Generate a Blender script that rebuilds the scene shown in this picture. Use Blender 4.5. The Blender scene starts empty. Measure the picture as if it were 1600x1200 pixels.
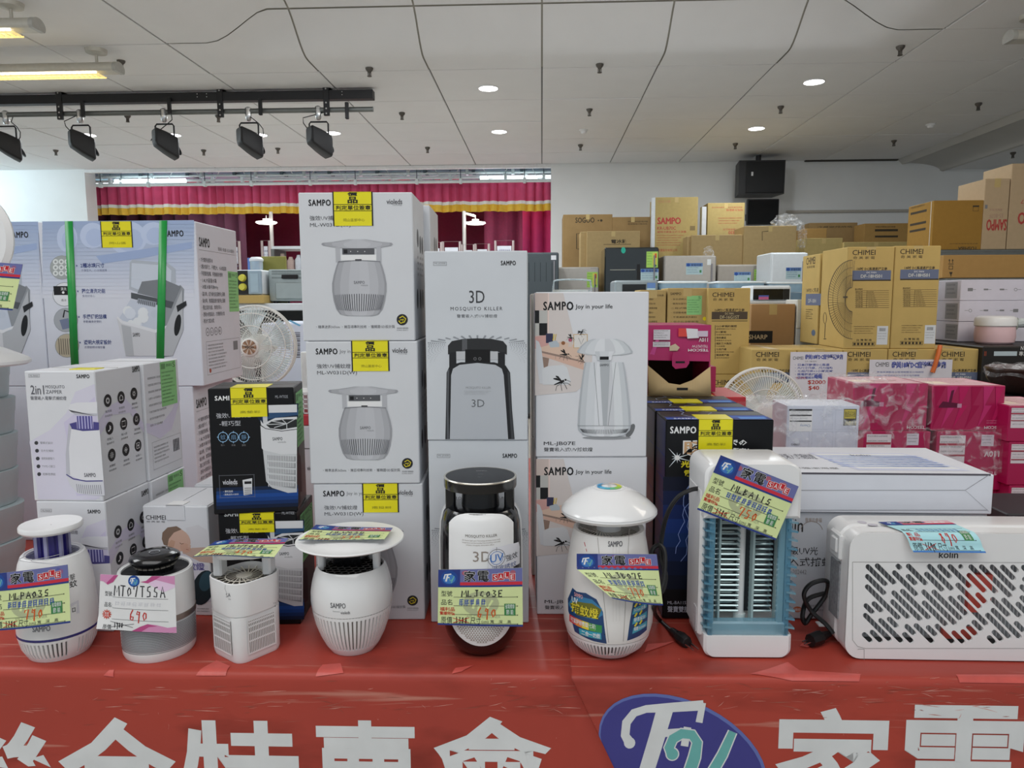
import bpy, bmesh, math, random
from mathutils import Vector, Matrix, noise as mnoise
random.seed(7)
SC = bpy.context.scene
COL = SC.collection
PI = math.pi
# ------------------------------------------------------------------ camera, world, exposure
F = 1150.0
CAMZ = 1.40
YAW = math.atan(47 / F)
PIT = math.atan(131 / math.hypot(F, 47))
ROLL = math.radians(-0.25)
cam_d = bpy.data.cameras.new('camera'); cam = bpy.data.objects.new('camera', cam_d); COL.objects.link(cam)
cam_d.sensor_fit = 'HORIZONTAL'; cam_d.sensor_width = 36.0; cam_d.lens = 36.0 * F / 1600.0
cam_d.clip_start = 0.02; cam_d.clip_end = 200
_fw = Vector((-math.sin(YAW) * math.cos(PIT), math.cos(YAW) * math.cos(PIT), -math.sin(PIT)))
_rt = Vector((math.cos(YAW), math.sin(YAW), 0))
_up = _rt.cross(_fw)
_rt, _up = (_rt * math.cos(ROLL) + _up * math.sin(ROLL)), (_up * math.cos(ROLL) - _rt * math.sin(ROLL))
CAMP = Vector((0, 0, CAMZ))
_m = Matrix((_rt, _up, -_fw)).transposed().to_4x4(); _m.translation = CAMP
cam.matrix_world = _m
SC.camera = cam
SC.view_settings.view_transform = 'Standard'; SC.view_settings.look = 'None'
SC.view_settings.gamma = 1.0; SC.view_settings.use_curve_mapping = False
SC.view_settings.exposure = 0.0
W = bpy.data.worlds.new('hall_ambient_fill'); SC.world = W; W.use_nodes = True  # even ambient fill added in place of light bounced around the hall
W.node_tree.nodes['Background'].inputs[0].default_value = (0.82, 0.92, 1.0, 1)
W.node_tree.nodes['Background'].inputs[1].default_value = 0.62

def area(name, loc, aim, sx, sy, power, col=(1, 1, 1), shape='RECTANGLE'):
    l = bpy.data.lights.new(name, 'AREA'); l.shape = shape; l.size = sx
    if shape in ('RECTANGLE', 'ELLIPSE'): l.size_y = sy
    l.energy = power; l.color = col
    o = bpy.data.objects.new(name, l); COL.objects.link(o); o.location = loc
    o.rotation_euler = (Vector(aim) - Vector(loc)).to_track_quat('-Z', 'Y').to_euler()
    return o
# the hall's ceiling lights behind and above the photographer, the lit stage, and an added wash on the left wall
area('hall_light_rear', (-0.4, -0.6, 3.5), (-0.3, 0.1, 0.0), 4.0, 2.0, 64, (1, 1, .99))
area('hall_light_left', (-4.0, 2.0, 3.4), (-3.2, 2.4, 0), 2.0, 2.0, 75, (.95, .98, 1))
area('hall_light_right', (3.2, 2.6, 3.4), (1.5, 4.5, 0.6), 2.0, 1.5, 45, (1, .93, .82))
area('hall_light_middle', (-1.0, 5.6, 3.4), (-.8, 6, 0), 3.0, 2.0, 80, (.93, .97, 1))
area('stage_light', (-3.6, 13.6, 3.45), (-3.6, 13.2, 1.5), 7.0, 0.5, 300, (.72, .87, 1))
area('left_wall_wash', (-9.8, 10.6, 3.4), (-7.9, 12.3, 2.5), 1.6, .6, 50, (.74, .92, 1))  # added out of view to brighten the left wall

# ------------------------------------------------------------------ measuring: photograph pixel -> world point
def ray(px, py):
    return (_fw + _rt * ((px - 800) / F) - _up * ((py - 600) / F))
def atZ(px, py, Z):
    d = ray(px, py); t = (Z - CAMZ) / d.z; return CAMP + d * t
def atY(px, py, Y):
    d = ray(px, py); t = Y / d.y; return CAMP + d * t
def mpp(px, py, Y):            # metres per pixel at depth Y
    return (atY(px + 1, py, Y) - atY(px, py, Y)).length

# ------------------------------------------------------------------ materials
def lin(h):
    h = h.lstrip('#'); o = []
    for i in (0, 2, 4):
        c = int(h[i:i + 2], 16) / 255
        o.append(c / 12.92 if c <= .04045 else ((c + .055) / 1.055) ** 2.4)
    return o
_mc = {}
KA = 1.22                      # the colours below were read from lit surfaces; this gives back the surface's own colour
def M(h, rough=.5, metal=0., var=.06, scale=25., bump=0., spec=.5, trans=0., emit=0., alpha=1., coat=0., raw=False, stretch=None):
    key = (h, rough, metal, var, scale, bump, spec, trans, emit, alpha, coat, raw, stretch)
    if key in _mc: return _mc[key]
    m = bpy.data.materials.new('surface_' + h.strip('#')); m.use_nodes = True
    nt = m.node_tree; b = nt.nodes['Principled BSDF']
    c = lin(h)
    if not raw: c = [min(.86, x * KA) for x in c]
    col = (c[0], c[1], c[2], 1)
    b.inputs['Base Color'].default_value = col
    b.inputs['Roughness'].default_value = rough; b.inputs['Metallic'].default_value = metal
    b.inputs['Specular IOR Level'].default_value = spec
    b.inputs['Transmission Weight'].default_value = trans
    b.inputs['Alpha'].default_value = alpha
    b.inputs['Coat Weight'].default_value = coat
    if emit:
        b.inputs['Emission Color'].default_value = col; b.inputs['Emission Strength'].default_value = emit
    if var or bump:
        tc = nt.nodes.new('ShaderNodeTexCoord'); nz = nt.nodes.new('ShaderNodeTexNoise')
        nz.inputs['Scale'].default_value = scale; nz.inputs['Detail'].default_value = 3
        if stretch:
            mp = nt.nodes.new('ShaderNodeMapping'); mp.inputs['Scale'].default_value = stretch
            nt.links.new(tc.outputs['Object'], mp.inputs[0]); nt.links.new(mp.outputs[0], nz.inputs['Vector'])
        else: nt.links.new(tc.outputs['Object'], nz.inputs['Vector'])
        if var:
            r = nt.nodes.new('ShaderNodeMapRange'); r.inputs[1].default_value = .3; r.inputs[2].default_value = .7
            r.inputs[3].default_value = 1 - var; r.inputs[4].default_value = 1 + var * .5
            nt.links.new(nz.outputs[0], r.inputs[0])
            mx = nt.nodes.new('ShaderNodeVectorMath'); mx.operation = 'SCALE'
            mx.inputs[0].default_value = c; nt.links.new(r.outputs[0], mx.inputs['Scale'])
            nt.links.new(mx.outputs[0], b.inputs['Base Color'])
        if bump:
            bp = nt.nodes.new('ShaderNodeBump'); bp.inputs['Strength'].default_value = bump; bp.inputs['Distance'].default_value = .004
            nt.links.new(nz.outputs[0], bp.inputs['Height']); nt.links.new(bp.outputs[0], b.inputs['Normal'])
    _mc[key] = m
    return m
def ink(h): return M(h, .55, var=0, spec=.3)
def film_mat():
    if 'film' in _mc: return _mc['film']
    m = bpy.data.materials.new('clear_film'); m.use_nodes = True; nt = m.node_tree
    for n in list(nt.nodes): nt.nodes.remove(n)
    o = nt.nodes.new('ShaderNodeOutputMaterial'); mx = nt.nodes.new('ShaderNodeMixShader')
    t = nt.nodes.new('ShaderNodeBsdfTransparent'); g = nt.nodes.new('ShaderNodeBsdfPrincipled')
    g.inputs['Base Color'].default_value = (.9, .92, .95, 1); g.inputs['Roughness'].default_value = .12
    tc = nt.nodes.new('ShaderNodeTexCoord'); nz = nt.nodes.new('ShaderNodeTexNoise'); nz.inputs['Scale'].default_value = 30; nz.inputs['Detail'].default_value = 6; nz.inputs['Distortion'].default_value = 1.0
    r = nt.nodes.new('ShaderNodeMapRange'); r.inputs[1].default_value = .5; r.inputs[2].default_value = .72; r.inputs[3].default_value = .05; r.inputs[4].default_value = .5
    bp = nt.nodes.new('ShaderNodeBump'); bp.inputs['Strength'].default_value = 1; bp.inputs['Distance'].default_value = .01
    L = nt.links.new
    L(tc.outputs['Object'], nz.inputs['Vector']); L(nz.outputs[0], r.inputs[0]); L(r.outputs[0], mx.inputs[0])
    L(nz.outputs[0], bp.inputs['Height']); L(bp.outputs[0], g.inputs['Normal'])
    L(t.outputs[0], mx.inputs[1]); L(g.outputs[0], mx.inputs[2]); L(mx.outputs[0], o.inputs[0])
    _mc['film'] = m
    return m

# ------------------------------------------------------------------ mesh building
class MB:
    def __init__(s): s.v = []; s.f = []; s.m = []; s.mats = []
    def mi(s, m):
        if m not in s.mats: s.mats.append(m)
        return s.mats.index(m)
    def add(s, vs, fs, m):
        k = len(s.v); i = s.mi(m)
        s.v += [tuple(p) for p in vs]
        for f in fs: s.f.append(tuple(k + q for q in f)); s.m.append(i)
    def box(s, a, b, m, bev=0.):
        x0, y0, z0 = (min(a[i], b[i]) for i in range(3)); x1, y1, z1 = (max(a[i], b[i]) for i in range(3))
        e = min(bev, (x1 - x0) * .45, (y1 - y0) * .45, (z1 - z0) * .45)
        if e <= 0:
            vs = [(x, y, z) for z in (z0, z1) for y in (y0, y1) for x in (x0, x1)]
            s.add(vs, [(0, 2, 3, 1), (4, 5, 7, 6), (0, 1, 5, 4), (2, 6, 7, 3), (0, 4, 6, 2), (1, 3, 7, 5)], m); return
        vs = []; idx = {}
        X = (x0, x1); Y = (y0, y1); Z = (z0, z1)
        for i in (0, 1):
            for j in (0, 1):
                for k in (0, 1):
                    sx, sy, sz = 1 - 2 * i, 1 - 2 * j, 1 - 2 * k
                    for ax in range(3):
                        idx[i, j, k, ax] = len(vs)
                        vs.append((X[i] + (sx * e if ax != 0 else 0), Y[j] + (sy * e if ax != 1 else 0), Z[k] + (sz * e if ax != 2 else 0)))
        fs = []
        g = lambda i, j, k, ax: idx[i, j, k, ax]
        for i in (0, 1):
            q = [g(i, 0, 0, 0), g(i, 1, 0, 0), g(i, 1, 1, 0), g(i, 0, 1, 0)]; fs.append(q if i else q[::-1])
            q = [g(0, i, 0, 1), g(0, i, 1, 1), g(1, i, 1, 1), g(1, i, 0, 1)]; fs.append(q if i else q[::-1])
            q = [g(0, 0, i, 2), g(1, 0, i, 2), g(1, 1, i, 2), g(0, 1, i, 2)]; fs.append(q if i else q[::-1])
        for i in (0, 1):
            for j in (0, 1):
                q = [g(i, j, 0, 0), g(i, j, 1, 0), g(i, j, 1, 1), g(i, j, 0, 1)]; fs.append(q if (i == j) else q[::-1])
                q = [g(i, 0, j, 2), g(i, 1, j, 2), g(i, 1, j, 0), g(i, 0, j, 0)]; fs.append(q if (i == j) else q[::-1])
                q = [g(0, i, j, 1), g(1, i, j, 1), g(1, i, j, 2), g(0, i, j, 2)]; fs.append(q if (i == j) else q[::-1])
                for k in (0, 1):
                    q = [g(i, j, k, 0), g(i, j, k, 1), g(i, j, k, 2)]; fs.append(q if (i + j + k) % 2 else q[::-1])
        s.add(vs, fs, m)
    def loft(s, secs, m, cap0=True, cap1=True, closed=True):
        n = len(secs[0]); k = [p for q in secs for p in q]; fs = []
        for a in range(len(secs) - 1):
            for i in range(n if closed else n - 1):
                j = (i + 1) % n; fs.append((a * n + i, a * n + j, a * n + n + j, a * n + n + i))
        if cap0: fs.append(tuple(range(n))[::-1])
        if cap1: fs.append(tuple(range((len(secs) - 1) * n, len(secs) * n)))
        s.add(k, fs, m)
    def lathe(s, prof, m, n=40, c=(0, 0), cap0=True, cap1=True, a0=0, sx=1, sy=1):
        s.loft([[(c[0] + max(r, 1e-5) * sx * math.cos(a0 + 2 * PI * i / n), c[1] + max(r, 1e-5) * sy * math.sin(a0 + 2 * PI * i / n), z) for i in range(n)] for r, z in prof], m, cap0, cap1)
    def slots(s, prof, m, md, count, z0, z1, depth, c=(0, 0), duty=.42, cap0=True, cap1=True, rng=None, dfun=None):
        # a turned body whose wall has upright slots sunk into it between z0 and z1
        def r_at(z):
            for (ra, za), (rb, zb) in zip(prof, prof[1:]):
                if min(za, zb) - 1e-9 <= z <= max(za, zb) + 1e-9 and abs(zb - za) > 1e-9: return ra + (rb - ra) * (z - za) / (zb - za)
            return prof[-1][0]
        rows = [(r, z, 0) for r, z in prof if z < z0 - 1e-6 or z > z1 + 1e-6]
        e = (z1 - z0) * .02
        mid = [(r_at(z), z) for z in (z0, z1)] + [(r, z) for r, z in prof if z0 + e < z < z1 - e]
        rows += [(r_at(z0), z0, 0), (r_at(z1), z1, 0), (r_at(z0 + e), z0 + e, 1), (r_at(z1 - e), z1 - e, 1)] + [(r, z, 1) for r, z in prof if z0 + e < z < z1 - e]
        rows.sort(key=lambda t: t[1])
        fr = (0, 1 - duty, 1 - duty + .06, .94); n = count * 4; vs = []; fs = []; fm = []
        for r, z, d in rows:
            for i in range(n):
                k, q = divmod(i, 4); a = 2 * PI * (k + fr[q]) / count
                on = d and q >= 2 and (rng is None or rng(a))
                rr = max(r - (depth if on else 0), 1e-5)
                vs.append((c[0] + rr * math.cos(a), c[1] + rr * math.sin(a), z))
        for a in range(len(rows) - 1):
            for i in range(n):
                j = (i + 1) % n; q = (a * n + i, a * n + j, a * n + n + j, a * n + n + i)
                ang = 2 * PI * (i // 4 + .7) / count
                dark = rows[a][2] and rows[a + 1][2] and i % 4 == 2 and (rng is None or rng(ang))
                fs.append(q); fm.append(dark)
        s.add(vs, [f for f, d in zip(fs, fm) if not d] + ([tuple(range(n))[::-1]] if cap0 else []) + ([tuple(range((len(rows) - 1) * n, len(rows) * n))] if cap1 else []), m)
        if any(fm): s.add(vs, [f for f, d in zip(fs, fm) if d], md)
    def cyl(s, p0, p1, r0, m, r1=None, n=12, cap=True):
        p0 = Vector(p0); p1 = Vector(p1); d = (p1 - p0).normalized(); r1 = r0 if r1 is None else r1
        a = d.orthogonal().normalized(); b = d.cross(a)
        s.loft([[p + (a * math.cos(2 * PI * i / n) + b * math.sin(2 * PI * i / n)) * r for i in range(n)] for p, r in ((p0, r0), (p1, r1))], m, cap, cap)
    def tube(s, pts, r, m, n=8, closed=False, cap=True):
        pts = [Vector(p) for p in pts]; N = len(pts); secs = []; a = None
        for i, p in enumerate(pts):
            if closed: d = pts[(i + 1) % N] - pts[i - 1]
            else: d = pts[min(i + 1, N - 1)] - pts[max(i - 1, 0)]
            d.normalize()
            if a is None: a = d.orthogonal().normalized()
            a = (a - d * a.dot(d)); a = a.normalized() if a.length > 1e-6 else d.orthogonal().normalized()
            b = d.cross(a); rr = r[i] if isinstance(r, (list, tuple)) else r
            secs.append([p + (a * math.cos(2 * PI * k / n) + b * math.sin(2 * PI * k / n)) * rr for k in range(n)])
        if closed: secs.append(secs[0])
        s.loft(secs, m, cap and not closed, cap and not closed)
    def prism(s, poly, mp, h0, h1, m):      # poly: 2D outline; mp(u,v,h) -> point
        n = len(poly)
        s.add([mp(u, v, h0) for u, v in poly] + [mp(u, v, h1) for u, v in poly], [tuple(range(n))[::-1], tuple(range(n, 2 * n))] + [(i, (i + 1) % n, n + (i + 1) % n, n + i) for i in range(n)], m)
    def grid(s, fn, nu, nv, m, thick=None):
        vs = [fn(i / nu, j / nv) for j in range(nv + 1) for i in range(nu + 1)]
        fs = [(j * (nu + 1) + i, j * (nu + 1) + i + 1, (j + 1) * (nu + 1) + i + 1, (j + 1) * (nu + 1) + i) for j in range(nv) for i in range(nu)]
        s.add(vs, fs, m)
    def mesh(s, name, ang=.6):
        me = bpy.data.meshes.new(name); me.from_pydata(s.v, [], s.f); me.update()
        for m in s.mats: me.materials.append(m)
        me.polygons.foreach_set('material_index', s.m)
        me.polygons.foreach_set('use_smooth', [True] * len(s.f))
        me.set_sharp_from_angle(angle=ang)
        return me
    def build(s, name, parent=None, loc=(0, 0, 0), rz=0., ang=.6):
        o = bpy.data.objects.new(name, s.mesh(name, ang)); COL.objects.link(o)
        o.location = loc; o.rotation_euler = (0, 0, rz)
        if parent: o.parent = parent
        return o
def rot2(p, a): return (p[0] * math.cos(a) - p[1] * math.sin(a), p[0] * math.sin(a) + p[1] * math.cos(a))
def rrect(w, h, r, n=5, cx=0, cy=0):
    o = []
    for sx, sy, a in ((1, 1, 0), (-1, 1, PI / 2), (-1, -1, PI), (1, -1, 1.5 * PI)):
        for i in range(n + 1):
            t = a + PI / 2 * i / n; o.append((cx + sx * (w / 2 - r) + r * math.cos(t), cy + sy * (h / 2 - r) + r * math.sin(t)))
    return o
def holed(outer, holes, thick, res=1):      # a plate with holes, lying in local XY, thickness along Z
    cu = bpy.data.curves.new('plate', 'CURVE'); cu.dimensions = '2D'; cu.fill_mode = 'BOTH'; cu.extrude = thick / 2
    for pl in [outer] + holes:
        sp = cu.splines.new('POLY'); sp.points.add(len(pl) - 1); sp.use_cyclic_u = True
        for q, (x, y) in zip(sp.points, pl): q.co = (x, y, 0, 1)
    o = bpy.data.objects.new('plate', cu); me = o.to_mesh(); vs = [tuple(v.co) for v in me.vertices]; fs = [tuple(p.vertices) for p in me.polygons]
    o.to_mesh_clear(); bpy.data.objects.remove(o); bpy.data.curves.remove(cu)
    return vs, fs
def tag(o, label=None, cat=None, group=None, kind=None):
    for k, v in (('label', label), ('category', cat), ('group', group), ('kind', kind)):
        if v: o[k] = v
    return o
def empty(name, loc, label=None, cat=None, group=None, rz=0):
    o = bpy.data.objects.new(name, None); COL.objects.link(o); o.location = loc; o.rotation_euler = (0, 0, rz); o.empty_display_size = .05
    return tag(o, label, cat, group)
def dup(o, loc=None, rz=None, label=None, parent=None):
    c = o.copy(); COL.objects.link(c)
    if parent: c.parent = parent
    if loc is not None: c.location = loc
    if rz is not None: c.rotation_euler[2] = rz
    if label: c['label'] = label
    for ch in o.children: dup(ch, parent=c)
    return c
def struct(o): o['kind'] = 'structure'; return o

# ------------------------------------------------------------------ lettering and flat print
_tx = {}
_cu = bpy.data.curves.new('lettering', 'FONT'); _to = bpy.data.objects.new('lettering', _cu)
def glyphs(s, bold=0., shear=0., gap=1.0, res=1):
    k = (s, bold, shear, gap, res)
    if k not in _tx:
        _cu.body = s; _cu.offset = bold; _cu.shear = shear; _cu.space_character = gap; _cu.resolution_u = res
        me = _to.to_mesh(); v = [(p.co.x, p.co.y) for p in me.vertices]; f = [tuple(p.vertices) for p in me.polygons]; _to.to_mesh_clear()
        if not v: v = [(0, 0)]
        xs = [p[0] for p in v]; ys = [p[1] for p in v]
        _tx[k] = (v, f, min(xs), max(xs), min(ys), max(ys))
    return _tx[k]
HAND = {'M': [[(0, 0), (.1, 1), (.45, .35), (.85, 1), (.95, 0)]], 'L': [[(.1, 1), (.08, .05), (.75, .1)]], 'P': [[(.1, 0), (.15, 1), (.7, .9), (.65, .5), (.12, .45)]],
    'A': [[(0, 0), (.45, 1), (.85, 0)], [(.2, .4), (.7, .42)]], '0': [[(.4, .85), (.1, .5), (.3, .05), (.65, .3), (.6, .75), (.4, .85)]], '3': [[(.1, .95), (.65, .9), (.3, .55), (.7, .35), (.45, 0), (.05, .1)]],
    'S': [[(.75, .95), (.3, .9), (.2, .55), (.65, .45), (.55, .05), (0, .1)]], 'T': [[(0, .95), (.85, 1)], [(.45, .95), (.4, 0)]], '5': [[(.7, 1), (.2, .95), (.15, .6), (.6, .5), (.55, .1), (.05, .05)]],
    '7': [[(.05, .7), (.1, .95), (.75, 1), (.4, 0)]], 'J': [[(.3, 1), (.9, 1)], [(.6, 1), (.55, .1), (.1, .15)]], 'C': [[(.7, .85), (.25, .75), (.15, .2), (.7, .1)]], 'E': [[(.75, 1), (.15, .95), (.1, .03), (.75, .05)], [(.12, .5), (.6, .55)]],
    'B': [[(.1, 0), (.15, 1), (.6, .85), (.2, .55), (.7, .3), (.1, 0)]], '1': [[(.45, 1), (.4, 0)]], '9': [[(.65, .75), (.3, 1), (.15, .65), (.6, .6), (.65, .95), (.45, -.25)]], '6': [[(.6, 1.05), (.2, .6), (.15, .1), (.5, 0), (.65, .35), (.2, .35)]],
    '8': [[(.6, .9), (.2, .85), (.6, .35), (.35, 0), (.1, .2), (.6, .9)]], 'W': [[(0, 1), (.2, 0), (.5, .7), (.75, 0), (1, 1)]], 'D': [[(.1, 0), (.15, 1), (.75, .6), (.6, .1), (.1, 0)]], '2': [[(.1, .8), (.5, 1), (.6, .65), (.1, .03), (.75, .08)]],
    '-': [[(.1, .5), (.6, .5)]], '4': [[(.6, 0), (.65, 1), (.05, .35), (.85, .4)]]}
ID = lambda x, y: (x, y)
class Print:
    """flat print on one face: rectangles, outlines, strokes and lettering, all joined into one thin mesh"""
    def __init__(s, face=None, conv=None, lay=.00008):
        s.face = face; s.e = []; s.conv = conv or (face.uv if face else (lambda x, y: (x, y))); s.lay = lay; s.bb = []
    def _a(s, vs, fs, m, L):
        x0 = min(p[0] for p in vs); x1 = max(p[0] for p in vs); y0 = min(p[1] for p in vs); y1 = max(p[1] for p in vs)
        if L is None:      # lie on top of whatever is already printed there
            L = 1
            for (a, b, c, d, l) in s.bb:
                if l >= L and a < x1 and b > x0 and c < y1 and d > y0: L = l + 1
        s.bb.append((x0, x1, y0, y1, L)); s.e.append((vs, fs, m, L))
    def ends(s, x0, y0, x1, y1):      # the box a stretch of print fills, level on its face
        c = s.conv; xm, ym = (x0 + x1) / 2, (y0 + y1) / 2
        return (c(x0, ym)[0], c(xm, y1)[1]), (c(x1, ym)[0], c(xm, y0)[1])
    def poly(s, pts, m, L=None):
        q = [s.conv(*p) for p in pts]; s._a(q, [tuple(range(len(q)))], m, L)
    def rect(s, x0, y0, x1, y1, m, L=None):
        a, b = s.ends(x0, y0, x1, y1); s._a([(a[0], a[1]), (b[0], a[1]), (b[0], b[1]), (a[0], b[1])], [(0, 1, 2, 3)], m, L)
    def bar(s, x0, y0, x1, y1, m, nu=10, nv=1, L=None):       # rectangle cut into small faces, for curved sheets
        a = s.conv(x0, y1); b = s.conv(x1, y0)
        vs = [(a[0] + (b[0] - a[0]) * i / nu, a[1] + (b[1] - a[1]) * j / nv) for j in range(nv + 1) for i in range(nu + 1)]
        s._a(vs, [(j * (nu + 1) + i, j * (nu + 1) + i + 1, (j + 1) * (nu + 1) + i + 1, (j + 1) * (nu + 1) + i) for j in range(nv) for i in range(nu)], m, L)
    def disc(s, x, y, rx, m, ry=None, n=20, L=None, rot=0):
        ry = ry or rx
        s.poly([(x + rx * math.cos(2 * PI * i / n) * math.cos(rot) - ry * math.sin(2 * PI * i / n) * math.sin(rot), y + rx * math.cos(2 * PI * i / n) * math.sin(rot) + ry * math.sin(2 * PI * i / n) * math.cos(rot)) for i in range(n)], m, L)
    def ring(s, x, y, rx, w, m, ry=None, n=24, L=None, a0=0, a1=2 * PI):
        ry = ry or rx; q = []
        for i in range(n + 1):
            t = a0 + (a1 - a0) * i / n; q.append(s.conv(x + rx * math.cos(t), y + ry * math.sin(t))); q.append(s.conv(x + (rx - w) * math.cos(t), y + (ry - w) * math.sin(t)))
        s._a(q, [(2 * i, 2 * i + 1, 2 * i + 3, 2 * i + 2) for i in range(n)], m, L)
    def stroke(s, pts, w, m, L=None):
        if len(pts) < 2: return
        q = []
        for i, p in enumerate(pts):
            a = pts[max(i - 1, 0)]; b = pts[min(i + 1, len(pts) - 1)]; dx, dy = b[0] - a[0], b[1] - a[1]; l = math.hypot(dx, dy) or 1
            ww = (w[i] if isinstance(w, (list, tuple)) else w) / 2
            q.append(s.conv(p[0] - dy / l * ww, p[1] + dx / l * ww)); q.append(s.conv(p[0] + dy / l * ww, p[1] - dx / l * ww))
        s._a(q, [(2 * i, 2 * i + 1, 2 * i + 3, 2 * i + 2) for i in range(len(pts) - 1)], m, L)
    def frame(s, x0, y0, x1, y1, w, m, L=None):
        s.rect(x0, y0, x1, y0 + w, m, L); s.rect(x0, y1 - w, x1, y1, m, L); s.rect(x0, y0, x0 + w, y1, m, L); s.rect(x1 - w, y0, x1, y1, m, L)
    def text(s, t, x0, y0, x1, y1, m, bold=0., shear=0., gap=1., flip=False, L=None, res=0):
        if not res: res = 2 if t.isascii() else 1
        asc = t.isascii(); v, f, a, b, c, d = glyphs(t, 0. if asc else bold, shear, gap, res)
        o = bold * .9 if asc and bold > 0 else 0; a, b = a - o, b + o      # heavier strokes: the outline laid down again a little to each side
        A, B = s.ends(x0, y0, x1, y1)
        if flip: A, B = B, A
        for dx, dy in (((-1, -.4), (1, -.4), (0, .6)) if o else ((0, 0),)):
            s._a([(A[0] + (x + dx * o - a) / max(b - a, 1e-6) * (B[0] - A[0]), A[1] + (y + dy * o - c) / max(d - c, 1e-6) * (B[1] - A[1])) for x, y in v], f, m, L)
    def hand(s, t, x0, y0, x1, y1, w, m, L=None, seed=0, tilt=0.):
        r = random.Random(seed + len(t)); n = len(t); cw = (x1 - x0) / n
        for i, ch in enumerate(t):
            for st in HAND.get(ch, []):
                j = [(x0 + (i + .05 + p[0] * .85) * cw + (r.random() - .5) * cw * .08 + p[1] * tilt * cw, y1 + (y0 - y1) * p[1] * (.95 + .1 * r.random()) + tilt * 0) for p in st]
                s.stroke(j, w, m, L)
    def scrawl(s, t, x0, y0, x1, y1, w, m, seed=1):      # handwritten characters: loose short strokes, one cluster per character
        r = random.Random(seed); cw = (x1 - x0) / t; h = y1 - y0
        for i in range(t):
            X = x0 + cw * i
            for k in range(3):
                yy = y0 + h * (.15 + .3 * k + r.uniform(-.05, .05)); s.stroke([(X + cw * r.uniform(.05, .2), yy), (X + cw * r.uniform(.7, .9), yy - h * r.uniform(0, .12))], w, m)
            for k in range(2):
                xx = X + cw * (.25 + .4 * k + r.uniform(-.1, .1)); s.stroke([(xx, y0 + h * r.uniform(0, .15)), (xx - cw * r.uniform(0, .15), y0 + h * r.uniform(.8, 1.05))], w, m)
    def lines(s, x0, y0, x1, y1, n, m, h=.5, seed=3, ragged=.35):   # small print too small to read
        r = random.Random(seed); st = (y1 - y0) / n
        pool = '輕巧捕蚊燈吸入式強效紫外線風扇安全低噪音設計清潔方便可拆洗電壓消耗功率公司台灣製造產品規格型號重量尺寸'
        for i in range(n):
            l = 1 - r.random() * ragged; k = max(3, int((x1 - x0) * l / (abs(st) * h + 1e-9)))
            t = ''.join(r.choice(pool) for _ in range(min(k, 16)))
            s.text(t, x0, y0 + st * i, x0 + (x1 - x0) * l, y0 + st * (i + h), m)
    def solid(s, cx, prof, tones, L=None):       # printed picture of a turned product: upright bands of tone
        n = len(tones)
        for i, m in enumerate(tones):
            a = -math.cos(PI * i / n); b = -math.cos(PI * (i + 1) / n)
            s.poly([(cx + hw * a, y) for hw, y in prof] + [(cx + hw * b, y) for hw, y in prof[::-1]], m, L)
    def build(s, name, parent, mp=None, sub=0):
        if sub:
            for k, (vs, fs, m, L) in enumerate(s.e):
                if max(max(p[i] for p in vs) - min(p[i] for p in vs) for i in (0, 1)) < sub * 1.2: continue
                bm = bmesh.new(); bv = [bm.verts.new((p[0], p[1], 0)) for p in vs]
                for f in fs:
                    try: bm.faces.new([bv[i] for i in f])
                    except ValueError: pass
                for _ in range(5):
                    bmesh.ops.triangulate(bm, faces=bm.faces[:])
                    lg = [e for e in bm.edges if e.calc_length() > sub]
                    if not lg: break
                    bmesh.ops.subdivide_edges(bm, edges=lg, cuts=1)
                bmesh.ops.triangulate(bm, faces=bm.faces[:]); bm.verts.index_update()
                s.e[k] = ([(v.co.x, v.co.y) for v in bm.verts], [tuple(v.index for v in f.verts) for f in bm.faces], m, L); bm.free()
        if mp is None:
            fa = s.face; mp = lambda u, v, h: fa.o + fa.u * u + fa.v * v + fa.n * h
        mb = MB()
        for vs, fs, m, L in s.e:
            P = [mp(u, v, .0003 + s.lay * L) for u, v in vs]
            mb.add(P, fs, m)
        o = mb.build(name, parent)
        return o
class Face:
    def __init__(s, o, u, v, n, mw=None):
        s.o = Vector(o); s.u = Vector(u); s.v = Vector(v); s.n = Vector(n); s.mw = mw or Matrix.Identity(4); s.inv = s.mw.inverted()
    def uv(s, px, py):
        o = s.inv @ CAMP; d = s.inv.to_3x3() @ ray(px, py)
        t = (s.o - o).dot(s.n) / d.dot(s.n); p = o + d * t - s.o
        return (p.dot(s.u), p.dot(s.v))
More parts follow.
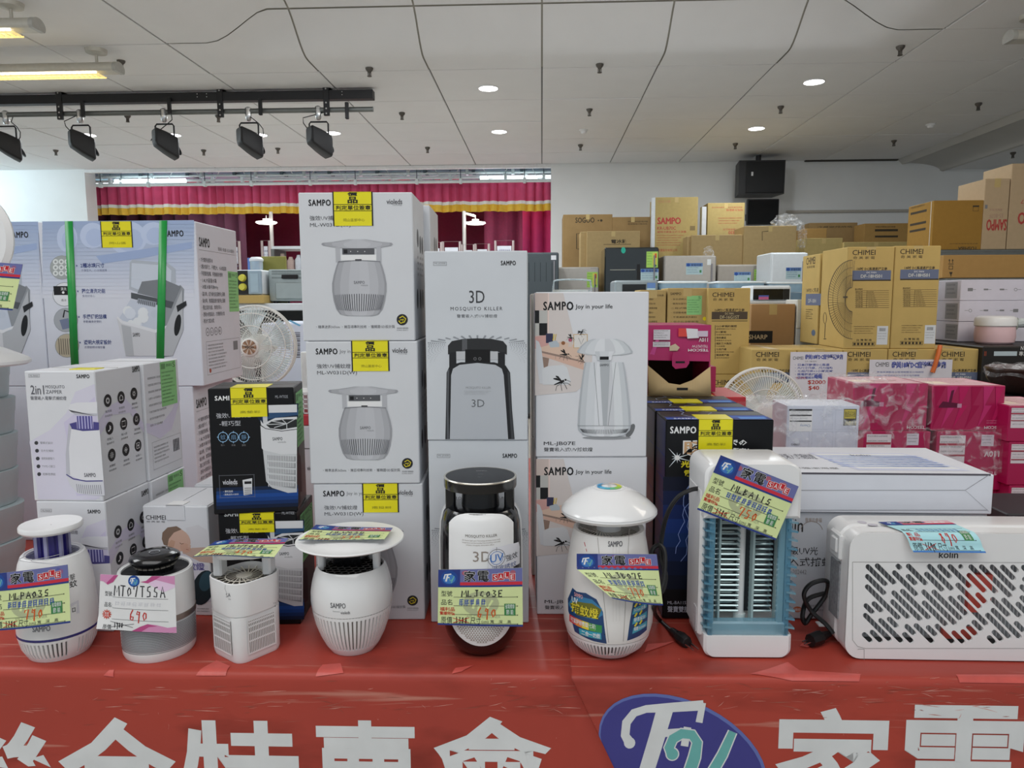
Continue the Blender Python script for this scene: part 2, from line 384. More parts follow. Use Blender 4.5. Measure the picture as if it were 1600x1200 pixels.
class Box:
    """a carton: body mesh is the thing, print and tape are its parts. Local x across the front, y into depth, z up"""
    def __init__(s, name, label, cat, fl, fr, d, z0, z1, mat, group=None, bev=.0018, mat_side=None, seam=True, tops=None):
        fl = Vector(fl[:2]); fr = Vector(fr[:2]); s.W = (fr - fl).length; s.D = d; s.H = z1 - z0; c = (fl + fr) / 2
        s.yaw = math.atan2(fr.y - fl.y, fr.x - fl.x); s.z0 = z0; s.z1 = z1
        mb = MB(); w = s.W / 2
        mb.box((-w, 0, 0), (w, d, s.H), mat, bev)
        if seam:
            dk = M('#5b5348', .9)
            mb.box((-w + .001, d / 2 - .0007, s.H - .0003), (w - .001, d / 2 + .0007, s.H + .0003), dk)
        s.root = mb.build(name, None, (c.x, c.y, z0), s.yaw); tag(s.root, label, cat, group)
        s.mw = Matrix.Translation((c.x, c.y, z0)) @ Matrix.Rotation(s.yaw, 4, 'Z')
        s.front = Face((-w, 0, 0), (1, 0, 0), (0, 0, 1), (0, -1, 0), s.mw)
        s.right = Face((w, 0, 0), (0, 1, 0), (0, 0, 1), (1, 0, 0), s.mw)
        s.left = Face((-w, d, 0), (0, -1, 0), (0, 0, 1), (-1, 0, 0), s.mw)
        s.top = Face((-w, 0, s.H), (1, 0, 0), (0, 1, 0), (0, 0, 1), s.mw)
    def tape(s, x, w, drop, mat, name='packing_tape', L=.0006):      # tape over the top that folds down the front
        mb = MB(); W2 = s.W / 2
        mb.box((-W2 + x - w / 2, -L, s.H - drop), (-W2 + x + w / 2, 0, s.H + L), mat); mb.box((-W2 + x - w / 2, -L, s.H), (-W2 + x + w / 2, s.D, s.H + L), mat)
        return mb.build(name, s.root)
def pxbox(name, label, cat, x0, x1, yt, yb, Y, d, mat, z0=None, yaw=0., **k):
    ym = (yt + yb) / 2 if z0 is None else yt; a = atY(x0, ym, Y); b = atY(x1, ym, Y); z1 = atY((x0 + x1) / 2, yt, Y).z; zb = atY((x0 + x1) / 2, yb, Y).z if z0 is None else z0
    if yaw:
        c = (a + b) / 2; h = (b - a) / 2; h = Vector(rot2(h, yaw)); a = Vector((c.x - h.x, c.y - h.y)); b = Vector((c.x + h.x, c.y + h.y))
    return Box(name, label, cat, a, b, d, zb, z1, mat, **k)
K = ink('#1c1c1e'); WH = ink('#e4e4e6'); GR = ink('#77777a'); LG = ink('#a9aaae'); RED = ink('#b02a22'); YEL = ink('#ded01a'); GRN = ink('#8cc47e')
# ================================================================== ROOM
ZC = 3.60; YW = 12.3; YB = -4.5
wallm = M('#d9dcdb', .8, var=.03, scale=2, bump=.05); ceilm = M('#e2e3e2', .8, var=.02, scale=3)
mb = MB(); mb.box((-11, YB, -.1), (9.5, 18, 0), M('#a49d92', .35, var=.1, scale=4)); struct(mb.build('floor'))
# ceiling: dark backing with separate panels hung under it, leaving open joints; a raised coffer with curved sides in the middle
CX0, CX1, CY1 = -3.22, 3.30, 7.33
def coffer(x, y):
    d = min(CY1 - y, x - CX0, CX1 - x)
    t = max(0., min(1., (d - .36) / .62)); return .30 * t * t * (3 - 2 * t)
mb = MB(); mb.box((-11, YB, ZC + .36), (9.5, 18.2, ZC + .42), M('#8a8a88', .9, var=0))
ceiling = struct(mb.build('ceiling'))
def panel(x0, y0, x1, y1, g, dip=0.):
    flat = y0 >= CY1 - .01 or x1 <= CX0 + .01 or x0 >= CX1 - .01
    mb = MB()
    if flat:
        mb.box((x0 + g, y0 + g, ZC - dip), (x1 - g, y1 - g, ZC + .03), ceilm, .004)
        mb.box((x0, y0, ZC + .012), (x1, y1, ZC + .035), M('#6e6e6c', .9, var=0))
    else:
        n = 12
        f = lambda i, j: (x0 + g + (x1 - x0 - 2 * g) * i, y0 + g + (y1 - y0 - 2 * g) * (1 - j), ZC + coffer(x0 + g + (x1 - x0 - 2 * g) * i, y0 + g + (y1 - y0 - 2 * g) * (1 - j)))
        mb.grid(f, n, n, ceilm)
        f2 = lambda i, j: (x0 + (x1 - x0) * i, y0 + (y1 - y0) * (1 - j), ZC + .014 + coffer(x0 + (x1 - x0) * i, y0 + (y1 - y0) * (1 - j)))
        mb.grid(f2, n, n, M('#a9a69c', .9, var=0))
    mb.build('ceiling_panel', ceiling)
PX = [-10.9, -8.7, -7.6, -6.5, -5.4, -4.3, CX0, -2.15, -1.08, 0.0, 1.10, 2.2, CX1, 4.45, 5.67]
YS = [YB, -2.5, -.5, 1.5, 3.5, 4.5, 5.5, 6.48, CY1, 8.42, 9.42, 10.45, 11.4, YW]
rr = random.Random(3)
for i in range(len(PX) - 1):
    for j in range(len(YS) - 1):
        if PX[i + 1] <= -5.3 and YS[j] < 3: continue
        panel(PX[i], YS[j], PX[i + 1], YS[j + 1], .007 if YS[j] >= CY1 - .1 else .008, rr.choice((0, 0, 0, .004)))
# rounded duct cover along the right, with a lower ceiling beyond it
mb = MB(); secs = []
prof = [(5.67, ZC), (5.74, ZC - .075)] + [(5.72 + .62 * math.sin(t), ZC - .05 - .13 * (1 - math.cos(t)) / 1.0) for t in [PI / 2 * k / 8 for k in range(1, 9)]] + [(6.38, ZC - .19), (6.38, ZC + .1), (5.67, ZC + .1)]
for y in (YB, YW): secs.append([(x, y, z) for x, z in prof])
mb.loft(secs, M('#b4b2ad', .6, var=.04, scale=3)); mb.box((6.38, YB, ZC - .16), (9.5, YW, ZC - .1), ceilm)
struct(mb.build('trim_duct_cover'))
# back wall with the stage opening
SX0, SX1 = atY(134, 300, YW).x, atY(861, 300, YW).x
mb = MB(); mb.box((-11, YW, 0), (SX0, YW + .3, ZC + .1), wallm); mb.box((SX1, YW, 0), (9.5, YW + .3, ZC + .1), wallm); mb.box((SX0, YW, 0), (SX1, YW + .3, 1.0), wallm)
struct(mb.build('wall_back'))
mb = MB(); mb.box((9.5, YB, 0), (9.7, 18, ZC + .4), wallm); struct(mb.build('wall_right'))
mb = MB(); mb.box((-11.2, 4.0, 0), (-11, 18, ZC + .4), wallm); struct(mb.build('wall_left'))
a = atY(1228, 331, YW - .02); b = atY(1440, 331, YW - .02)
mb = MB(); mb.box((a.x, YW - .05, a.z - .02), (9.4, YW, a.z + .02), M('#a8a39a', .6), .005); struct(mb.build('trim_rail'))
mb = MB(); mb.box((SX0, YW + .0, ZC - .055), (SX1, YW + .1, ZC), M('#eef0f0', .5), .004); struct(mb.build('trim_stage_header'))
a = atY(1280, 246, YW - .03)
mb = MB(); mb.box((4.2, YW - .06, ZC - .02), (5.65, YW, ZC + .003), M('#3c3a36', .8), .002); struct(mb.build('trim_air_slot'))

# ------------------------------------------------------------------ stage
burg = M('#360a1c', .85, var=.12, scale=8); pinkc = M('#c2486c', .85, var=.1, scale=8); gold = M('#e0b23c', .7, var=.08); cream = M('#f0e2d4', .8)
mb = MB(); mb.box((SX0 - 1, YW + .3, 0), (SX1 + 1, 18, 1.0), M('#6b4a3a', .5)); struct(mb.build('floor_stage'))
mb = MB(); mb.box((SX0 - 1, 17.6, 1.0), (SX1 + 1, 17.7, ZC + .3), M('#4a1226', .9)); struct(mb.build('wall_stage_back'))
def drape(name, label, x0, x1, y, z0, z1, amp, pitch, mats, bands=None, hem=0., seed=1):
    # hanging cloth with rounded folds; bands are (z from bottom, material)
    r = random.Random(seed); n = max(8, int((x1 - x0) / pitch * 6)); ph = [r.uniform(-.7, .7) for _ in range(200)]
    def pt(u, z):
        x = x0 + (x1 - x0) * u; k = x / pitch * 2 * PI; w = math.sin(k + .8 * math.sin(k * .23 + 1)) + .3 * math.sin(2.3 * k)
        return (x + .012 * math.cos(k), y + amp * w, z + hem * math.sin(k * .31))
    mb = MB(); zs = bands or [(z0, z1, mats)]
    for za, zb, m in zs:
        mb.grid(lambda u, v: pt(u, za + (zb - za) * v), n, 2, m)
    o = mb.build(name, ang=1.2); tag(o, label, 'curtain'); return o
y0 = 12.95
zt, zm, zw, zg = atY(500, 286, y0).z, atY(500, 317, y0).z, atY(500, 322, y0).z, atY(500, 333, y0).z
pipe_ = M('#b9c6cc', .5); val = drape('stage_valance', 'wide rose red valance with cream and gold hem above stage', SX0 - .4, SX1 + .4, y0, 0, 0, .035, .16, None, [(zg, zw, gold), (zw, zm, cream), (zm, zt, pinkc)], .006)
yb2 = 13.6
mb = MB(); mb.box((SX0 - .4, y0 + .05, zt - .03), (SX1 + .4, y0 + .08, zt + .03), pipe_)
for i in range(10): x = SX0 + i * .84; mb.box((x - .012, y0 + .055, zt), (x + .012, y0 + .075, ZC), pipe_)
mb.build('curtain_track', val)
drape('border_curtain', 'second rose curtain border seen above the valance', SX0 - .4, SX1 + .4, yb2, atY(500, 300, yb2).z, atY(500, 282, yb2).z, .05, .3, pinkc, None, .05, 2)
a = atY(817, 380, 13.4).x
drape('side_curtain', 'bright magenta side curtain at right end of stage', a, SX1 + .5, 13.4, 1.02, 3.2, .07, .26, M('#a8285c', .8, var=.1, scale=6), seed=3)
drape('side_curtain', 'dark wine curtain behind the magenta side curtain', atY(756, 380, 14.6).x, atY(830, 380, 14.6).x, 14.6, 1.02, 3.3, .07, .3, M('#5a1028', .85, var=.15), seed=4)
drape('side_curtain', 'dark red curtain at left end of stage', SX0 - 3.2, atY(385, 380, 14.4).x, 14.4, 1.02, 3.3, .08, .32, burg, seed=5)
o = drape('backdrop_curtain', 'plain burgundy backdrop hanging across back of stage', SX0 - 3, SX1 + .5, 16.5, 1.02, 3.4, .015, .5, M('#641630', .85, var=.1), seed=6)
# light-blue pipes and battens under the stage ceiling
pipe = M('#d2e8f0', .4, var=.05); pipe_d = M('#56666e', .6)
mb = MB(); mb.box((SX0 - .5, YW + .31, ZC + .0), (SX1 + .5, 17.6, ZC + .04), M('#7f9aa6', .8)); struct(mb.build('ceiling_stage'))
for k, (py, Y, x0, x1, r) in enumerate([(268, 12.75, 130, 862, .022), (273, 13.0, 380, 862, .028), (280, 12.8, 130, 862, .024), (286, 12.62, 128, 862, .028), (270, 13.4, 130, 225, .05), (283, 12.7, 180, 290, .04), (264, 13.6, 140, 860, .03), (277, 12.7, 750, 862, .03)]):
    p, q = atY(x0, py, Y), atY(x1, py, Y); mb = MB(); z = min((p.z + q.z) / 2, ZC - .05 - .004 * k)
    mb.cyl((p.x, Y, z), (q.x, Y, z), r, M('#e4f2f6', .4, var=0, emit=2.2, raw=True) if k in (4, 5, 7) else pipe, n=8)  # three short battens glow as fluorescent tubes, the rest are plain pipes
    for i in range(int(abs(q.x - p.x) / .9) + 1):
        xx = p.x + .3 + i * .9 + .2 * math.sin(i * 3.1 + k)
        if xx > max(p.x, q.x) - .05: continue
        mb.box((xx - .025, Y - .035, z - .04), (xx + .025, Y + .035, z + .05), pipe, .006); mb.cyl((xx, Y, z), (xx, Y, ZC), .008, pipe_d, n=6)
    lab = ['upper', 'second', 'third', 'lowest full width', 'short thick left glowing', 'short left white glowing', 'far upper', 'short right glowing'][k]
    tag(mb.build('lighting_batten'), '%s pale pipe batten with clamps above stage curtain' % lab, 'pipe', 'pipes above the stage')
mb = MB(); mc = MB()
for i in range(9):
    x = SX0 + .7 + i * .82; mb.box((x, YW + .4, ZC - .05), (x + .05, 16, ZC - .001), pipe_d)
    mc.tube([(x + .2, 12.68, ZC), (x + .3, 12.68, ZC - .17), (x + .5, 12.69, ZC - .15), (x + .6, 12.68, ZC)], .008, pipe, n=5)
struct(mb.build('trim_stage_beams')); tag(mc.build('stage_cabling'), 'loose white cables looped under the stage ceiling', 'cables')

# ------------------------------------------------------------------ ceiling fittings
white = M('#e6e6e4', .4, var=.02); chrome = M('#b5b5b5', .25, 1, var=0); blackm = M('#17171a', .5, var=.05); metalg = M('#6f7270', .45, .6, var=.05)
led = M('#ffffff', .4, var=0, emit=9, raw=True)
lab = {(763, 137): 'round ceiling downlight left of centre in the nearer row', (1272, 127): 'round ceiling downlight on right in the nearer row', (780, 205): 'round ceiling downlight in far row near the stage',
       (1182, 200): 'round ceiling downlight in far row above the black speaker', (520, 207): 'round ceiling downlight beside rightmost stage spotlight', (405, 210): 'round ceiling downlight behind fourth stage spotlight', (270, 210): 'round ceiling downlight behind third stage spotlight', (137, 210): 'round ceiling downlight behind second stage spotlight'}
for (px, py), l in lab.items():
    p = atZ(px, py, ZC); d = empty('downlight', (p.x, p.y, ZC), l, 'light', 'round downlights')
    mb = MB(); mb.lathe([(.1, -.012), (.105, -.002), (.09, .0), (.075, -.008)], white, 24, cap0=False, cap1=False); mb.build('trim_ring', d)
    mb = MB(); mb.lathe([(.001, -.006), (.092, -.009), (.094, -.006), (.092, .0)], led, 24); mb.build('lens', d)
    area('downlight_beam', (p.x, p.y, ZC - .03), (p.x, p.y, 0), .17, .17, 24, (.92, .97, 1), 'DISK')
proto = None
where = ['beside the left tube lamp', 'on edge of the raised panel, left of middle', 'on edge of the raised panel, right of middle', 'right of the end of black lighting bar', 'in middle panel near ceiling centre', 'above right between the downlights', 'at far right above the duct cover', 'near upper right corner of raised panel', 'in far row left of the speaker', 'in far row just left of stage spotlight end', 'in far row right of rightmost spotlight', 'in far row at left of second spotlight', 'in far row between third and fourth spotlights', 'in far row above the black speaker', 'in far row right of the speaker', 'under the low ceiling at far right', 'below grey pipe, right of second spotlight', 'below grey pipe, right of third spotlight']
for (px, py), w in zip([(189, 94), (577, 106), (937, 100), (628, 176), (921, 170), (1220, 166), (1529, 161), (1407, 72), (907, 226), (434, 231), (668, 230), (87, 234), (318, 234), (1149, 224), (1397, 219), (1583, 238), (199, 180), (341, 180)], where):
    zz = ZC - .16 if px == 1583 else ZC
    p = atZ(px, py, zz)
    if proto is None:
        proto = empty('sprinkler', (p.x, p.y, zz), 'ceiling sprinkler head ' + w, 'sprinkler', 'ceiling sprinklers')
        mb = MB(); mb.lathe([(.012, -.045), (.034, -.02), (.038, -.004), (.034, 0)], M('#5e5a55', .4, .6), 14); mb.build('escutcheon', proto)
        mb = MB(); mb.cyl((0, 0, -.07), (0, 0, -.03), .008, M('#5e5a55', .4, .6), n=8)
        for s in (-1, 1): mb.box((s * .014 - .003, -.004, -.075), (s * .014 + .003, .004, -.04), M('#4e4a45', .4, .6))
        mb.lathe([(.001, -.082), (.022, -.08), (.022, -.076), (.001, -.074)], M('#4e4a45', .4, .6), 12); mb.build('deflector', proto)
    else: dup(proto, (p.x, p.y, zz), None, 'ceiling sprinkler head ' + w)
for (px, py), l in {(912, 203): 'small white dome smoke detector in middle ceiling panel', (1454, 194): 'small white dome smoke detector near the duct cover'}.items():
    p = atZ(px, py, ZC); o = empty('smoke_detector', (p.x, p.y, ZC), l, 'smoke detector')
    mb = MB(); mb.lathe([(.05, -.018), (.058, -.01), (.058, 0)], white, 20); mb.build('base', o)
    mb = MB(); mb.lathe([(.001, -.05), (.025, -.048), (.036, -.038), (.04, -.018)], white, 20); mb.build('dome', o)
# pendant tube lamps
def tube_lamp(xe, Y, Z, dirn, label, lit, L=3.0):
    o = empty('tube_lamp', (xe, Y, Z), label, 'lamp', 'pendant tube lamps'); g = M('#bdbab0', .4, .2); mb = MB()
    prof = [(.075 * math.cos(t), .055 * math.sin(t)) for t in [2 * PI * k / 20 for k in range(20)]]
    prof = [(y, max(z, -.03)) for y, z in prof]
    secs = [[(dirn * 0 + 0, y, z) for y, z in prof], [(dirn * L, y, z) for y, z in prof]]
    mb.loft(secs, g); mb.build('housing', o)
    mb = MB(); mb.loft([[(-dirn * .004, y * 1.03, z * 1.05) for y, z in prof], [(dirn * .03, y * 1.03, z * 1.05) for y, z in prof]], M('#a9a8a2', .4)); mb.build('end_cap', o)
    if lit:
        mb = MB(); mb.cyl((dirn * .2, -.03, -.036), (dirn * L * .98, -.03, -.036), .016, M('#fff6e8', .5, var=0, emit=6, raw=True), n=8); mb.build('fluorescent_tube', o)
        mb = MB(); lm = M('#f4dc90', .35, .0, var=0, emit=.75, raw=True)  # yellow glow in the louvre stands for tube light falling on it
        for i in range(60):
            x = dirn * (.17 + i * .046); mb.box((x - .003, -.055, -.064), (x + .003, .05, -.046), lm)
        for y in (-.058, .05): mb.box((dirn * .15, y - .003, -.064), (dirn * L * .98, y + .003, -.052), lm)
        mb.build('louvre', o)
    sx = dirn * (.2 if lit else .17); mb = MB(); mb.cyl((sx, 0, .05), (sx, 0, ZC - Z), .012, g, n=8); mb.build('stem', o)
    mb = MB(); mb.lathe([(.02, ZC - Z - .05), (.085, ZC - Z - .035), (.09, ZC - Z)], g, 20, c=(sx, 0)); mb.build('canopy', o)
tube_lamp(-3.70, 6.58, ZC - .17, -1, 'lit pendant tube lamp nearer the black lighting bar', True)
tube_lamp(-3.72, 5.56, ZC - .17, -1, 'lit pendant tube lamp in the top left corner', True)
tube_lamp(3.66, 6.2, ZC - .17, 1, 'unlit grey pendant tube lamp at top right', False)
# lighting bar with five stage spotlights
YT = 7.9
zb0, zb1 = atY(300, 160, YT).z, atY(300, 146, YT).z; xr = atY(584, 150, YT).x; zp = atY(300, 175, YT).z
bar = empty('lighting_bar', (xr, YT, zb1), 'black ceiling beam with grey pipe that carries five stage spotlights', 'lighting bar')
mb = MB(); mb.box((-5, -.05, zb0 - zb1), (0, .05, 0), blackm, .004)
for x in (-.02, -1.45, -1.55): 
    for z in (-.02, -.05): mb.cyl((x - .3, -.052, z), (x - .3, -.05, z), .006, chrome, n=6)
mb.build('beam', bar)
mb = MB(); mb.cyl((-5, 0, zp - zb1), (-.01, 0, zp - zb1), .026, metalg, n=12); mb.build('pipe', bar)
for px in (97, 347, 512):
    x = atY(px, 160, YT).x - xr; mb = MB(); mb.box((x - .03, -.06, zp - zb1 - .07), (x + .03, -.03, .035), blackm, .004); mb.box((x - .05, -.05, .03), (x + .05, .05, ZC - zb1), blackm, .004)
    for z in (.01, -.13, zp - zb1, zp - zb1 - .05): mb.cyl((x, -.064, z), (x, -.06, z), .009, chrome, n=8)
    mb.build('hanger', bar)
for px, py in ((136, 175), (270, 170), (411, 172), (545, 178)):
    p = atY(px, py, YT); mb = MB(); mb.box((p.x - xr - .018, -.09, p.z - zb1 - .07), (p.x - xr + .018, -.055, p.z - zb1 + .1), blackm, .006); mb.build('power_outlet', bar)
spot_lab = ['stage spotlight cut by the left picture edge', 'second stage spotlight from the left edge', 'third and middle stage spotlight on the pipe', 'fourth stage spotlight on the pipe', 'rightmost stage spotlight on the pipe']
zc = zp
for k, px in enumerate((10, 126, 257, 389, 498)):
    x = atY(px, 195, YT).x; o = empty('stage_spotlight', (x, YT, zc), 'black ' + spot_lab[k], 'spotlight', 'stage spotlights')
    mb = MB(); mb.lathe([(.018, -.10), (.03, -.08), (.034, -.03), (.034, .03), (.02, .04)], chrome, 10); mb.build('clamp', o)
    mb = MB(); mb.tube([(-.1, 0, -.28), (-.1, 0, -.14), (-.085, 0, -.12), (.085, 0, -.12), (.1, 0, -.14), (.1, 0, -.3)], .009, blackm, n=6); mb.build('yoke', o)
    body = MB(); ca, sa = math.cos(.45), math.sin(.45)
    def bp(u, v, w): return (v * .62 + u * .66, v * .62 - u * .74, -.315 + w - v * sa * .95)
    secs = []; q6 = .66
    for v, sx, sz in ((-.23, .085, .08), (-.2, .11, .105), (-.02, .12, .125), (.1, .13, .13), (.2, .13, .13), (.22, .115, .115)):
        secs.append([bp(a * q6 * 1.2, v * q6 * .88, b * q6 * 1.3) for a, b in rrect(2 * sx, 2 * sz, min(sx, sz) * .35, 3)])
    body.loft(secs, blackm, True, True); bo = body.build('lamp_body', o, ang=.5)
    mb = MB(); mb.loft([[bp(.078, -.10, .035), bp(.078, -.02, .03), bp(.078, -.02, -.005), bp(.078, -.10, .0)], [bp(.084, -.10, .035), bp(.084, -.02, .03), bp(.084, -.02, -.005), bp(.084, -.10, .0)]], M('#8d9092', .5)); mb.build('rating_plate', bo)
    mb = MB(); mb.lathe([(.001, 0), (.055, .0), (.055, .01), (.001, .012)], M('#20242a', .1), 16); q = mb.build('lens', bo); q.location = bp(0, .14, 0); q.rotation_euler = (1.1, 0, 2.35)
    mb = MB(); r = random.Random(k); pts = [(.02 + (-1) ** k * .06, 0, -.02)] + [(.16 * math.sin(t * 2.4 + k) * (-1) ** k, -.03 + .02 * t, -.03 - .26 * t) for t in (.2, .4, .6, .8, 1)]
    mb.tube(pts, .005, blackm, n=5); mb.build('cable', o)
# loudspeaker and monitor on the back wall
p = atY(1190, 277, 11.6); w = mpp(1190, 277, 11.6)
o = empty('loudspeaker', (p.x, 11.6, p.z), 'black wall loudspeaker high on the right back wall', 'speaker')
mb = MB(); mb.loft([[(-36 * w, 0, -26 * w), (36 * w, 0, -26 * w), (30 * w, .42, -26 * w), (-30 * w, .42, -26 * w)], [(-36 * w, -.02, 26 * w), (36 * w, -.02, 26 * w), (30 * w, .42, 26 * w), (-30 * w, .42, 26 * w)]], blackm); mb.build('cabinet', o)
mb = MB(); mb.box((-25 * w, -.022, -24 * w), (34 * w, -.012, 24 * w), M('#0c0d10', .7, var=.2, scale=200), .004); mb.build('grille', o)
mb = MB(); mb.box((-17 * w, -.03, 2 * w), (-14 * w, -.022, 8 * w), M('#b9b9b9', .4)); mb.build('badge', o)
mb = MB(); mb.cyl((0, .2, 26 * w), (0, .2, ZC - p.z - .004), .04, blackm); mb.box((-.1, .15, -.05), (.1, .7, .05), blackm, .01); mb.build('bracket', o)
p = atY(1192, 331, 11.5); w = mpp(1192, 331, 11.5)
o = empty('monitor', (p.x, 11.5, p.z), 'black switched off monitor below the loudspeaker', 'monitor')
mb = MB(); mb.box((-25 * w, 0, -20 * w), (25 * w, .05, 20 * w), blackm, .008); mb.build('casing', o)
mb = MB(); mb.box((-23.5 * w, -.003, -18.5 * w), (23.5 * w, 0, 18.5 * w), M('#060709', .12)); mb.build('screen', o)
mb = MB(); mb.box((-.05, .04, -.05), (.05, .8, .05), blackm); mb.build('bracket', o)
# ================================================================== TABLE, BANNERS, PRICE CARDS
TZ = 0.76; YE = 1.192      # table top height and front edge
SR = Face((0, YE, 0), (1, 0, 0), (0, 0, 1), (0, -1, 0))
def cloth_pt(u, v, h=0.):   # u = x, v = distance from the front edge over the top (negative: down the front)
    R = .012
    yy = YE + .004 * math.sin(u * 2.1) + (.008 * (u + .8) if u < 1.2 else .016)
    if v >= R: return (u, yy + v, TZ + h)
    if v <= -R: return (u, yy - h + .006 * math.sin(u * 7 + v * 3) * min(1, -v), TZ + v)
    t = (R - v) / (2 * R) * PI / 2
    return (u, yy + R - (R + h) * math.sin(t), TZ - R + (R + h) * math.cos(t))
def cloth_uv(px, py):
    p = atZ(px, py, TZ); yy = YE + .008 * (p.x + .8)
    if p.y > yy + .002: return (p.x, p.y - yy)
    p = atY(px, py, YE + .006); return (p.x, min(p.z - TZ, -.004))
def red_cloth():
    m = bpy.data.materials.new('red_banner_vinyl'); m.use_nodes = True; nt = m.node_tree; b = nt.nodes['Principled BSDF']
    b.inputs['Roughness'].default_value = .42; b.inputs['Specular IOR Level'].default_value = .35
    L = nt.links.new; tc = nt.nodes.new('ShaderNodeTexCoord')
    def nz(scale, sc, det=4, dist=0):
        mp = nt.nodes.new('ShaderNodeMapping'); mp.inputs['Scale'].default_value = sc; n = nt.nodes.new('ShaderNodeTexNoise'); n.inputs['Scale'].default_value = scale; n.inputs['Detail'].default_value = det; n.inputs['Distortion'].default_value = dist
        L(tc.outputs['Object'], mp.inputs[0]); L(mp.outputs[0], n.inputs['Vector']); return n
    def ramp(n, a, c):
        r = nt.nodes.new('ShaderNodeMapRange'); r.inputs[1].default_value = a; r.inputs[2].default_value = c; L(n.outputs[0], r.inputs[0]); return r
    def mix(f, a, c):
        x = nt.nodes.new('ShaderNodeMix'); x.data_type = 'RGBA'; L(f, x.inputs[0])
        if isinstance(a, tuple): x.inputs[6].default_value = a
        else: L(a, x.inputs[6])
        x.inputs[7].default_value = c; return x.outputs[2]
    big = ramp(nz(2.2, (1, 1, 1)), .35, .7)
    c0 = mix(big.outputs[0], (.47, .062, .040, 1), (.40, .056, .040, 1))
    scr = ramp(nz(30, (.08, 1.6, 1.6), 5, .5), .63, .74); c1 = mix(scr.outputs[0], c0, (.60, .26, .20, 1))
    scr2 = ramp(nz(60, (1, 1, .5), 2, 3.0), .765, .80); c2 = mix(scr2.outputs[0], c1, (.55, .22, .18, 1))
    dk = ramp(nz(8, (.5, 1, 1.4)), .56, .75); c3 = mix(dk.outputs[0], c2, (.24, .03, .02, 1))
    L(c3, b.inputs['Base Color'])
    bp = nt.nodes.new('ShaderNodeBump'); bp.inputs['Strength'].default_value = .35; bp.inputs['Distance'].default_value = .006
    L(nz(9, (.6, 1, 1), 4).outputs[0], bp.inputs['Height']); L(bp.outputs[0], b.inputs['Normal'])
    return m
clothm = red_cloth()
mb = MB(); mb.box((-2.3, YE + .03, TZ - .035), (2.6, 2.95, TZ - .004), M('#b9b4aa', .5), .004)
for x in (-2.1, -.7, .7, 2.4):
    for y in (1.35, 2.8): mb.cyl((x, y, 0), (x, y, TZ - .03), .018, metalg)
tag(mb.build('display_table'), 'long folding display table under the two red banners', 'table')
def cloth(name, label, x0f, x1f, lift):
    vs = [1.74, 1.3, .9, .5, .25, .1, .05, .03, .012, .006, 0, -.006, -.012, -.02, -.05, -.1, -.15, -.2, -.3, -.45, -.6]
    n = 60; mb = MB()
    P = [[cloth_pt(x0f(v) + (x1f(v) - x0f(v)) * i / n, v, lift) for i in range(n + 1)] for v in vs]
    V = [p for r in P for p in r]; Fs = [(j * (n + 1) + i, (j + 1) * (n + 1) + i, (j + 1) * (n + 1) + i + 1, j * (n + 1) + i + 1) for j in range(len(vs) - 1) for i in range(n)]
    mb.add(V, Fs, clothm); o = mb.build(name, ang=1.2); sm = o.modifiers.new('thickness', 'SOLIDIFY'); sm.thickness = .0015; sm.offset = -1
    return tag(o, label, 'banner cloth', 'red banners over the table')
sx = lambda v: cloth_uv(893, 1060)[0] + (max(0, -v - .005) * .46 if v < 0 else -.01 * v)
lb = cloth('banner_cloth', 'red vinyl banner with huge white characters covering left table front', lambda v: -2.0, sx, .0022)
rb = cloth('banner_cloth', 'red vinyl banner with blue oval emblem covering right table front', lambda v: -.02, lambda v: 2.3, 0)
bw = M('#d2d4d4', .45, var=.07, scale=14)
P = Print(conv=cloth_uv, lay=.00005)
def banner_char(P, ch, x0, y0, x1, y1, bold=.022): P.text(ch, x0, y0, x1, y1, bw, bold=bold, res=2)
banner_char(P, '聯', -118, 1120, 96, 1292); banner_char(P, '合', 100, 1115, 280, 1288); banner_char(P, '特', 291, 1121, 470, 1290); banner_char(P, '賣', 490, 1122, 662, 1292); banner_char(P, '會', 679, 1118, 861, 1290)
P.build('banner_lettering', lb, lambda u, v, h: cloth_pt(u, v, .0022 + h), sub=.03)
P = Print(conv=cloth_uv, lay=.00005)
banner_char(P, '家', 1210, 1110, 1400, 1288); banner_char(P, '電', 1416, 1107, 1612, 1288)
P.build('banner_lettering', rb, lambda u, v, h: cloth_pt(u, v, h), sub=.03)
P = Print(conv=cloth_uv, lay=.0001)
rot = .47; cx, cy = 1068, 1185
P.disc(cx, cy, 142, M('#5d6aa8', .45), 86, 40, rot=rot); P.disc(cx - 1, cy + 1, 138, M('#3b3a82', .45, var=.05), 82, 40, rot=rot)
F1 = [(985, 1163), (977, 1150), (979, 1130), (991, 1115), (1010, 1109), (1050, 1107), (1100, 1104)]
P.disc(984, 1162, 9, bw, 9, 14); P.stroke(F1, [16, 14, 14, 13, 12, 15, 16], bw); P.stroke([(1099, 1100), (1093, 1131)], [10, 11], bw); P.stroke([(1040, 1108), (1028, 1150), (1008, 1215)], [26, 25, 24], bw); P.stroke([(1028, 1148), (1074, 1145)], 12, bw); P.stroke([(1075, 1138), (1070, 1168)], 12, bw)
U1 = [(1051, 1182), (1046, 1170), (1052, 1156), (1066, 1148), (1082, 1150), (1090, 1162), (1086, 1185), (1076, 1215)]
U2 = [(1146, 1146), (1130, 1182), (1108, 1220)]
teal = M('#66aaa6', .45)
for w, m in ((4, bw), (0, teal)): P.disc(1051, 1180, 9 + w / 2, m); P.stroke(U1, [15 + w] * 6 + [18 + w, 18 + w], m); P.stroke(U2, [12 + w, 15 + w, 16 + w], m)
P.build('emblem', rb, lambda u, v, h: cloth_pt(u, v, .0004 + h), sub=.015)
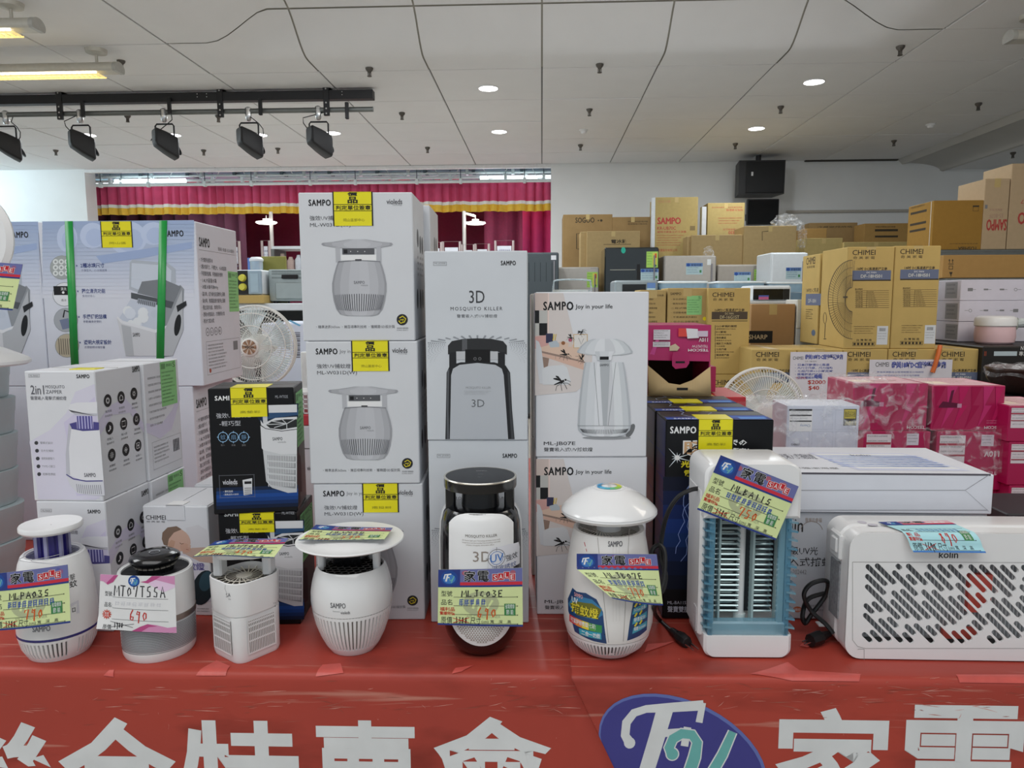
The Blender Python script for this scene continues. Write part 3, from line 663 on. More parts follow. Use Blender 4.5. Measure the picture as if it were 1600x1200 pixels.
for cl, xa, xb, lf, sd in ((lb, 0, 890, .0023, 3), (rb, 960, 1600, .0002, 4)):
    P = Print(conv=cloth_uv, lay=.00002); r = random.Random(sd); sm = [M(h, .6, var=0) for h in ('#b4695c', '#8c4436', '#9c5a4c', '#c98a7e')]
    for i in range(130):
        x, y = r.uniform(xa, xb), r.choice((r.gauss(1082, 10), r.gauss(1104, 4), r.uniform(1000, 1130))); l = r.uniform(3, 26) * (1.5 if y > 1060 else .6); dy = r.uniform(-1, 1) * (2 if r.random() < .8 else 9)
        if y > 1055 or y < 1044: P.stroke([(x, y), (x + l / 2, y + dy * .4), (x + l, y + dy)], [.2, r.uniform(.4, 1.3), .2], r.choice(sm), 1)
    tag(P.build('scuff_marks', cl, lambda u, v, h, lf=lf: cloth_pt(u, v, lf + h), sub=.02), kind='stuff')
tapem = M('#c4564e', .35, var=.1, scale=40)
def tape_piece(px, par, lift):
    P = Print(conv=cloth_uv); q = [P.conv(*p) for p in px]; us = [p[0] for p in q]; vs = [p[1] for p in q]
    P._a(q, [tuple(range(len(q)))], tapem, 1); P.build('red_tape', par, lambda u, v, h: cloth_pt(u, v, h + lift + .0008), sub=.006)
for px in ([(168, 1050), (173, 1046), (180, 1046), (184, 1052)], [(310, 1051), (340, 1033), (361, 1042), (356, 1051)], [(495, 1051), (505, 1040), (533, 1038), (537, 1051)], [(706, 1053), (712, 1046), (740, 1042), (722, 1051)]): tape_piece(px, lb, .0024)
for px in ([(1007, 1021), (1012, 1008), (1040, 1006), (1056, 1003), (1040, 1010)], [(1173, 1055), (1200, 1048), (1232, 1037), (1250, 1050), (1346, 1056), (1346, 1063), (1240, 1062)], [(1495, 1057), (1600, 1057), (1640, 1057), (1640, 1066), (1505, 1067)], [(1250, 1012), (1258, 1004), (1300, 1002), (1262, 1014)]): tape_piece(px, rb, .0004)

# ------------------------------------------------------------------ price cards
ycard = M('#ccd89c', .6, var=.03); bcard = M('#a6d4dc', .6, var=.03); wcard = M('#e2e0e2', .6, var=.03); navy = ink('#2b3a7c'); purp = ink('#666a9c'); lblue = ink('#3f74b8'); rib = ink('#c03040'); dgreen = ink('#3f7d4a'); wm = ink('#a9b08a')
def emblem(P, x, y, r):
    P.disc(x, y, r, ink('#21468c'), r * .95); P.disc(x, y + r * .1, r * .75, lblue, r * .62)
    P.stroke([(x - .62 * r, y + .1 * r), (x - .5 * r, y - .42 * r), (x + .25 * r, y - .5 * r)], r * .16, WH); P.stroke([(x - .15 * r, y - .48 * r), (x - .38 * r, y + .42 * r)], r * .2, WH); P.stroke([(x - .3 * r, y - .05 * r), (x + .05 * r, y - .08 * r)], r * .13, WH)
    P.stroke([(x + .02 * r, y + .02 * r), (x + .1 * r, y + .35 * r), (x + .4 * r, y + .2 * r), (x + .6 * r, y - .25 * r)], r * .13, teal); P.stroke([(x + .5 * r, y), (x + .25 * r, y + .62 * r)], r * .13, teal)
def sale(P, x, y, s):
    for i, (ch, dy) in enumerate(zip('SALE', (.12, .05, -.12, .12))):
        x0 = x + i * 8 * s; y0 = y + dy * 12 * s
        P.rect(x0 - .5, y0 - .5, x0 + 7.9 * s + .5, y0 + 9.5 * s + .5, WH); P.rect(x0, y0, x0 + 7.9 * s, y0 + 9.5 * s, ink('#b5242c')); P.text(ch, x0 + 1.5 * s, y0 + 1.4 * s, x0 + 6.3 * s, y0 + 8 * s, WH, bold=.006)
def price_card(label, mp, model, price, old, kind='yellow', seed=1, par=None, name_n=7, extra=True):
    W, H = 130., 92.
    body = {'yellow': ycard, 'blue': bcard, 'white': wcard}[kind]
    mb = MB(); g = lambda i, j: mp(i, j, 0.)
    nu, nv = 28, 24; q = lambda i, j: mp(i, 1 - j, 0.); mb.grid(lambda i, j: mp(i, 1 - j, 0.), nu, nv, body); mb.grid(lambda i, j: mp(1 - i, 1 - j, -.0004), nu, nv, wcard)
    o = mb.build('price_card', ang=1.2); tag(o, label, 'price card', 'hall price cards')
    P = Print(conv=lambda x, y: (x / W, y / H), lay=.00007)
    hk = ink('#26262a'); rk = ink('#b8281e'); ok = ink('#c4541e') if kind == 'yellow' else rk; bk = ink('#2c4c9c')
    if kind != 'white':
        hh = 29 if kind == 'yellow' else 20
        P.bar(0, 0, W, hh, purp if kind == 'yellow' else ink('#c9a0a8'), 14, 4)
        r = random.Random(seed)
        for i in range(7): P.disc(30 + r.random() * 95, 6 + r.random() * (hh - 20), 3 + 3 * r.random(), ink(r.choice(['#5a5a9a', '#a05a6a', '#6a6fa8', '#8a5a80'])), 4, 10)
        P.bar(0, hh - 8, W, hh - 3, rib, 14); P.bar(0, hh - 3, W, hh, navy, 14); P.bar(0, 0, 34, hh, navy, 6, 3)
        emblem(P, 17, hh * .48, 13 if kind == 'yellow' else 9)
        for dx, m in ((-.5, WH), (.5, WH), (0, K)): P.text('家', 40 + dx, 2.5 + dx, 58 + dx, hh - 9, m, bold=.02); P.text('電', 61 + dx, 2.5 + dx, 79 + dx, hh - 9, m, bold=.02)
        if kind == 'yellow': sale(P, 84, 7, 1.1)
        else: P.text('特賣會', 84, 5, 120, hh - 9, WH, bold=.02)
        P.bar(0, H - 3, W, H, lblue if kind == 'blue' else navy, 14)
        if kind == 'yellow':
            P.disc(66, 56, 28, wm, 20); P.stroke([(54, 64), (58, 46), (74, 44)], 4, ycard); P.stroke([(66, 45), (62, 68)], 4, ycard); P.stroke([(72, 54), (76, 64), (84, 50)], 3.5, ycard); P.text('AIR-CONDITIONER', 44, 74, 96, 79, wm)
        y = hh + 4; st = (H - hh - 6) / 4
        for i, t in enumerate(('型號', '品名', None, None)):
            yy = y + st * i
            if t and not (kind == 'blue' and i == 0): P.text(t, 5, yy + 2, 22, yy + st - 3, hk)
            P.stroke([(24, yy + st - 2), (W - 8, yy + st - 2)], .6, hk); P.disc(W - 8, yy + st - 2, .9, hk, n=6)
        P.text('福利品' if kind == 'yellow' else '新 品', 3, y + st * 2 + .5, 26, y + st * 2.5, rk, bold=.012); P.text('驚爆特價', 3, y + st * 2.55, 26, y + st * 3 - .5, rk, bold=.012)
        P.text('原價', 5, y + st * 3 + 2, 22, y + st * 4 - 1, hk); P.text('尺寸', 50, y + st * 3 + 2, 66, y + st * 4 - 1, hk); P.text('(cm) 寬   .深   .高', 67, y + st * 3 + 6, 112, y + st * 4 - 2, hk)
        P.rect(102, y + st * 1.6, 119, y + st * 2.9, dgreen); P.text('省電標章', 103.5, y + st * 1.65, 117.5, y + st * 2.15, WH); P.text('節 能', 105, y + st * 2.25, 116, y + st * 2.8, WH)
        P.hand(model, 36, y + 1.5, 36 + 9.4 * len(model), y + st - 2.5, 1.8, hk, seed=seed) if kind == 'yellow' else None
        P.scrawl(name_n, 32, y + st + 1, 32 + 8.5 * name_n, y + 2 * st - 2.5, 1.1, bk if kind == 'yellow' else ink('#5a8ab0'), seed)
        P.hand(price, 60, y + st * 2 + 1, 92, y + st * 3.15, 2.0, ok, seed=seed + 3)
        if old: P.hand(old, 27, y + st * 3 + 2, 46, y + st * 4 - 1.5, 1.3, hk, seed=seed + 5); P.stroke([(23, y + st * 3 + 4), (48, y + st * 4 - 3)], .9, rk); P.stroke([(23, y + st * 4 - 2), (48, y + st * 3 + 3)], .9, rk)
    else:
        pk = ink('#c98ab0'); pk2 = ink('#b04a7e'); pl = ink('#dcc0d8')
        P.poly([(0, 0), (33, 0), (24, 12), (14, 17), (6, 12), (0, 11)], pk); P.poly([(14, 17), (24, 12), (33, 0), (26, 0), (12, 14)], pk2)
        P.poly([(85, 12), (100, 0), (130, 0), (130, 18), (112, 26), (98, 20)], pl); P.poly([(72, 10), (85, 12), (98, 6), (108, 0), (92, 0), (82, 8)], pk2); P.poly([(98, 6), (108, 0), (130, 0), (130, 14), (118, 6)], pk)
        P.poly([(130, 92), (130, 82), (116, 84), (98, 80), (84, 79), (72, 84), (58, 92)], pk); P.poly([(100, 82), (84, 79), (72, 84), (58, 92), (74, 92), (86, 84)], pk2)
        emblem(P, 61, 9, 10)
        for i, t in enumerate(('型號:', '品名:', None, '原價')):
            yy = 22 + 18.5 * i
            if t: P.text(t, 10, yy + 6, 24, yy + 14, hk)
            P.stroke([(24, yy + 15), (118, yy + 15.4)], .5, hk)
        P.hand(model, 26, 17, 116, 35, 1.8, hk, seed=2); P.scrawl(8, 28, 44, 108, 51, .4, ink('#c2c2c8'), 4); P.hand(price, 54, 58, 86, 74, 1.9, rk, seed=5); P.hand('1988', 28, 79, 44, 88, 1.3, hk, seed=6); P.stroke([(22, 78), (60, 86)], .7, hk); P.stroke([(24, 87), (62, 80)], .7, hk)
        for i in range(12): a = i * PI / 6; P.stroke([(15, 67), (15 + 8 * math.cos(a), 67 + 8 * math.sin(a))], 1.6, ink('#c4543a'))
        P.disc(15, 67, 5.5, ink('#c23a2a')); P.text('驚爆', 11, 63, 19, 67, WH); P.text('特價', 11, 67.5, 19, 71, WH)
    P.build('card_print', o, lambda u, v, h: mp(u, v, h), sub=.09)
    return o
def quad_map(tl, tr, br, bl, bend=None, lift=0.):
    tl, tr, br, bl = (Vector(p) for p in (tl, tr, br, bl)); n = (bl - tl).cross(tr - tl).normalized() 
    if n.y > 0 and abs(n.y) > .3: n = -n
    if abs(n.y) <= .3 and n.z < 0: n = -n
    def mp(s, t, h):
        p = (tl * (1 - s) + tr * s) * (1 - t) + (bl * (1 - s) + br * s) * t
        b = bend(s, t) if bend else 0
        return p + n * (h + b + lift)
    return mp
# ================================================================== THE ROW OF LAMPS ON THE TABLE
pw = M('#e6e6e6', .28, var=.015, spec=.5); pw2 = M('#dadadc', .4, var=.02); gloss = M('#e8e6e4', .12, var=.01, coat=.4); dkslot = M('#5d5a58', .7, var=0); blk = M('#0d0d0f', .18, var=0, coat=.3); violet = M('#2c2668', .25, var=.05)
class Stand:
    # a lamp on the table: cx, yb = photo position of the front foot, rpx = half width of the foot, rm = of the belly (pixels)
    def __init__(s, name, label, cx, yb, rpx, rm=60, kf=1.03, group='mosquito lamps on show'):
        f = atZ(cx, yb, TZ + .0025); s.d = Vector((f.x, f.y, 0)).normalized(); s.cth = math.cos(math.atan2(f.x, f.y) + YAW)
        s.k = f.y / F * s.cth * kf; r = rpx * s.k; s.k = (f.y + r) / F * s.cth * kf; c = f + s.d * (rpx * s.k); s.X, s.Y = c.x, c.y; s.cx = cx; s.rm = rm
        s.root = empty(name, (s.X, s.Y, TZ + .0025), label, 'mosquito lamp', group)
        s.rt = Vector((s.d.y, -s.d.x, 0)); s.mw = Matrix.Translation((s.X, s.Y, TZ + .0025)); s.ang = math.atan2(-s.d.y, -s.d.x)
    def z(s, y, hw=None):       # height at which the front of a ring of half width hw shows at picture row y
        f = Vector((s.X, s.Y, 0)) - s.d * (s.rm if hw is None else hw) * s.k; px = s.cx + (800 - s.cx) * (1030 - y) / 9700
        g = ray(px, y); t = f.dot(s.d) / Vector((g.x, g.y, 0)).dot(s.d); return CAMZ + g.z * t - TZ - .0025
    def r(s, hw, y=0): return hw * s.k
    def pr(s, pts): return sorted([(s.r(hw), max(0., s.z(y, hw)) if y else 0.) for hw, y in pts], key=lambda t: t[1])
    def wrap(s, prof, R0):
        def R(z):
            for (ra, za), (rb, zb) in zip(prof, prof[1:]):
                if za <= z <= zb and zb > za: return ra + (rb - ra) * (z - za) / (zb - za)
            return prof[0][0] if z < prof[0][1] else prof[-1][0]
        fc = Face(-s.d * R0, s.rt, (0, 0, 1), -s.d, s.mw)
        def mp(u, v, h):
            r = R(v) + h; q = max(-.99, min(.99, u / r)); return s.rt * (r * q) - s.d * (r * math.sqrt(1 - q * q)) + Vector((0, 0, v))
        return fc, mp
def inlet(mb, r, z, m, n=26, r0=.3, tw=.0):          # radial vanes in a round inlet
    for i in range(n):
        a = 2 * PI * i / n; c, s_ = math.cos(a), math.sin(a); c2, s2 = math.cos(a + tw), math.sin(a + tw); t = .0012
        mb.add([(r * r0 * c - t * s_, r * r0 * s_ + t * c, z), (r * r0 * c + t * s_, r * r0 * s_ - t * c, z), (r * c2 + t * s2, r * s2 - t * c2, z), (r * c2 - t * s2, r * s2 + t * c2, z)] + [(r * r0 * c - t * s_, r * r0 * s_ + t * c, z - .006), (r * r0 * c + t * s_, r * r0 * s_ - t * c, z - .006), (r * c2 + t * s2, r * s2 - t * c2, z - .006), (r * c2 - t * s2, r * s2 + t * c2, z - .006)], [(0, 1, 2, 3), (0, 4, 5, 1), (3, 2, 6, 7)], m)
# -- 1 white lamp with violet column
L1 = Stand('mosquito_lamp', 'white rounded mosquito lamp with violet column and flat disc cap, leftmost', 96, 1032, 50, 65, 1.08)
pf = L1.pr([(50, 0), (60, 1019), (64.5, 1003), (65.5, 985), (65, 960), (63, 930), (60, 905), (56, 885), (51, 872), (48, 868.5), (45, 868)])
fa = lambda a: any(lo < ((a - L1.ang + PI) % (2 * PI) - PI) < hi for lo, hi in ((-1.25, .17), (.5, 1.3), (1.9, 3.0), (-2.9, -1.9)))
mb = MB(); z9 = L1.z(999)
mb.slots([p for p in pf if p[1] <= z9] + [(L1.r(64.7), z9)], pw, dkslot, 56, L1.z(1027, 56), L1.z(1004), .004, rng=fa, cap1=False); mb.build('vented_base', L1.root); mb = MB()
top = [(L1.r(65.3), L1.z(996))] + [p for p in pf if p[1] > L1.z(995.5)]
mb.lathe(top + [(L1.r(42), L1.z(870, 45)), (L1.r(42), L1.z(890, 42))], pw, 48, cap0=False, cap1=False); bo = mb.build('body', L1.root)
mb = MB(); mb.lathe([(L1.r(64.5), L1.z(1000)), (L1.r(65.8), L1.z(999)), (L1.r(66), L1.z(996.5)), (L1.r(65), L1.z(995))], violet, 48, cap0=False, cap1=False); mb.build('blue_trim_line', L1.root)
mb = MB(); mb.lathe([(.001, L1.z(886, 42)), (L1.r(42), L1.z(885, 42))], M('#1a1738', .6), 30); inlet(mb, L1.r(42), L1.z(873, 42), violet, 30, .55, .3); mb.build('inlet_grille', L1.root)
mb = MB(); mb.lathe([(L1.r(25), L1.z(885, 25)), (L1.r(25), L1.z(825, 25))], M('#3a3288', .15, var=0, trans=.3), 28)
for i in range(14): a = i * PI / 7; mb.box((L1.r(25, 868) * math.cos(a) - .003, L1.r(25, 868) * math.sin(a) - .003, L1.z(880, 25)), (L1.r(25, 868) * math.cos(a) + .003, L1.r(25, 868) * math.sin(a) + .003, L1.z(826, 25)), M('#9a98b8', .4) if i % 2 else violet)
mb.build('lamp_column', L1.root)
mb = MB(); R = L1.r(51, 820); z0 = L1.z(834, 50); mb.lathe([(R * .6, z0 - .001), (R * .93, z0), (R, z0 + .004), (R, z0 + .010), (R * .97, z0 + .0125), (R * .8, z0 + .012), (R * .45, z0 + .009), (.001, z0 + .0085)], pw, 44, cap1=False); mb.build('cap', L1.root)
fc, mp = L1.wrap(pf, L1.r(64)); P = Print(fc)
P.text('SAMPO', 50, 980, 79, 988.5, ink('#77787c'), bold=.03); P.disc(100, 922, 25, ink('#dcdce0'), 25, 24); P.text('吸入電擊', 82, 902, 118, 912, K); P.text('捕蚊', 96, 910, 121, 921, K, bold=.01); P.frame(113, 951, 118, 957, .8, K); P.stroke([(103, 950), (122, 942), (122, 960)], 5, ink('#c8c8ce'))
P.build('printed_marks', L1.root, mp, sub=.005)
# -- 2 white and black round lamp
L2 = Stand('mosquito_lamp', 'white cylindrical mosquito lamp with glossy black oval top and perforated lower half', 252, 1034, 54, 58, 1.10)
pf = L2.pr([(54, 0), (56.5, 1030), (58, 1015), (59, 970), (58.5, 930), (57.5, 903), (56, 900), (54, 899.5)])
mb = MB(); zb = 0; lo = [p for p in pf if p[1] < L2.z(1021)]
mb.lathe(lo + [(L2.r(57.5), L2.z(1021))], pw, 48, cap1=False); mb.build('base_ring', L2.root); mb = MB(); mb.lathe([(L2.r(58.7), L2.z(967))] + [p for p in pf if p[1] > L2.z(966)] + [(L2.r(52), L2.z(901, 54)), (L2.r(51), L2.z(918, 54))], pw, 48, cap0=False, cap1=False); mb.build('body', L2.root)
mb = MB(); r1 = L2.r(57.6, 985); mb.lathe([(r1 * .985, L2.z(1021)), (r1, L2.z(1019)), (L2.r(58.3), L2.z(977)), (L2.r(57.8), L2.z(976))], M('#b9bbbe', .45), 48, cap0=False, cap1=False); mesh_o = mb.build('perforated_sleeve', L2.root)
fc, mp = L2.wrap(pf, L2.r(57.5)); P = Print(fc); dm = ink('#6a6c70')
mb = MB(); k = 0
for j in range(15):
    zz = L2.z(1017) + (L2.z(980) - L2.z(1017)) * j / 14
    for i in range(64):
        u = ((i + .5 * (j % 2)) / 64 - .5) * 1.96 * r1
        c = [mp(u + .0009 * math.cos(t), zz + .0011 * math.sin(t), .0004) for t in (0, PI / 2, PI, 1.5 * PI)]; mb.add(c, [(0, 1, 2, 3)], dm)
tag(mb.build('sleeve_holes', L2.root), kind='stuff')
mb = MB(); mb.lathe([(L2.r(58), L2.z(977)), (L2.r(59.3), L2.z(976)), (L2.r(59.3), L2.z(968)), (L2.r(58), L2.z(967))], M('#8d8078', .3, .6), 48, cap0=False, cap1=False); mb.build('bronze_band', L2.root)
mb = MB(); R = L2.r(52, 890); mb.lathe([(.001, L2.z(914, 52)), (L2.r(51), L2.z(913, 52))], blk, 30)
for i in range(30): y = -R + 2 * R * (i + .5) / 30; w = math.sqrt(max(R * R - y * y, 0)) * .99; mb.add([(-w, y - .001, L2.z(903, 52)), (w, y - .001, L2.z(903, 52)), (w, y + .001, L2.z(903, 52)), (-w, y + .001, L2.z(903, 52)), (-w, y - .001, L2.z(910, 52)), (w, y - .001, L2.z(910, 52))], [(0, 1, 2, 3), (0, 4, 5, 1)], M('#1c1c1f', .35))
mb.build('top_vent', L2.root)
mb = MB(); mb.lathe([(L2.r(29), L2.z(905, 29)), (L2.r(29), L2.z(876, 29))], blk, 30); mb.build('neck', L2.root)
mb = MB(); R = L2.r(39.5); zk = L2.z(889, 32); mb.lathe([(R * .6, zk), (R * .8, zk + .003), (R * .97, zk + .010), (R, zk + .014), (R * .96, zk + .018), (R * .8, zk + .0225), (R * .6, zk + .0245), (R * .57, zk + .023), (.001, zk + .0235)], blk, 48, cap1=False); cap = mb.build('cap', L2.root)
mb = MB()
for i in range(22): a = 2 * PI * i / 22; mb.box((-.004, -.001, zk + .001), (.004, .0008, zk + .0035), M('#77726a', .4)); mb.v[-8:] = [(rot2((x, y - R * .8), a)[0], rot2((x, y - R * .8), a)[1], z) for x, y, z in mb.v[-8:]]
mb.lathe([(.008, zk + .024), (.0095, zk + .0245), (.0095, zk + .024)], M('#8d9096', .3), 16, cap0=False, cap1=False); mb.build('light_slits', cap)
# -- 3 white square-ish lamp with slatted grilles
L3 = Stand('mosquito_lamp', 'white upright mosquito lamp with slatted lower grilles and bridge top', 388, 1033, 46, 48)
def sq(a, rr, rotz, n=6): return [rot2(p, rotz) for p in rrect(2 * a, 2 * a, a * rr, n)]
RZ = -.62; a0 = L3.r(45, 1000); mb = MB(); Z = lambda y: L3.z(y)
lowb = [(a0 * .93, 0), (a0 * .97, .006), (a0 * .985, Z(962))]; upb = [(a0 * 1.03, Z(961)), (a0 * 1.05, Z(955)), (a0 * 1.07, Z(916)), (a0 * 1.07, Z(909)), (a0 * 1.03, Z(908)), (a0 * 1.01, Z(920))]
mb.loft([[(x, y, z) for x, y in sq(a, .42, RZ)] for a, z in lowb], pw, True, True); mb.loft([[(x, y, z) for x, y in sq(a, .62, RZ)] for a, z in upb], pw, True, False); mb.build('body', L3.root)
for side in range(4):
    mb = MB(); th = RZ + side * PI / 2; w = a0 * .58; z0, z1 = .016, Z(968)
    def pp(u, d, z): q = rot2((u, -a0 * .985 - d), th); return (q[0], q[1], z)
    n = 17; rows = [0, .37, .62, .80, .92, 1]
    mb.add([pp(-w, .0002, z0), pp(w, .0002, z0), pp(w, .0002, z1), pp(-w, .0002, z1)], [(0, 1, 2, 3)], M('#837c76', .7, var=0))
    for i in range(n):
        u = -w + 2 * w * (i + .5) / n; t = w / n * .55
        mb.add([pp(u - t, .0012, z0), pp(u + t, .0012, z0), pp(u + t, .0012, z1), pp(u - t, .0012, z1)], [(0, 1, 2, 3)], pw)
    for k in rows: zz = z0 + (z1 - z0) * k; mb.add([pp(-w - .001, .0018, zz - .0016), pp(w + .001, .0018, zz - .0016), pp(w + .001, .0018, zz + .0016), pp(-w - .001, .0018, zz + .0016)], [(0, 1, 2, 3)], pw)
    for u in (-w, w): mb.add([pp(u - .001, .0018, z0), pp(u + .001, .0018, z0), pp(u + .001, .0018, z1), pp(u - .001, .0018, z1)], [(0, 1, 2, 3)], pw)
    mb.build('slatted_grille', L3.root)
mb = MB(); mb.add([(x, y, Z(920)) for x, y in sq(a0 * 1.0, .6, RZ)], [tuple(range(28))], M('#4a443e', .8)); inlet(mb, a0 * 1.02, Z(913), M('#cfcabf', .4), 22, .28, .35)
mb.lathe([(a0 * .3, Z(913)), (a0 * .3, Z(912)), (a0 * .25, Z(911)), (.001, Z(910.5))], M('#cfcabf', .4), 20); mb.lathe([(a0 * .66, Z(913)), (a0 * .7, Z(912.5)), (a0 * .66, Z(912))], M('#cfcabf', .4), 30, cap0=False, cap1=False); mb.build('top_vent', L3.root)
ar = .12
for sgn in (-1, 1):
    q = rot2((sgn * a0 * .9, .004), ar); mb = MB(); mb.box((q[0] - .008, q[1] - .014, Z(912)), (q[0] + .008, q[1] + .014, Z(876)), pw2, .003); mb.build('bridge_post', L3.root)
mb = MB(); o2 = [rot2(p, ar) for p in rrect(2.05 * a0, 1.25 * a0, a0 * .55, 6)]; mb.loft([[(x * .95, y * .95, Z(879)) for x, y in o2], [(x, y, Z(877)) for x, y in o2], [(x, y, Z(873)) for x, y in o2], [(x * .97, y * .97, Z(871.5)) for x, y in o2]], pw); mb.build('bridge_top', L3.root)
fc = Face(-L3.d * a0 * 1.09, L3.rt, (0, 0, 1), -L3.d, L3.mw); P = Print(fc); gk = ink('#6a6a6e')
P.text('SAMPO', 353, 926, 373, 932, gk, bold=.02); P.text('Powered by violeds', 357, 933.5, 379, 937, gk); P.stroke([(352, 914), (351.5, 920), (354, 926), (353, 929)], .5, gk); P.stroke([(374, 914), (370, 920)], .5, gk); P.stroke([(374, 914), (375.5, 922)], .5, gk)
P.text('▲', 429, 945, 431, 948, gk) ; P.text('UV', 427, 941, 432, 943, gk)
P.build('printed_logo', L3.root)
# -- 4 glossy jar lamp with wide dish
L4 = Stand('mosquito_lamp', 'glossy white jar-shaped mosquito lamp under a wide flat dish', 553, 1025, 38, 65)
pf = L4.pr([(37, 0), (44, 1018), (52, 1006), (59, 990), (63.5, 972), (65.5, 955), (65, 940), (62.5, 925), (59, 911), (55.5, 901), (53, 897)])
zs = L4.z(967); mb = MB()
mb.slots([p for p in pf if p[1] < zs] + [(L4.r(64), zs)], gloss, M('#77716a', .7, var=0), 58, L4.z(1017, 46), L4.z(972), .0035, duty=.36, cap1=False); mb.build('vented_base', L4.root); mb = MB()
mb.lathe([(L4.r(64.3), zs + .0008)] + [p for p in pf if p[1] > zs] + [(L4.r(51), L4.z(898, 52)), (L4.r(50), L4.z(910, 51))], gloss, 56, cap0=False, cap1=False); mb.build('body', L4.root)
mb = MB(); r5 = L4.r(51); zz = L4.z(899, 51); mb.lathe([(.001, L4.z(904, 51)), (r5, L4.z(904, 51))], blk, 30)
hx = M('#3c3a38', .35)
for i in range(-5, 6):
    for j in range(-5, 6):
        x = (i + .5 * (j % 2)) * .0125; y = j * .0108
        if x * x + y * y < (r5 * .9) ** 2: mb.tube([(x + .0066 * math.cos(k * PI / 3 + PI / 6), y + .0066 * math.sin(k * PI / 3 + PI / 6), zz) for k in range(6)], .0009, hx, 3, closed=True)
mb.build('honeycomb_mesh', L4.root)
zd = L4.z(872, 84)
for a in (-.25, PI + .25, PI / 2 + .6, PI / 2 - .6):
    c, s_ = math.cos(a) * L4.r(46, 880), math.sin(a) * L4.r(46, 880); mb = MB(); mb.loft([[(c + x * .9, s_ + y, L4.z(902, 51)) for x, y in rrect(.013, .016, .004, 3)], [(c * 1.0 + x, s_ * 1.0 + y, zd + .002) for x, y in rrect(.014, .018, .004, 3)]], pw2); mb.build('dish_post', L4.root)
mb = MB(); R = L4.r(86.5); mb.lathe([(R * .5, zd - .004), (R * .8, zd - .001), (R * .96, zd + .002), (R, zd + .005), (R * .985, zd + .007), (R * .9, zd + .0055), (R * .68, zd + .003), (R * .63, zd + .005), (R * .3, zd + .008), (.001, zd + .009)], M('#dedddb', .38, var=.01), 64, cap1=False); mb.build('dish', L4.root)
mb = MB(); mb.box((-.03, -.01, L4.z(896, 20)), (.02, .03, zd), blk); mb.build('lamp_block', L4.root)
fc, mp = L4.wrap(pf, L4.r(65)); P = Print(fc); gk = ink('#5a5a5e')
P.text('SAMPO', 516, 944, 540, 952, gk, bold=.02); P.text('Powered by', 520, 956.5, 531, 958.5, gk); P.text('violeds', 532, 955, 547, 960, gk, bold=.01); P.build('printed_logo', L4.root, mp, sub=.005)
# -- 5 black 3D lamp
L5 = Stand('mosquito_lamp', 'black mosquito lamp with white front plate and round touch top', 753, 1026, 34, 62)
pf = L5.pr([(32, 0), (46, 1020), (55, 1009), (60, 994), (62, 975), (62.5, 930), (62, 860), (60.5, 830), (57, 813), (52, 804), (45, 800)])
mb = MB(); mb.lathe(pf, blk, 56); mb.build('body', L5.root)
P5 = L5.r(58, 780); zt = L5.z
for a in (-.15, PI + .15, PI / 2):
    x, y = math.cos(a) * L5.r(46, 780), math.sin(a) * L5.r(46, 780); mb = MB(); mb.loft([[(x + p[0], y + p[1], zt(806, 45)) for p in rrect(.018, .022, .005, 3)], [(x + p[0], y + p[1], zt(772, 55)) for p in rrect(.018, .022, .005, 3)]], blk); mb.build('top_post', L5.root)
mb = MB(); mb.lathe([(L5.r(30, 780), zt(806, 45)), (L5.r(28, 780), zt(772, 55))], M('#17171a', .4), 24); mb.build('lamp_core', L5.root)
R = L5.r(56.5); t1 = zt(757, 56); mb = MB(); mb.lathe([(.001, zt(774, 56)), (R * .9, zt(774, 56)), (R * .99, zt(773, 56)), (R, zt(771, 56)), (R, t1)], blk, 56, cap1=False); mb.lathe([(R, t1), (R * .955, t1 + .0008), (.001, t1 + .0008)], M('#303236', .5, var=0, spec=.3), 56, cap0=False); tp = mb.build('touch_top', L5.root)
mb = MB(); mb.lathe([(R, t1 - .0015), (R * 1.004, t1), (R * .99, t1 + .0012), (R * .95, t1 + .001)], M('#c6c2b8', .25, .8), 56, cap0=False, cap1=False); mb.build('silver_ring', tp)
P = Print(lay=.00005); gk = ink('#9a9a9e')
P.text('SAMPO', -.010, .034, .010, .0295, gk, bold=.02); P.text('AUTO', -.005, .008, .005, .0055, gk); P.text('UV', -.003, -.014, .003, -.016, gk); P.conv = lambda x, y: (x, y)
P.build('touch_marks', tp, lambda u, v, h: Vector((u, v, t1 + .0008 + h)) )
for sg in (-1, 1):
    mb = MB(); secs = []
    for r_, z_ in [(r, z) for r, z in pf if z > L5.z(994)]:
        q = L5.rt * (sg * (r_ + .001)) - L5.d * .006; secs.append([q + L5.d * dy + L5.rt * (sg * dx) + Vector((0, 0, z_)) for dx, dy in ((0, 0), (.0025, .001), (.0025, .02), (0, .02))])
    mb.loft(secs, M('#c9c9c9', .3, .3)); mb.build('side_trim', L5.root)
fc, mp = L5.wrap(pf, L5.r(62)); P = Print(fc, lay=.00008); plate = M('#e2e2e4', .4, var=.01)
def sgrid(x0, x1, top, bot, n=24):       # plate between a top and bottom outline
    vs = []; m_ = 40
    for i in range(n + 1):
        x = x0 + (x1 - x0) * i / n; t, b = top(x), bot(x)
        for j in range(m_ + 1): vs.append(P.conv(x, t + (b - t) * j / m_))
    return vs, [(i * (m_ + 1) + j, i * (m_ + 1) + j + 1, (i + 1) * (m_ + 1) + j + 1, (i + 1) * (m_ + 1) + j) for i in range(n) for j in range(m_)]
cxp = 752; hwp = 51.5
topf = lambda x: 806 + 16 * (abs((x - cxp) / hwp)) ** 5 + 2 * ((x - cxp) / hwp) ** 2
botf = lambda x: 962 + 50 * math.sqrt(max(0, 1 - ((x - cxp) / (hwp + .3)) ** 2))
vs, fs = sgrid(cxp - hwp, cxp + hwp, topf, botf); P._a(vs, fs, plate, 28)
P.build('front_plate', L5.root, mp)
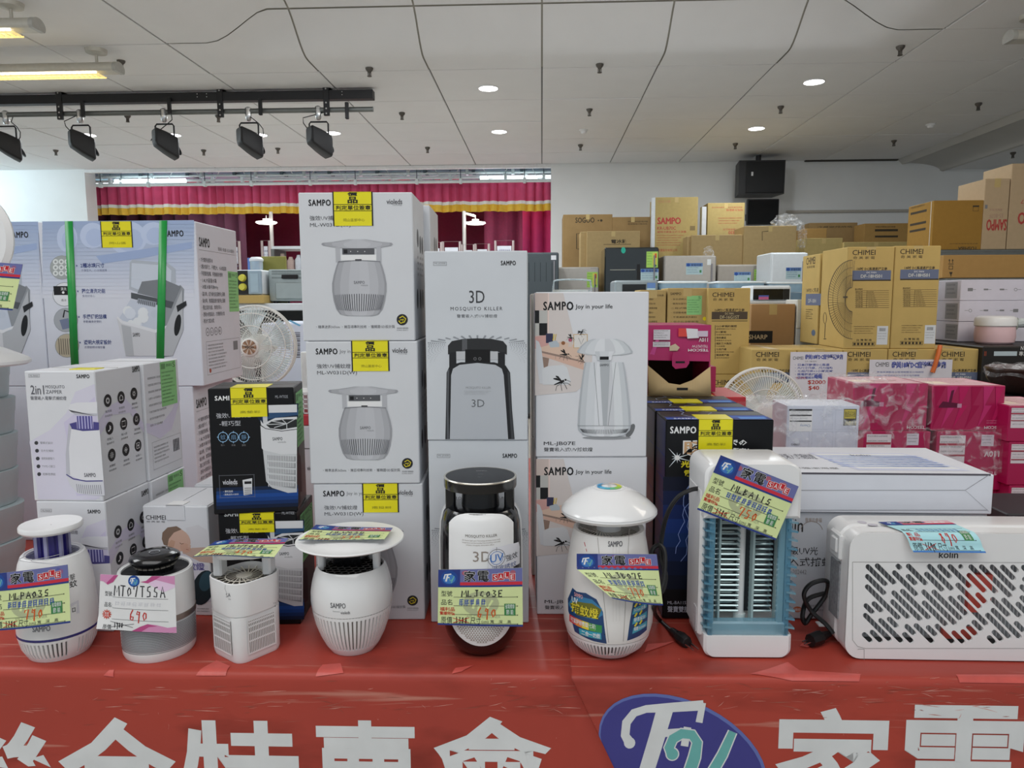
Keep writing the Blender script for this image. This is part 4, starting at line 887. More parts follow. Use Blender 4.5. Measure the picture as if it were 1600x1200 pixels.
P = Print(fc, lay=.00006); gk = ink('#8a8078'); dk = ink('#5d554e'); off = 30
P.text('MOSQUITO KILLER', 727, 835.5, 777, 840.5, dk)
for i, t in enumerate(('3D Stereo Light catch Technology simulates human body', 'temperature and the humidity from breathing remarkably', 'enhance mosquito elimination effect')): P.text(t, 722 + 6 * (i == 2), 843.5 + i * 3.5, 782 - 10 * (i == 2), 846 + i * 3.5, gk)
P.text('3D', 739, 861, 768, 877, gk)
r = random.Random(5)
for j in range(12):
    for i in range(22):
        x = 709 + i * 4.2 + 2.1 * (j % 2); y = 974 + j * 3.1
        if ((x - cxp) / 43) ** 2 + ((y - 962) / 44) ** 2 > 1: continue
        for a in (PI / 2, PI * 7 / 6, PI * 11 / 6): P.stroke([(x, y), (x + 1.8 * math.cos(a), y - 1.8 * math.sin(a))], .75, ink('#7a5f50'))
P.build('plate_print', L5.root, lambda u, v, h: mp(u, v, h + .0026))
P = Print(fc, lay=.00006); st = ink('#d6d6dc')
P.poly([(763, 862), (770, 856), (795, 854), (812, 857), (814, 866), (814, 892), (763, 892)], M('#d2d2d8', .3, var=0)); P.ring(776, 872, 14, 1, GR); P.ring(776, 872, 10.5, .8, ink('#3f6fae'))
for a in range(4): P.stroke([(776 + 10 * math.cos(a * PI / 2), 872 + 10 * math.sin(a * PI / 2)), (776 + 17 * math.cos(a * PI / 2), 872 + 17 * math.sin(a * PI / 2))], .8, GR)
P.text('UV', 766, 866, 787, 878, ink('#3d6fb4'), bold=.01); P.text('強效', 791, 870, 810, 880, K)
P.text('光波誘蚊', 768, 884, 808, 892, ink('#4a5a8a'))
P.build('uv_sticker', L5.root, lambda u, v, h: mp(u, v, h + .0042), sub=.005)
# -- 6 mushroom lamp
L6 = Stand('mosquito_lamp', 'white mushroom-shaped mosquito lamp with domed cap and blue stickers', 949, 1029, 42, 70)
pf = L6.pr([(42, 0), (56, 1024), (65, 1013), (70, 996), (71, 976), (69.5, 950), (66.5, 915), (62.5, 885), (59, 862), (55, 840), (51, 838)])
mb = MB(); zs = L6.z(1009); fro = lambda a: True
mb.slots([p for p in pf if p[1] < zs] + [(L6.r(66.8), zs)], pw2, dkslot, 74, L6.z(1025, 56), L6.z(1011, 65), .004, duty=.5, cap1=False); mb.build('vented_base', L6.root); mb = MB()
mb.lathe([(L6.r(67), zs + .0006)] + [p for p in pf if p[1] > zs] + [(L6.r(48), L6.z(840, 51)), (L6.r(47), L6.z(852, 51))], M('#d9d6d3', .3, var=.02), 56, cap0=False, cap1=False); bo = mb.build('body', L6.root)
mb = MB(); mb.lathe([(.001, L6.z(851, 50)), (L6.r(47), L6.z(851, 50))], M('#3e3833', .8), 30); inlet(mb, L6.r(48), L6.z(842, 50), M('#c4bdb0', .4), 44, .35, .45); mb.build('inlet_grille', L6.root)
R = L6.r(74.5); rim = L6.z(821, 73); mb = MB(); mb.lathe([(L6.r(20), L6.z(850, 50)), (L6.r(18), L6.z(830, 50)), (L6.r(24), rim)], pw2, 28); mb.build('neck', L6.root)
mb = MB(); mb.lathe([(R * .8, rim - .004), (R * .96, rim - .003), (R, rim + .002), (R * .99, rim + .006)], pw, 64, cap1=False); mb.build('cap_rim', L6.root)
hd = L6.r(42); mb = MB(); mb.lathe([(R * math.sin(t), rim + .006 + (hd - .006) * (math.cos(t) ** 1.7 if t < PI / 2 - .001 else 0)) for t in [PI / 2 * (1 - k / 14) for k in range(15)]], M('#e4e6ee', .16, var=.01, coat=.3), 64, cap0=False, cap1=False); cap = mb.build('cap', L6.root)
def dome(u, v, h):
    rr_ = math.hypot(u, v); t = math.asin(min(1, rr_ / R)); return Vector((u, v, rim + .006 + (hd - .006) * math.cos(t) ** 1.7 + h))
P = Print(lay=.0001); n = 24
cols = ['#3f8fc0', '#58a8c8', '#4fa0b0', '#62ac84', '#84b84e', '#a8c23e', '#cfc545', '#d9bc6e', '#d4b49a', '#9fb4c4', '#6aa4c8', '#4a94c0']
P.disc(0, 0, .0285, pw, n=30)
for i, h in enumerate(cols): P.ring(0, 0, .0225, .008, ink(h), n=4, a0=PI + 2 * PI * i / 12, a1=PI + 2 * PI * (i + 1) / 12)
P.text('⏻', -.003, .004, .003, -.004, GR); P.text('亮度', -.003, -.009, .003, -.012, GR); P.build('colour_ring', cap, dome)
fc, mp = L6.wrap(pf, L6.r(68)); P = Print(fc, lay=.0001); gl = ink('#9a948e'); Kc = ink('#58585c')
for pts in ([(932, 833), (951, 1004)], [(984, 833), (974, 1004)], [(893, 835), (932, 838), (984, 838)], [(880, 1003), (945, 1008), (1020, 1003)]): P.stroke([(pts[0][0] + (pts[1][0] - pts[0][0]) * k / 8, pts[0][1] + (pts[1][1] - pts[0][1]) * k / 8) for k in range(9)], .7, gl)
for x in (958, 963, 968): P.stroke([(x, 850 + k * 30) for k in range(5)], .4, ink('#c4c0bc'))
P.text('SAMPO', 950, 850, 973, 858, Kc, bold=.03); P.disc(945, 990, 1, K, n=6); P.poly([(952, 1024), (950, 1029), (958, 1029), (962, 1026)], pw2)
P.stroke([(912, 855), (914, 861)], 1.2, ink('#b05050')); P.stroke([(915, 864), (916, 868)], 1, ink('#b05050'))
P.build('printed_marks', L6.root, mp, sub=.005)
P = Print(fc, lay=.0001); sb = M('#1c3f6c', .3, var=0); sy = ink('#d8c83a')
P.poly([(893, 929), (900, 932), (915, 930), (932, 937), (942, 955), (944, 975), (948, 1006), (925, 1003), (897, 996), (892, 980), (886, 968), (885, 950)], sb)
P.poly([(892, 945), (905, 937), (925, 938), (940, 950), (942, 960), (930, 968), (895, 966), (886, 957)], ink('#3a78a0')); P.poly([(888, 955), (902, 946), (925, 944), (940, 952), (934, 966), (900, 967)], ink('#6a6a2c'))
P.text('SAMPO', 896, 934, 910, 940, ink('#d8a0a0'), bold=.03); P.text('UV', 892, 942, 902, 950, WH, bold=.03)
for dx, m in ((.7, K), (0, sy)): P.text('捕蚊燈', 891 + dx, 950 + dx, 935 + dx, 966 + dx, m, bold=.012)
for i, h in enumerate(('#c23a3a', '#d8823a', '#d8c83a', '#5a9a4a', '#3a8a5a')): P.poly([(888 + 10.5 * i, 971 + i), (888 + 10.5 * (i + 1), 972 + i), (888 + 10.5 * (i + 1), 984 + i), (888 + 10.5 * i, 983 + i)], ink(h))
P.text('可當舒眠夜燈(七彩)', 890, 974, 931, 983, WH, bold=.01); P.disc(935, 980, 4.5, ink('#3a8a4a')); P.poly([(904, 987), (939, 988), (940, 999), (905, 997)], ink('#3a9ab0')); P.text('二合一功能', 908, 989, 938, 997, WH, bold=.02)
P.poly([(990, 944), (1014, 940), (1015, 960), (1012, 998), (1000, 1002), (980, 1004), (984, 975)], sb)
for y in (955, 970, 985): P.poly([(990, y), (1012, y - 3), (1012, y + 6), (988, y + 9)], ink('#4a9ab0')); P.text(('365nm波長', '靜音設計', '電壓10,000V')[(y - 955) // 15], 991, y, 1010, y + 6, WH, bold=.01); P.stroke([(996, y - 7), (992, y - 2)], 3, sy); P.stroke([(1004, y - 8), (1000, y - 3)], 3, sy)
P.build('sticker', L6.root, mp, sub=.005)
# -- 7 blue and white electric zapper
zl, zr = atZ(1100, 1029, TZ), atZ(1242, 1030, TZ); zyaw = math.atan2(zr.y - zl.y, zr.x - zl.x); zc = (zl + zr) / 2
zw = (zr - zl).length + .006; zD = .125
zp_ = empty('bug_zapper', (zc.x - .004, zc.y, TZ + .0025), 'white and clear blue electric zapper with fins and visible grid', 'bug zapper', rz=zyaw)
zh = atY(1170, 724, zc.y).z - TZ - .0025; wz = zw / 2
def fr(mb, poly, y0, y1, m, e=.004):     # upright outline (x,z) run through depth, edges eased
    cx = sum(p[0] for p in poly) / len(poly); cz = sum(p[1] for p in poly) / len(poly)
    sh = lambda k, y: [(cx + (x - cx) * k, y, cz + (z - cz) * k) for x, z in poly]
    k = 1 - e / .06; mb.loft([sh(k, y0)[::-1], sh(1, y0 + e)[::-1], sh(1, y1 - e)[::-1], sh(k, y1)[::-1]], m)
def half_round(w, z0, z1, r, top):
    o = []
    for i in range(7):
        t = PI / 2 * i / 6
        o.append((w - r + r * math.cos(t), (z1 - r + r * math.sin(t)) if top else (z0 + r - r * math.sin(t))))
    for i in range(7):
        t = PI / 2 * (1 - i / 6)
        o.append((-w + r - r * math.cos(t), (z1 - r + r * math.sin(t)) if top else (z0 + r - r * math.sin(t))))
    o += [(-w, z0), (w, z0)] if top else [(-w, z1), (w, z1)]
    return o if top else o[::-1]
mb = MB(); fr(mb, half_round(wz - .006, 0, .042, .016, False), 0, zD, pw); mb.build('base', zp_)
mb = MB(); fr(mb, half_round(wz, zh - .098, zh, .022, True), -.004, zD, pw); mb.build('top_housing', zp_)
mb = MB(); mb.box((-wz - .001, .018, .03), (-wz + .012, zD - .006, zh - .05), pw, .005); mb.box((-wz - .002, .03, .035), (-wz - .0005, .05, .08), M('#c9c9cc', .6, var=.2, scale=300)); mb.build('side_pillar', zp_)
mb = MB(); mb.box((-wz + .015, zD - .02, .04), (wz - .014, zD - .008, zh - .09), M('#343b40', .5)); mb.build('back_panel', zp_)
tb = M('#86b4c6', .15, var=0, trans=.45, alpha=.75); tb2 = M('#6096b0', .12, var=0, trans=.3, alpha=.85); steel = M('#a9bcbe', .25, .7, var=.05)
mb = MB()
for x in (-wz + .012, wz - .022): mb.box((x, .0, .04), (x + .010, .03, zh - .09), tb2, .002)
mb.box((-wz + .012, .0, .04), (wz - .012, .022, .066), tb, .003); mb.box((wz - .034, .002, .06), (wz - .022, .012, zh - .09), tb, .002); mb.build('clear_cage', zp_)
nf = 13; zs0, zs1 = .046, zh - .10
for sg in (-1, 1):
    mb = MB()
    for i in range(nf):
        z = zs0 + (zs1 - zs0) * (i + .5) / nf; x0, x1 = (wz - .020, wz - .0035) if sg > 0 else (-wz - .004 + .007, -wz + .018)
        for q, (ya, yb_, dz) in enumerate(((-.004, .026, .004), (.03, .07, .005))): mb.add([(x0, ya, z + .007), (x1, ya, z + .004), (x1 + sg * .002, yb_, z), (x0, yb_, z + .003), (x0, ya, z + .0035), (x1, ya, z + .0005), (x1 + sg * .002, yb_, z - .0035), (x0, yb_, z - .0005)], [(0, 1, 2, 3), (4, 7, 6, 5), (0, 4, 5, 1), (1, 5, 6, 2), (2, 6, 7, 3), (3, 7, 4, 0)], tb2 if i % 2 else tb)
    tag(mb.build('side_fins', zp_), kind='stuff')
cols_x = ((-wz + .022, -wz + .040), (-.045, -.009), (.014, .050))
for k, (xa, xb) in enumerate(cols_x):
    mb = MB()
    for i in range(19):
        z = .072 + (zh - .18) * i / 18; mb.tube([(xa, .05, z), (xa, .036, z), (xb, .036, z), (xb, .05, z)], .0021, steel, 5)
        if i % 2 == 0: mb.tube([(xa + .003, .062, z + .005), (xb - .003, .062, z + .005)], .0013, steel, 4)
    tag(mb.build('wire_grid', zp_), kind='stuff')
mb = MB()
for x in (-.050, .0105, .054): mb.box((x, .02, .05), (x + .004, .04, zh - .095), M('#a9c0c2', .2, var=0, trans=.3), .001)
mb.build('clear_rail', zp_)
mb = MB(); mb.cyl((-.002, .05, .05), (-.002, .05, zh - .09), .0075, M('#dadde4', .3, var=0), n=14); mb.cyl((-.002, .05, .045), (-.002, .05, .062), .011, M('#cfe0e6', .3), n=14); mb.build('ultraviolet_tube', zp_)
# cord of the zapper, coiled beside it, and its plug
P0 = lambda px, py, Y: atY(px, py, Y)
mb = MB(); cm = M('#121213', .45, var=0)
def smooth(pts, n=6):
    pts = [Vector(p) for p in pts]; o = []
    for i in range(len(pts) - 1):
        a, b, c, d = pts[max(i - 1, 0)], pts[i], pts[i + 1], pts[min(i + 2, len(pts) - 1)]
        for k in range(n):
            t = k / n; o.append(.5 * ((2 * b) + (c - a) * t + (2 * a - 5 * b + 4 * c - d) * t * t + (3 * b - a - 3 * c + d) * t ** 3))
    return o + [pts[-1]]
yy = zc.y + .05
pts = [P0(1094, 763, yy), P0(1078, 766, yy - .01), P0(1058, 778, yy - .01), P0(1042, 805, yy), P0(1034, 840, yy + .01), P0(1033, 870, yy), P0(1040, 900, yy - .02), P0(1034, 925, yy - .03), P0(1023, 915, yy - .03), P0(1016, 880, yy - .02), P0(1020, 858, yy), P0(1032, 852, yy), P0(1039, 868, yy - .01), P0(1036, 910, yy - .03), P0(1022, 950, yy - .045)] 
g1 = atZ(1030, 968, TZ + .006); g2 = atZ(1052, 988, TZ + .008); pts += [g1, g2]
mb.tube(smooth(pts), .0042, cm, 8); cd = mb.build('power_cord', zp_); cd.matrix_parent_inverse = Matrix.Rotation(-zyaw, 4, 'Z') @ Matrix.Translation((-zp_.location.x, -zp_.location.y, -zp_.location.z))
mb = MB(); a_, b_ = atZ(1050, 985, TZ + .009), atZ(1072, 1003, TZ + .010); dv = (b_ - a_); sd = Vector((-dv.y, dv.x, 0)).normalized()
mb.cyl(a_, a_ + dv * .45, .006, cm, .0085); mb.tube([a_ + dv * .45, a_ + dv * .6, a_ + dv * 1.05, a_ + dv * 1.1], [.0085, .012, .011, .009], cm, 8)
for s_ in (-1, 1): mb.tube([a_ + dv * 1.05 + sd * .0055 * s_, a_ + dv * 1.65 + sd * .0055 * s_], .0016, chrome, 4)
pl = mb.build('plug', zp_); pl.matrix_parent_inverse = cd.matrix_parent_inverse
# -- 8 long white lamp with slanted slots
kl = atZ(1330, 1031, TZ); kz = TZ + .0025; KW, KD = .46, .105; kyaw = 0.0
kh = atY(1450, 833, kl.y).z - kz
ko = empty('mosquito_lamp', (kl.x - .012, kl.y, kz), 'long white horizontal mosquito lamp with diagonal slots, far right', 'mosquito lamp', 'mosquito lamps on show')
KB = Face((0, 0, 0), (1, 0, 0), (0, 0, 1), (0, -1, 0), Matrix.Translation((kl.x - .012, kl.y, kz)))
k2 = lambda x, y: KB.uv(x, y)
out = rrect(KW, kh, .028, 6, KW / 2, kh / 2); sl = []; r = random.Random(11)
u0, v0 = k2(1346, 1003); u1, v1 = k2(1600, 884); u1 = KW - .03; px_ = mpp(1450, 940, kl.y); pit_ = 16.2 * px_; wd = 3.9 * px_
for i in range(-9, 30):
    off = u0 + i * pit_; t = 0; L_ = (v1 - v0); t = -r.random() * 12 * px_
    while t < L_:
        seg = r.choice((12, 26, 36, 44, 52)) * px_; a, b = max(t, wd * .6), min(t + seg, L_ - wd * .6)
        xa, xb = off + a, off + b
        if xa < u0 + wd: a += u0 + wd - xa; xa = u0 + wd
        if xb > u1 - wd: b -= xb - (u1 - wd); xb = u1 - wd
        if b - a > .5 * px_:
            A = (xa, v1 - a); B = (xb, v1 - b); h = []
            for k in range(6): w = PI * .25 + PI * k / 5; h.append((A[0] + wd * math.cos(w), A[1] + wd * math.sin(w)))
            for k in range(6): w = PI * 1.25 + PI * k / 5; h.append((B[0] + wd * math.cos(w), B[1] + wd * math.sin(w)))
            sl.append(h)
        t += seg + 9.5 * px_ + wd
mb = MB(); vs, fs = holed(out, sl, .004); mb.add([(x, .002 - z, y) for x, y, z in vs], [f[::-1] for f in fs], pw); mb.build('slotted_front', ko, ang=.4)
mb = MB(); o2 = out[::-1]; sh = lambda k, y: [(KW / 2 + (x - KW / 2) * (1 - k / KW * 2), y, kh / 2 + (z - kh / 2) * (1 - k / kh * 2)) for x, z in o2]
mb.loft([sh(0, .003), sh(0, KD * .32), sh(.003, KD * .36), sh(.003, KD * .44), sh(0, KD * .48), sh(0, KD), sh(.004, KD + .006)], pw, False, True); mb.build('housing', ko)
mb = MB(); mb.box((.02, .045, .02), (KW - .02, .05, kh - .02), M('#c2c4c6', .5, var=.1))
for i in range(60): mb.box((.028 + i * .0068, .030, .03), (.0295 + i * .0068, .044, kh - .05), M('#d0d2d4', .4, var=0))
mb.box((.22, .02, .08), (.26, .03, .15), M('#c8564a', .5)); mb.box((.18, .02, .03), (.24, .028, .05), M('#c8564a', .5))  # red blocks stand in for red reflections behind the slots
tag(mb.build('inner_fins_and_reflections', ko), kind='stuff')
P = Print(KB, lay=.0001); gl = ink('#8e8c8a')
for pts in ([(1332, 878), (1332, 1000), (1340, 1010), (1352, 1013), (1640, 1013)], [(1332, 878), (1640, 879)], [(1350, 1014), (1350, 1031)], [(1340, 1015), (1341, 1014), (1350, 1014)]): P.stroke(pts, .7, gl)
P.text('kolin', 1467, 861, 1497, 872, K, bold=.01); P.poly([(1405, 826 + 5), (1400, 875), (1540, 877), (1542, 850), (1530, 845)], M('#d6d2d0', .3, var=0), .2) if 0 else None
P.build('front_marks', ko)
mb = MB(); mb.box((-.006, .028, kh * .73), (.002, .075, kh * .94), pw, .004); mb.box((-.009, .038, kh * .78), (-.004, .062, kh * .9), pw2, .003); mb.build('power_switch', ko)
mb = MB(); mb.box((-.0025, .034, kh * .25), (.002, .074, kh * .7), M('#85878b', .5, var=.3, scale=180)); mb.build('rating_label', ko)
P = Print(Face((0, 0, kh), (1, 0, 0), (0, 1, 0), (0, 0, 1)), conv=ID, lay=.0001); P.disc(.045, .06, .008, ink('#b9b6c0'), .009); P.disc(.058, .045, .009, ink('#b9b6c0'), .007); P.stroke([(.32, .03), (.325, .045), (.335, .04), (.34, .03), (.32, .03)], .002, RED); P.build('top_marks', ko)
mb = MB(); q = ko.location
pts = [atY(1302, 990, kl.y + .05), atY(1290, 975, kl.y + .06), atY(1268, 955, kl.y + .08), atY(1256, 930, kl.y + .08), atY(1268, 912, kl.y + .08), atY(1292, 908, kl.y + .08), atY(1290, 930, kl.y + .09), atY(1268, 960, kl.y + .09), atY(1258, 974, kl.y + .09), atY(1254, 960, kl.y + .09), atY(1264, 935, kl.y + .1), atY(1300, 925, kl.y + .1)]
for p in pts: p.z = max(p.z, TZ + .008)
mb.tube([p - q for p in smooth(pts)], .0042, cm, 8); mb.build('power_cord', ko)
mb = MB(); a_, b_ = atZ(1296, 990, TZ + .016), atZ(1266, 1001, TZ + .014); mb.tube([a_ - q, a_.lerp(b_, .4) - q, a_.lerp(b_, .5) - q, b_ - q], [.006, .009, .013, .012], cm, 8)
for s_ in (-1, 1): mb.tube([b_ + Vector((0, s_ * .005, 0)) - q, b_ + (b_ - a_) * .35 + Vector((0, s_ * .005, 0)) - q], .0016, chrome, 4)
mb.build('plug', ko)
mb = MB(); a_ = atZ(1280, 975, TZ + .02); mb.box((a_.x - q.x, a_.y - q.y, .012), (a_.x - q.x + .03, a_.y - q.y + .02, .014), wcard); mb.build('cord_tag', ko)

# ------------------------------------------------------------------ price cards on the lamps
def flat_card(label, pts, Y, bend=None, **k):
    q = [atY(x, y, Y if not isinstance(Y, (list, tuple)) else Y[i]) for i, (x, y) in enumerate(pts)]
    return price_card(label, quad_map(*q, bend=bend), **k)
yf = lambda s, hw=66: s.Y - hw * s.k * 1.0
flat_card('yellow price card hung on the violet column lamp', [(-19, 897), (106, 882), (112, 972), (-13, 985)], [L1.Y - .078, L1.Y - .078, L1.Y - .082, L1.Y - .086], bend=lambda s, t: .006 * math.sin(s * PI) + .003 * t * t, model='MLPA03S', price='790', old='1288', seed=1, name_n=9)
o = MB(); cs = (L1.X, L1.Y); zt = TZ + L1.z(868)
pA = atY(91, 882, L1.Y - .078)
for s_ in (-1, 1): o.tube(smooth([(cs[0] + s_ * .028, cs[1] - .02, zt - .002), (cs[0] + s_ * .022, cs[1] - .045, zt + .001), (cs[0] + .4 * s_ * .022, cs[1] - .07, (zt + pA.z) / 2 + .003), pA]), .0006, M('#b8b8bc', .5), 4)
tag(o.build('hanging_string'), 'thin pale string holding price card on violet column lamp', 'string')
flat_card('white and pink price card leaning on black-topped round lamp', [(157, 897), (273, 900), (276, 989), (153, 981)], [L2.Y - .070, L2.Y - .070, L2.Y - .074, L2.Y - .076], bend=lambda s, t: .004 * math.sin(s * PI) + .008 * max(0, t - .75) * max(0, .3 - s) * 8, model='MT07T5SA', price='690', old='1988', kind='white', seed=2)
z3 = TZ + .0025 + L3.z(871.5) + .003
q = [atZ(x, y, z3 + dz) for (x, y), dz in (((336, 847), .004), ((451, 840), .010), ((427, 871), .0), ((301, 871), .0))]
price_card('yellow price card lying on top of the slatted lamp', quad_map(*q, bend=lambda s, t: .002 * math.sin(s * 5), lift=.001), model='MLWT02E', price='490', old='1088', seed=3, name_n=9)
z4 = TZ + .0025 + zd + .009
q = [atZ(x, y, z4 + dz) for (x, y), dz in (((494, 822), .002), ((614, 827), .002), ((600, 846), .002), ((466, 846), .002))]
price_card('yellow price card lying on the wide flat dish', quad_map(*q, bend=lambda s, t: .001 + .003 * abs(s - .4)), model='MLW03D', price='590', old='1290', seed=4)
flat_card('yellow price card taped to front of the black 3D lamp', [(685, 890), (816, 887), (817, 979), (684, 976)], L5.Y - 66 * L5.k, bend=lambda s, t: .0015 * math.sin(s * PI), model='MLJC03E', price='690', old='1388', seed=5, name_n=5)
def curl(s, t):
    p = atY(901 + 125 * s, 865 + 1 * s, L6.Y - .0775); dn = p - atY(905 + 131 * s, 945 - 3 * s, L6.Y - .0775)
    w = max(0., (t - .30)) * max(0., (1 - s)) ** .9
    px = 901 + (125 + 10 * t) * s + 80 * w; py = 865 + s + (t * 80) - 14 * w * (1 - s)
    return atY(px, py, L6.Y - .0775 - .055 * w * (1.2 - t * .5) - .004 * t)
def mcard(s, t, h):
    e = .02; a = curl(s, t); du = curl(min(s + e, 1), t) - curl(max(s - e, 0), t); dv = curl(s, min(t + e, 1)) - curl(s, max(t - e, 0)); n = du.cross(dv).normalized()
    if n.y > 0: n = -n
    return a + n * h
price_card('yellow price card with curled lower corner on mushroom lamp', mcard, model='MLJB07E', price='790', old='1280', seed=6, name_n=8)
flat_card('yellow price card stuck askew on the blue zapper', [(1126, 711), (1248, 760), (1212, 844), (1089, 796)], zc.y - .010, model='MLBA11S', price='750', old='1380', seed=7, name_n=9)
kt = kz + kh
def kcard(s, t, h):
    L_ = t * .088; top_y = kl.y + .052; flat = .051
    if L_ < flat: y, z, n = top_y - L_, kt + .003 + .004 * s * (1 - L_ / flat), Vector((0, 0, 1))
    else:
        d = L_ - flat; a = min(1.25, .35 + d * 34); y, z, n = top_y - flat - d * math.cos(a * .8), kt + .003 - d * math.sin(a * .8), Vector((0, -math.sin(a * .8), math.cos(a * .8)))
    return Vector((kl.x + .058 + .122 * s + .030 * t, y, z)) + n * h
price_card('light blue price card draped over the long slotted lamp', kcard, model='', price='890', old='1690', kind='blue', seed=8, name_n=9)
# ================================================================== CARTONS ON THE RED TABLE
wb = M('#c6c8cc', .55, var=.025, scale=12, spec=.3); wb2 = M('#cfd0d4', .5, var=.02, scale=12, spec=.3); wbg = M('#c2c6cb', .5, var=.03, scale=10, spec=.3); ytape = M('#ddd01c', .3, var=.03, spec=.4); blk_b = M('#090a0e', .4, var=0, spec=.3)
tones = [ink(h) for h in ('#8c8d92', '#9d9ea3', '#a9aaaf', '#b2b3b8', '#b4b5ba', '#adaeb3', '#a2a3a8', '#939499')]
wtones = [ink(h) for h in ('#a9adb2', '#bcc0c4', '#c9ccd0', '#d2d4d8', '#c4c6ca', '#d0d3d6', '#c0c4c8', '#aeb2b7')]
def logo(P, x0, y0, x1, y1, m=K): P.text('SAMPO', x0, y0, x1, y1, m, bold=.045, gap=1.15)
def grade_tape(box, conv, x0, x1, y0, y1, drop_px=True, stamp='高雄郵政', seed=0):
    """yellow grading tape pasted over the lid edge and down the front"""
    a = conv(x0, y1); b = conv(x1, y0); u0, u1 = a[0], b[0]; W2 = box.W / 2; H = box.H; d = H - a[1]
    mb = MB(); L = .0011
    mb.box((-W2 + u0, -L, a[1]), (-W2 + u1, 0, H + L), ytape); mb.box((-W2 + u0, -L, H), (-W2 + u1, .06, H + L), ytape)
    for x in (u0, u1): mb.box((-W2 + x - .0012, -L - .0001, a[1]), (-W2 + x + .0012, 0, H + L + .0001), K)
    t = mb.build('grading_tape', box.root)
    P = Print(lay=.00007); w = u1 - u0; z1 = H; c = (u0 + u1) / 2
    P.rect(u0, a[1] + d * .44, u1, a[1] + d * .445 + .0006, K); P.rect(u0, a[1] + d * .63, u1, a[1] + d * .635 + .0006, K)
    P.text('品', c - w * .13, H - d * .13, c + w * .13, H - d * .33, K, bold=.03); P.text('判定單位簽章', u0 + w * .06, H - d * .39, u1 - w * .04, H - d * .53, K, bold=.015)
    P.text(stamp, u0 + w * .25, H - d * .78, u1 - w * .2, H - d * .87, ink('#8a8420'))
    v, f, xa, xb, ya, yb = glyphs('價', .03, 0., 1., 1); P._a([(c - w * .13 + (x - xa) / (xb - xa) * w * .26, H - d * .11 + (y - ya) / (yb - ya) * d * .11) for x, y in v], f, K, None)
    P.build('tape_print', t, lambda u, v, h: Vector((-W2 + u, -L - h, v)))
def green_label(P, x0, y0, x1, y1):      # in face metres, y0 top
    g = ink('#86bf7e'); dk = ink('#38563a'); P.rect(x0, y0, x1, y1, g); h = y0 - y1; w = x1 - x0
    for i in range(9): P.rect(x0 + w * (.06 + .03 * i), y0 - h * .04, x0 + w * (.06 + .03 * i + .016), y0 - h * .16, dk)
    P.text('S', x1 - w * .2, y0 - h * .03, x1 - w * .06, y0 - h * .15, dk); P.text('整新福利品', x0 + w * .38, y0 - h * .05, x1 - w * .25, y0 - h * .12, dk)
    P.lines(x0 + w * .06, y0 - h * .22, x1 - w * .1, y1 + h * .04, 9, dk, .45, seed=int(x0 * 1e4) % 97)
def mosquito(P, x, y, s, a):
    def t(p): c, n = math.cos(a), math.sin(a); return (x + s * (p[0] * c - p[1] * n), y + s * (p[0] * n + p[1] * c))
    k = K
    P.stroke([t(p) for p in ((-1, .1), (-.2, 0), (.4, -.1))], [s * .1, s * .26, s * .3], k); P.disc(*t((.6, -.15)), s * .14, k, n=8); P.stroke([t((.65, -.15)), t((1.2, .25))], s * .05, k)
    for q in ((-.9, -.7), (-.5, -.95)): P.stroke([t((.1, -.1)), t((q[0] * .6, q[1] * .8)), t(q)], [s * .08, s * .28, s * .12], k)
    for q in ((-1, .9), (-.2, 1.1), (.5, 1.05), (1.1, .7)): P.stroke([t((.1, .1)), t((q[0] * .7, .35)), t(q)], s * .055, k)
def top_y(z, x, y): return atZ(x, y, z).y
# ---- jar-lamp cartons: stack of three, and a second stack behind
b0, b1 = atZ(497, 971, TZ), atZ(664, 970, TZ); HH = (atY(570, 531, b0.y).z - TZ) / 2 - .001; zt0 = TZ + .0025
HB = atY(570, 757, 1.40).z - zt0; HM = atY(570, 532, 1.40).z - atY(570, 757, 1.40).z; HT = atY(570, 299, 1.40).z - atY(570, 532, 1.40).z; Hh = (HB + HM + HT) / 3
W3 = []
for k in range(3):
    dx = Vector((-.0045 * k, -.002 * (k % 2), 0)); nm = ('bottom', 'middle', 'top')[k]
    W3.append(Box('carton', 'white carton with grey jar lamp picture and yellow tape, %s of front stack of three' % nm, 'carton', b0 + dx, b1 + dx, .18, zt0 + Hh * k, zt0 + Hh * (k + 1) - .001, wb, 'jar lamp cartons'))
    d2 = dx + Vector((.012 - .004 * k, .19, 0)); Bk = Box('carton', 'white jar lamp carton mostly hidden, %s of the stack behind' % nm, 'carton', b0 + d2, b1 + d2, .18, zt0 + Hh * k, zt0 + Hh * (k + 1) - .001, wb, 'jar lamp cartons')
    P = Print(Bk.right, conv=ID); P.disc(.09, .2, .012, GR, .02); P.disc(.13, .2, .012, GR, .02); P.build('side_print', Bk.root)
cv = W3[2].front.uv
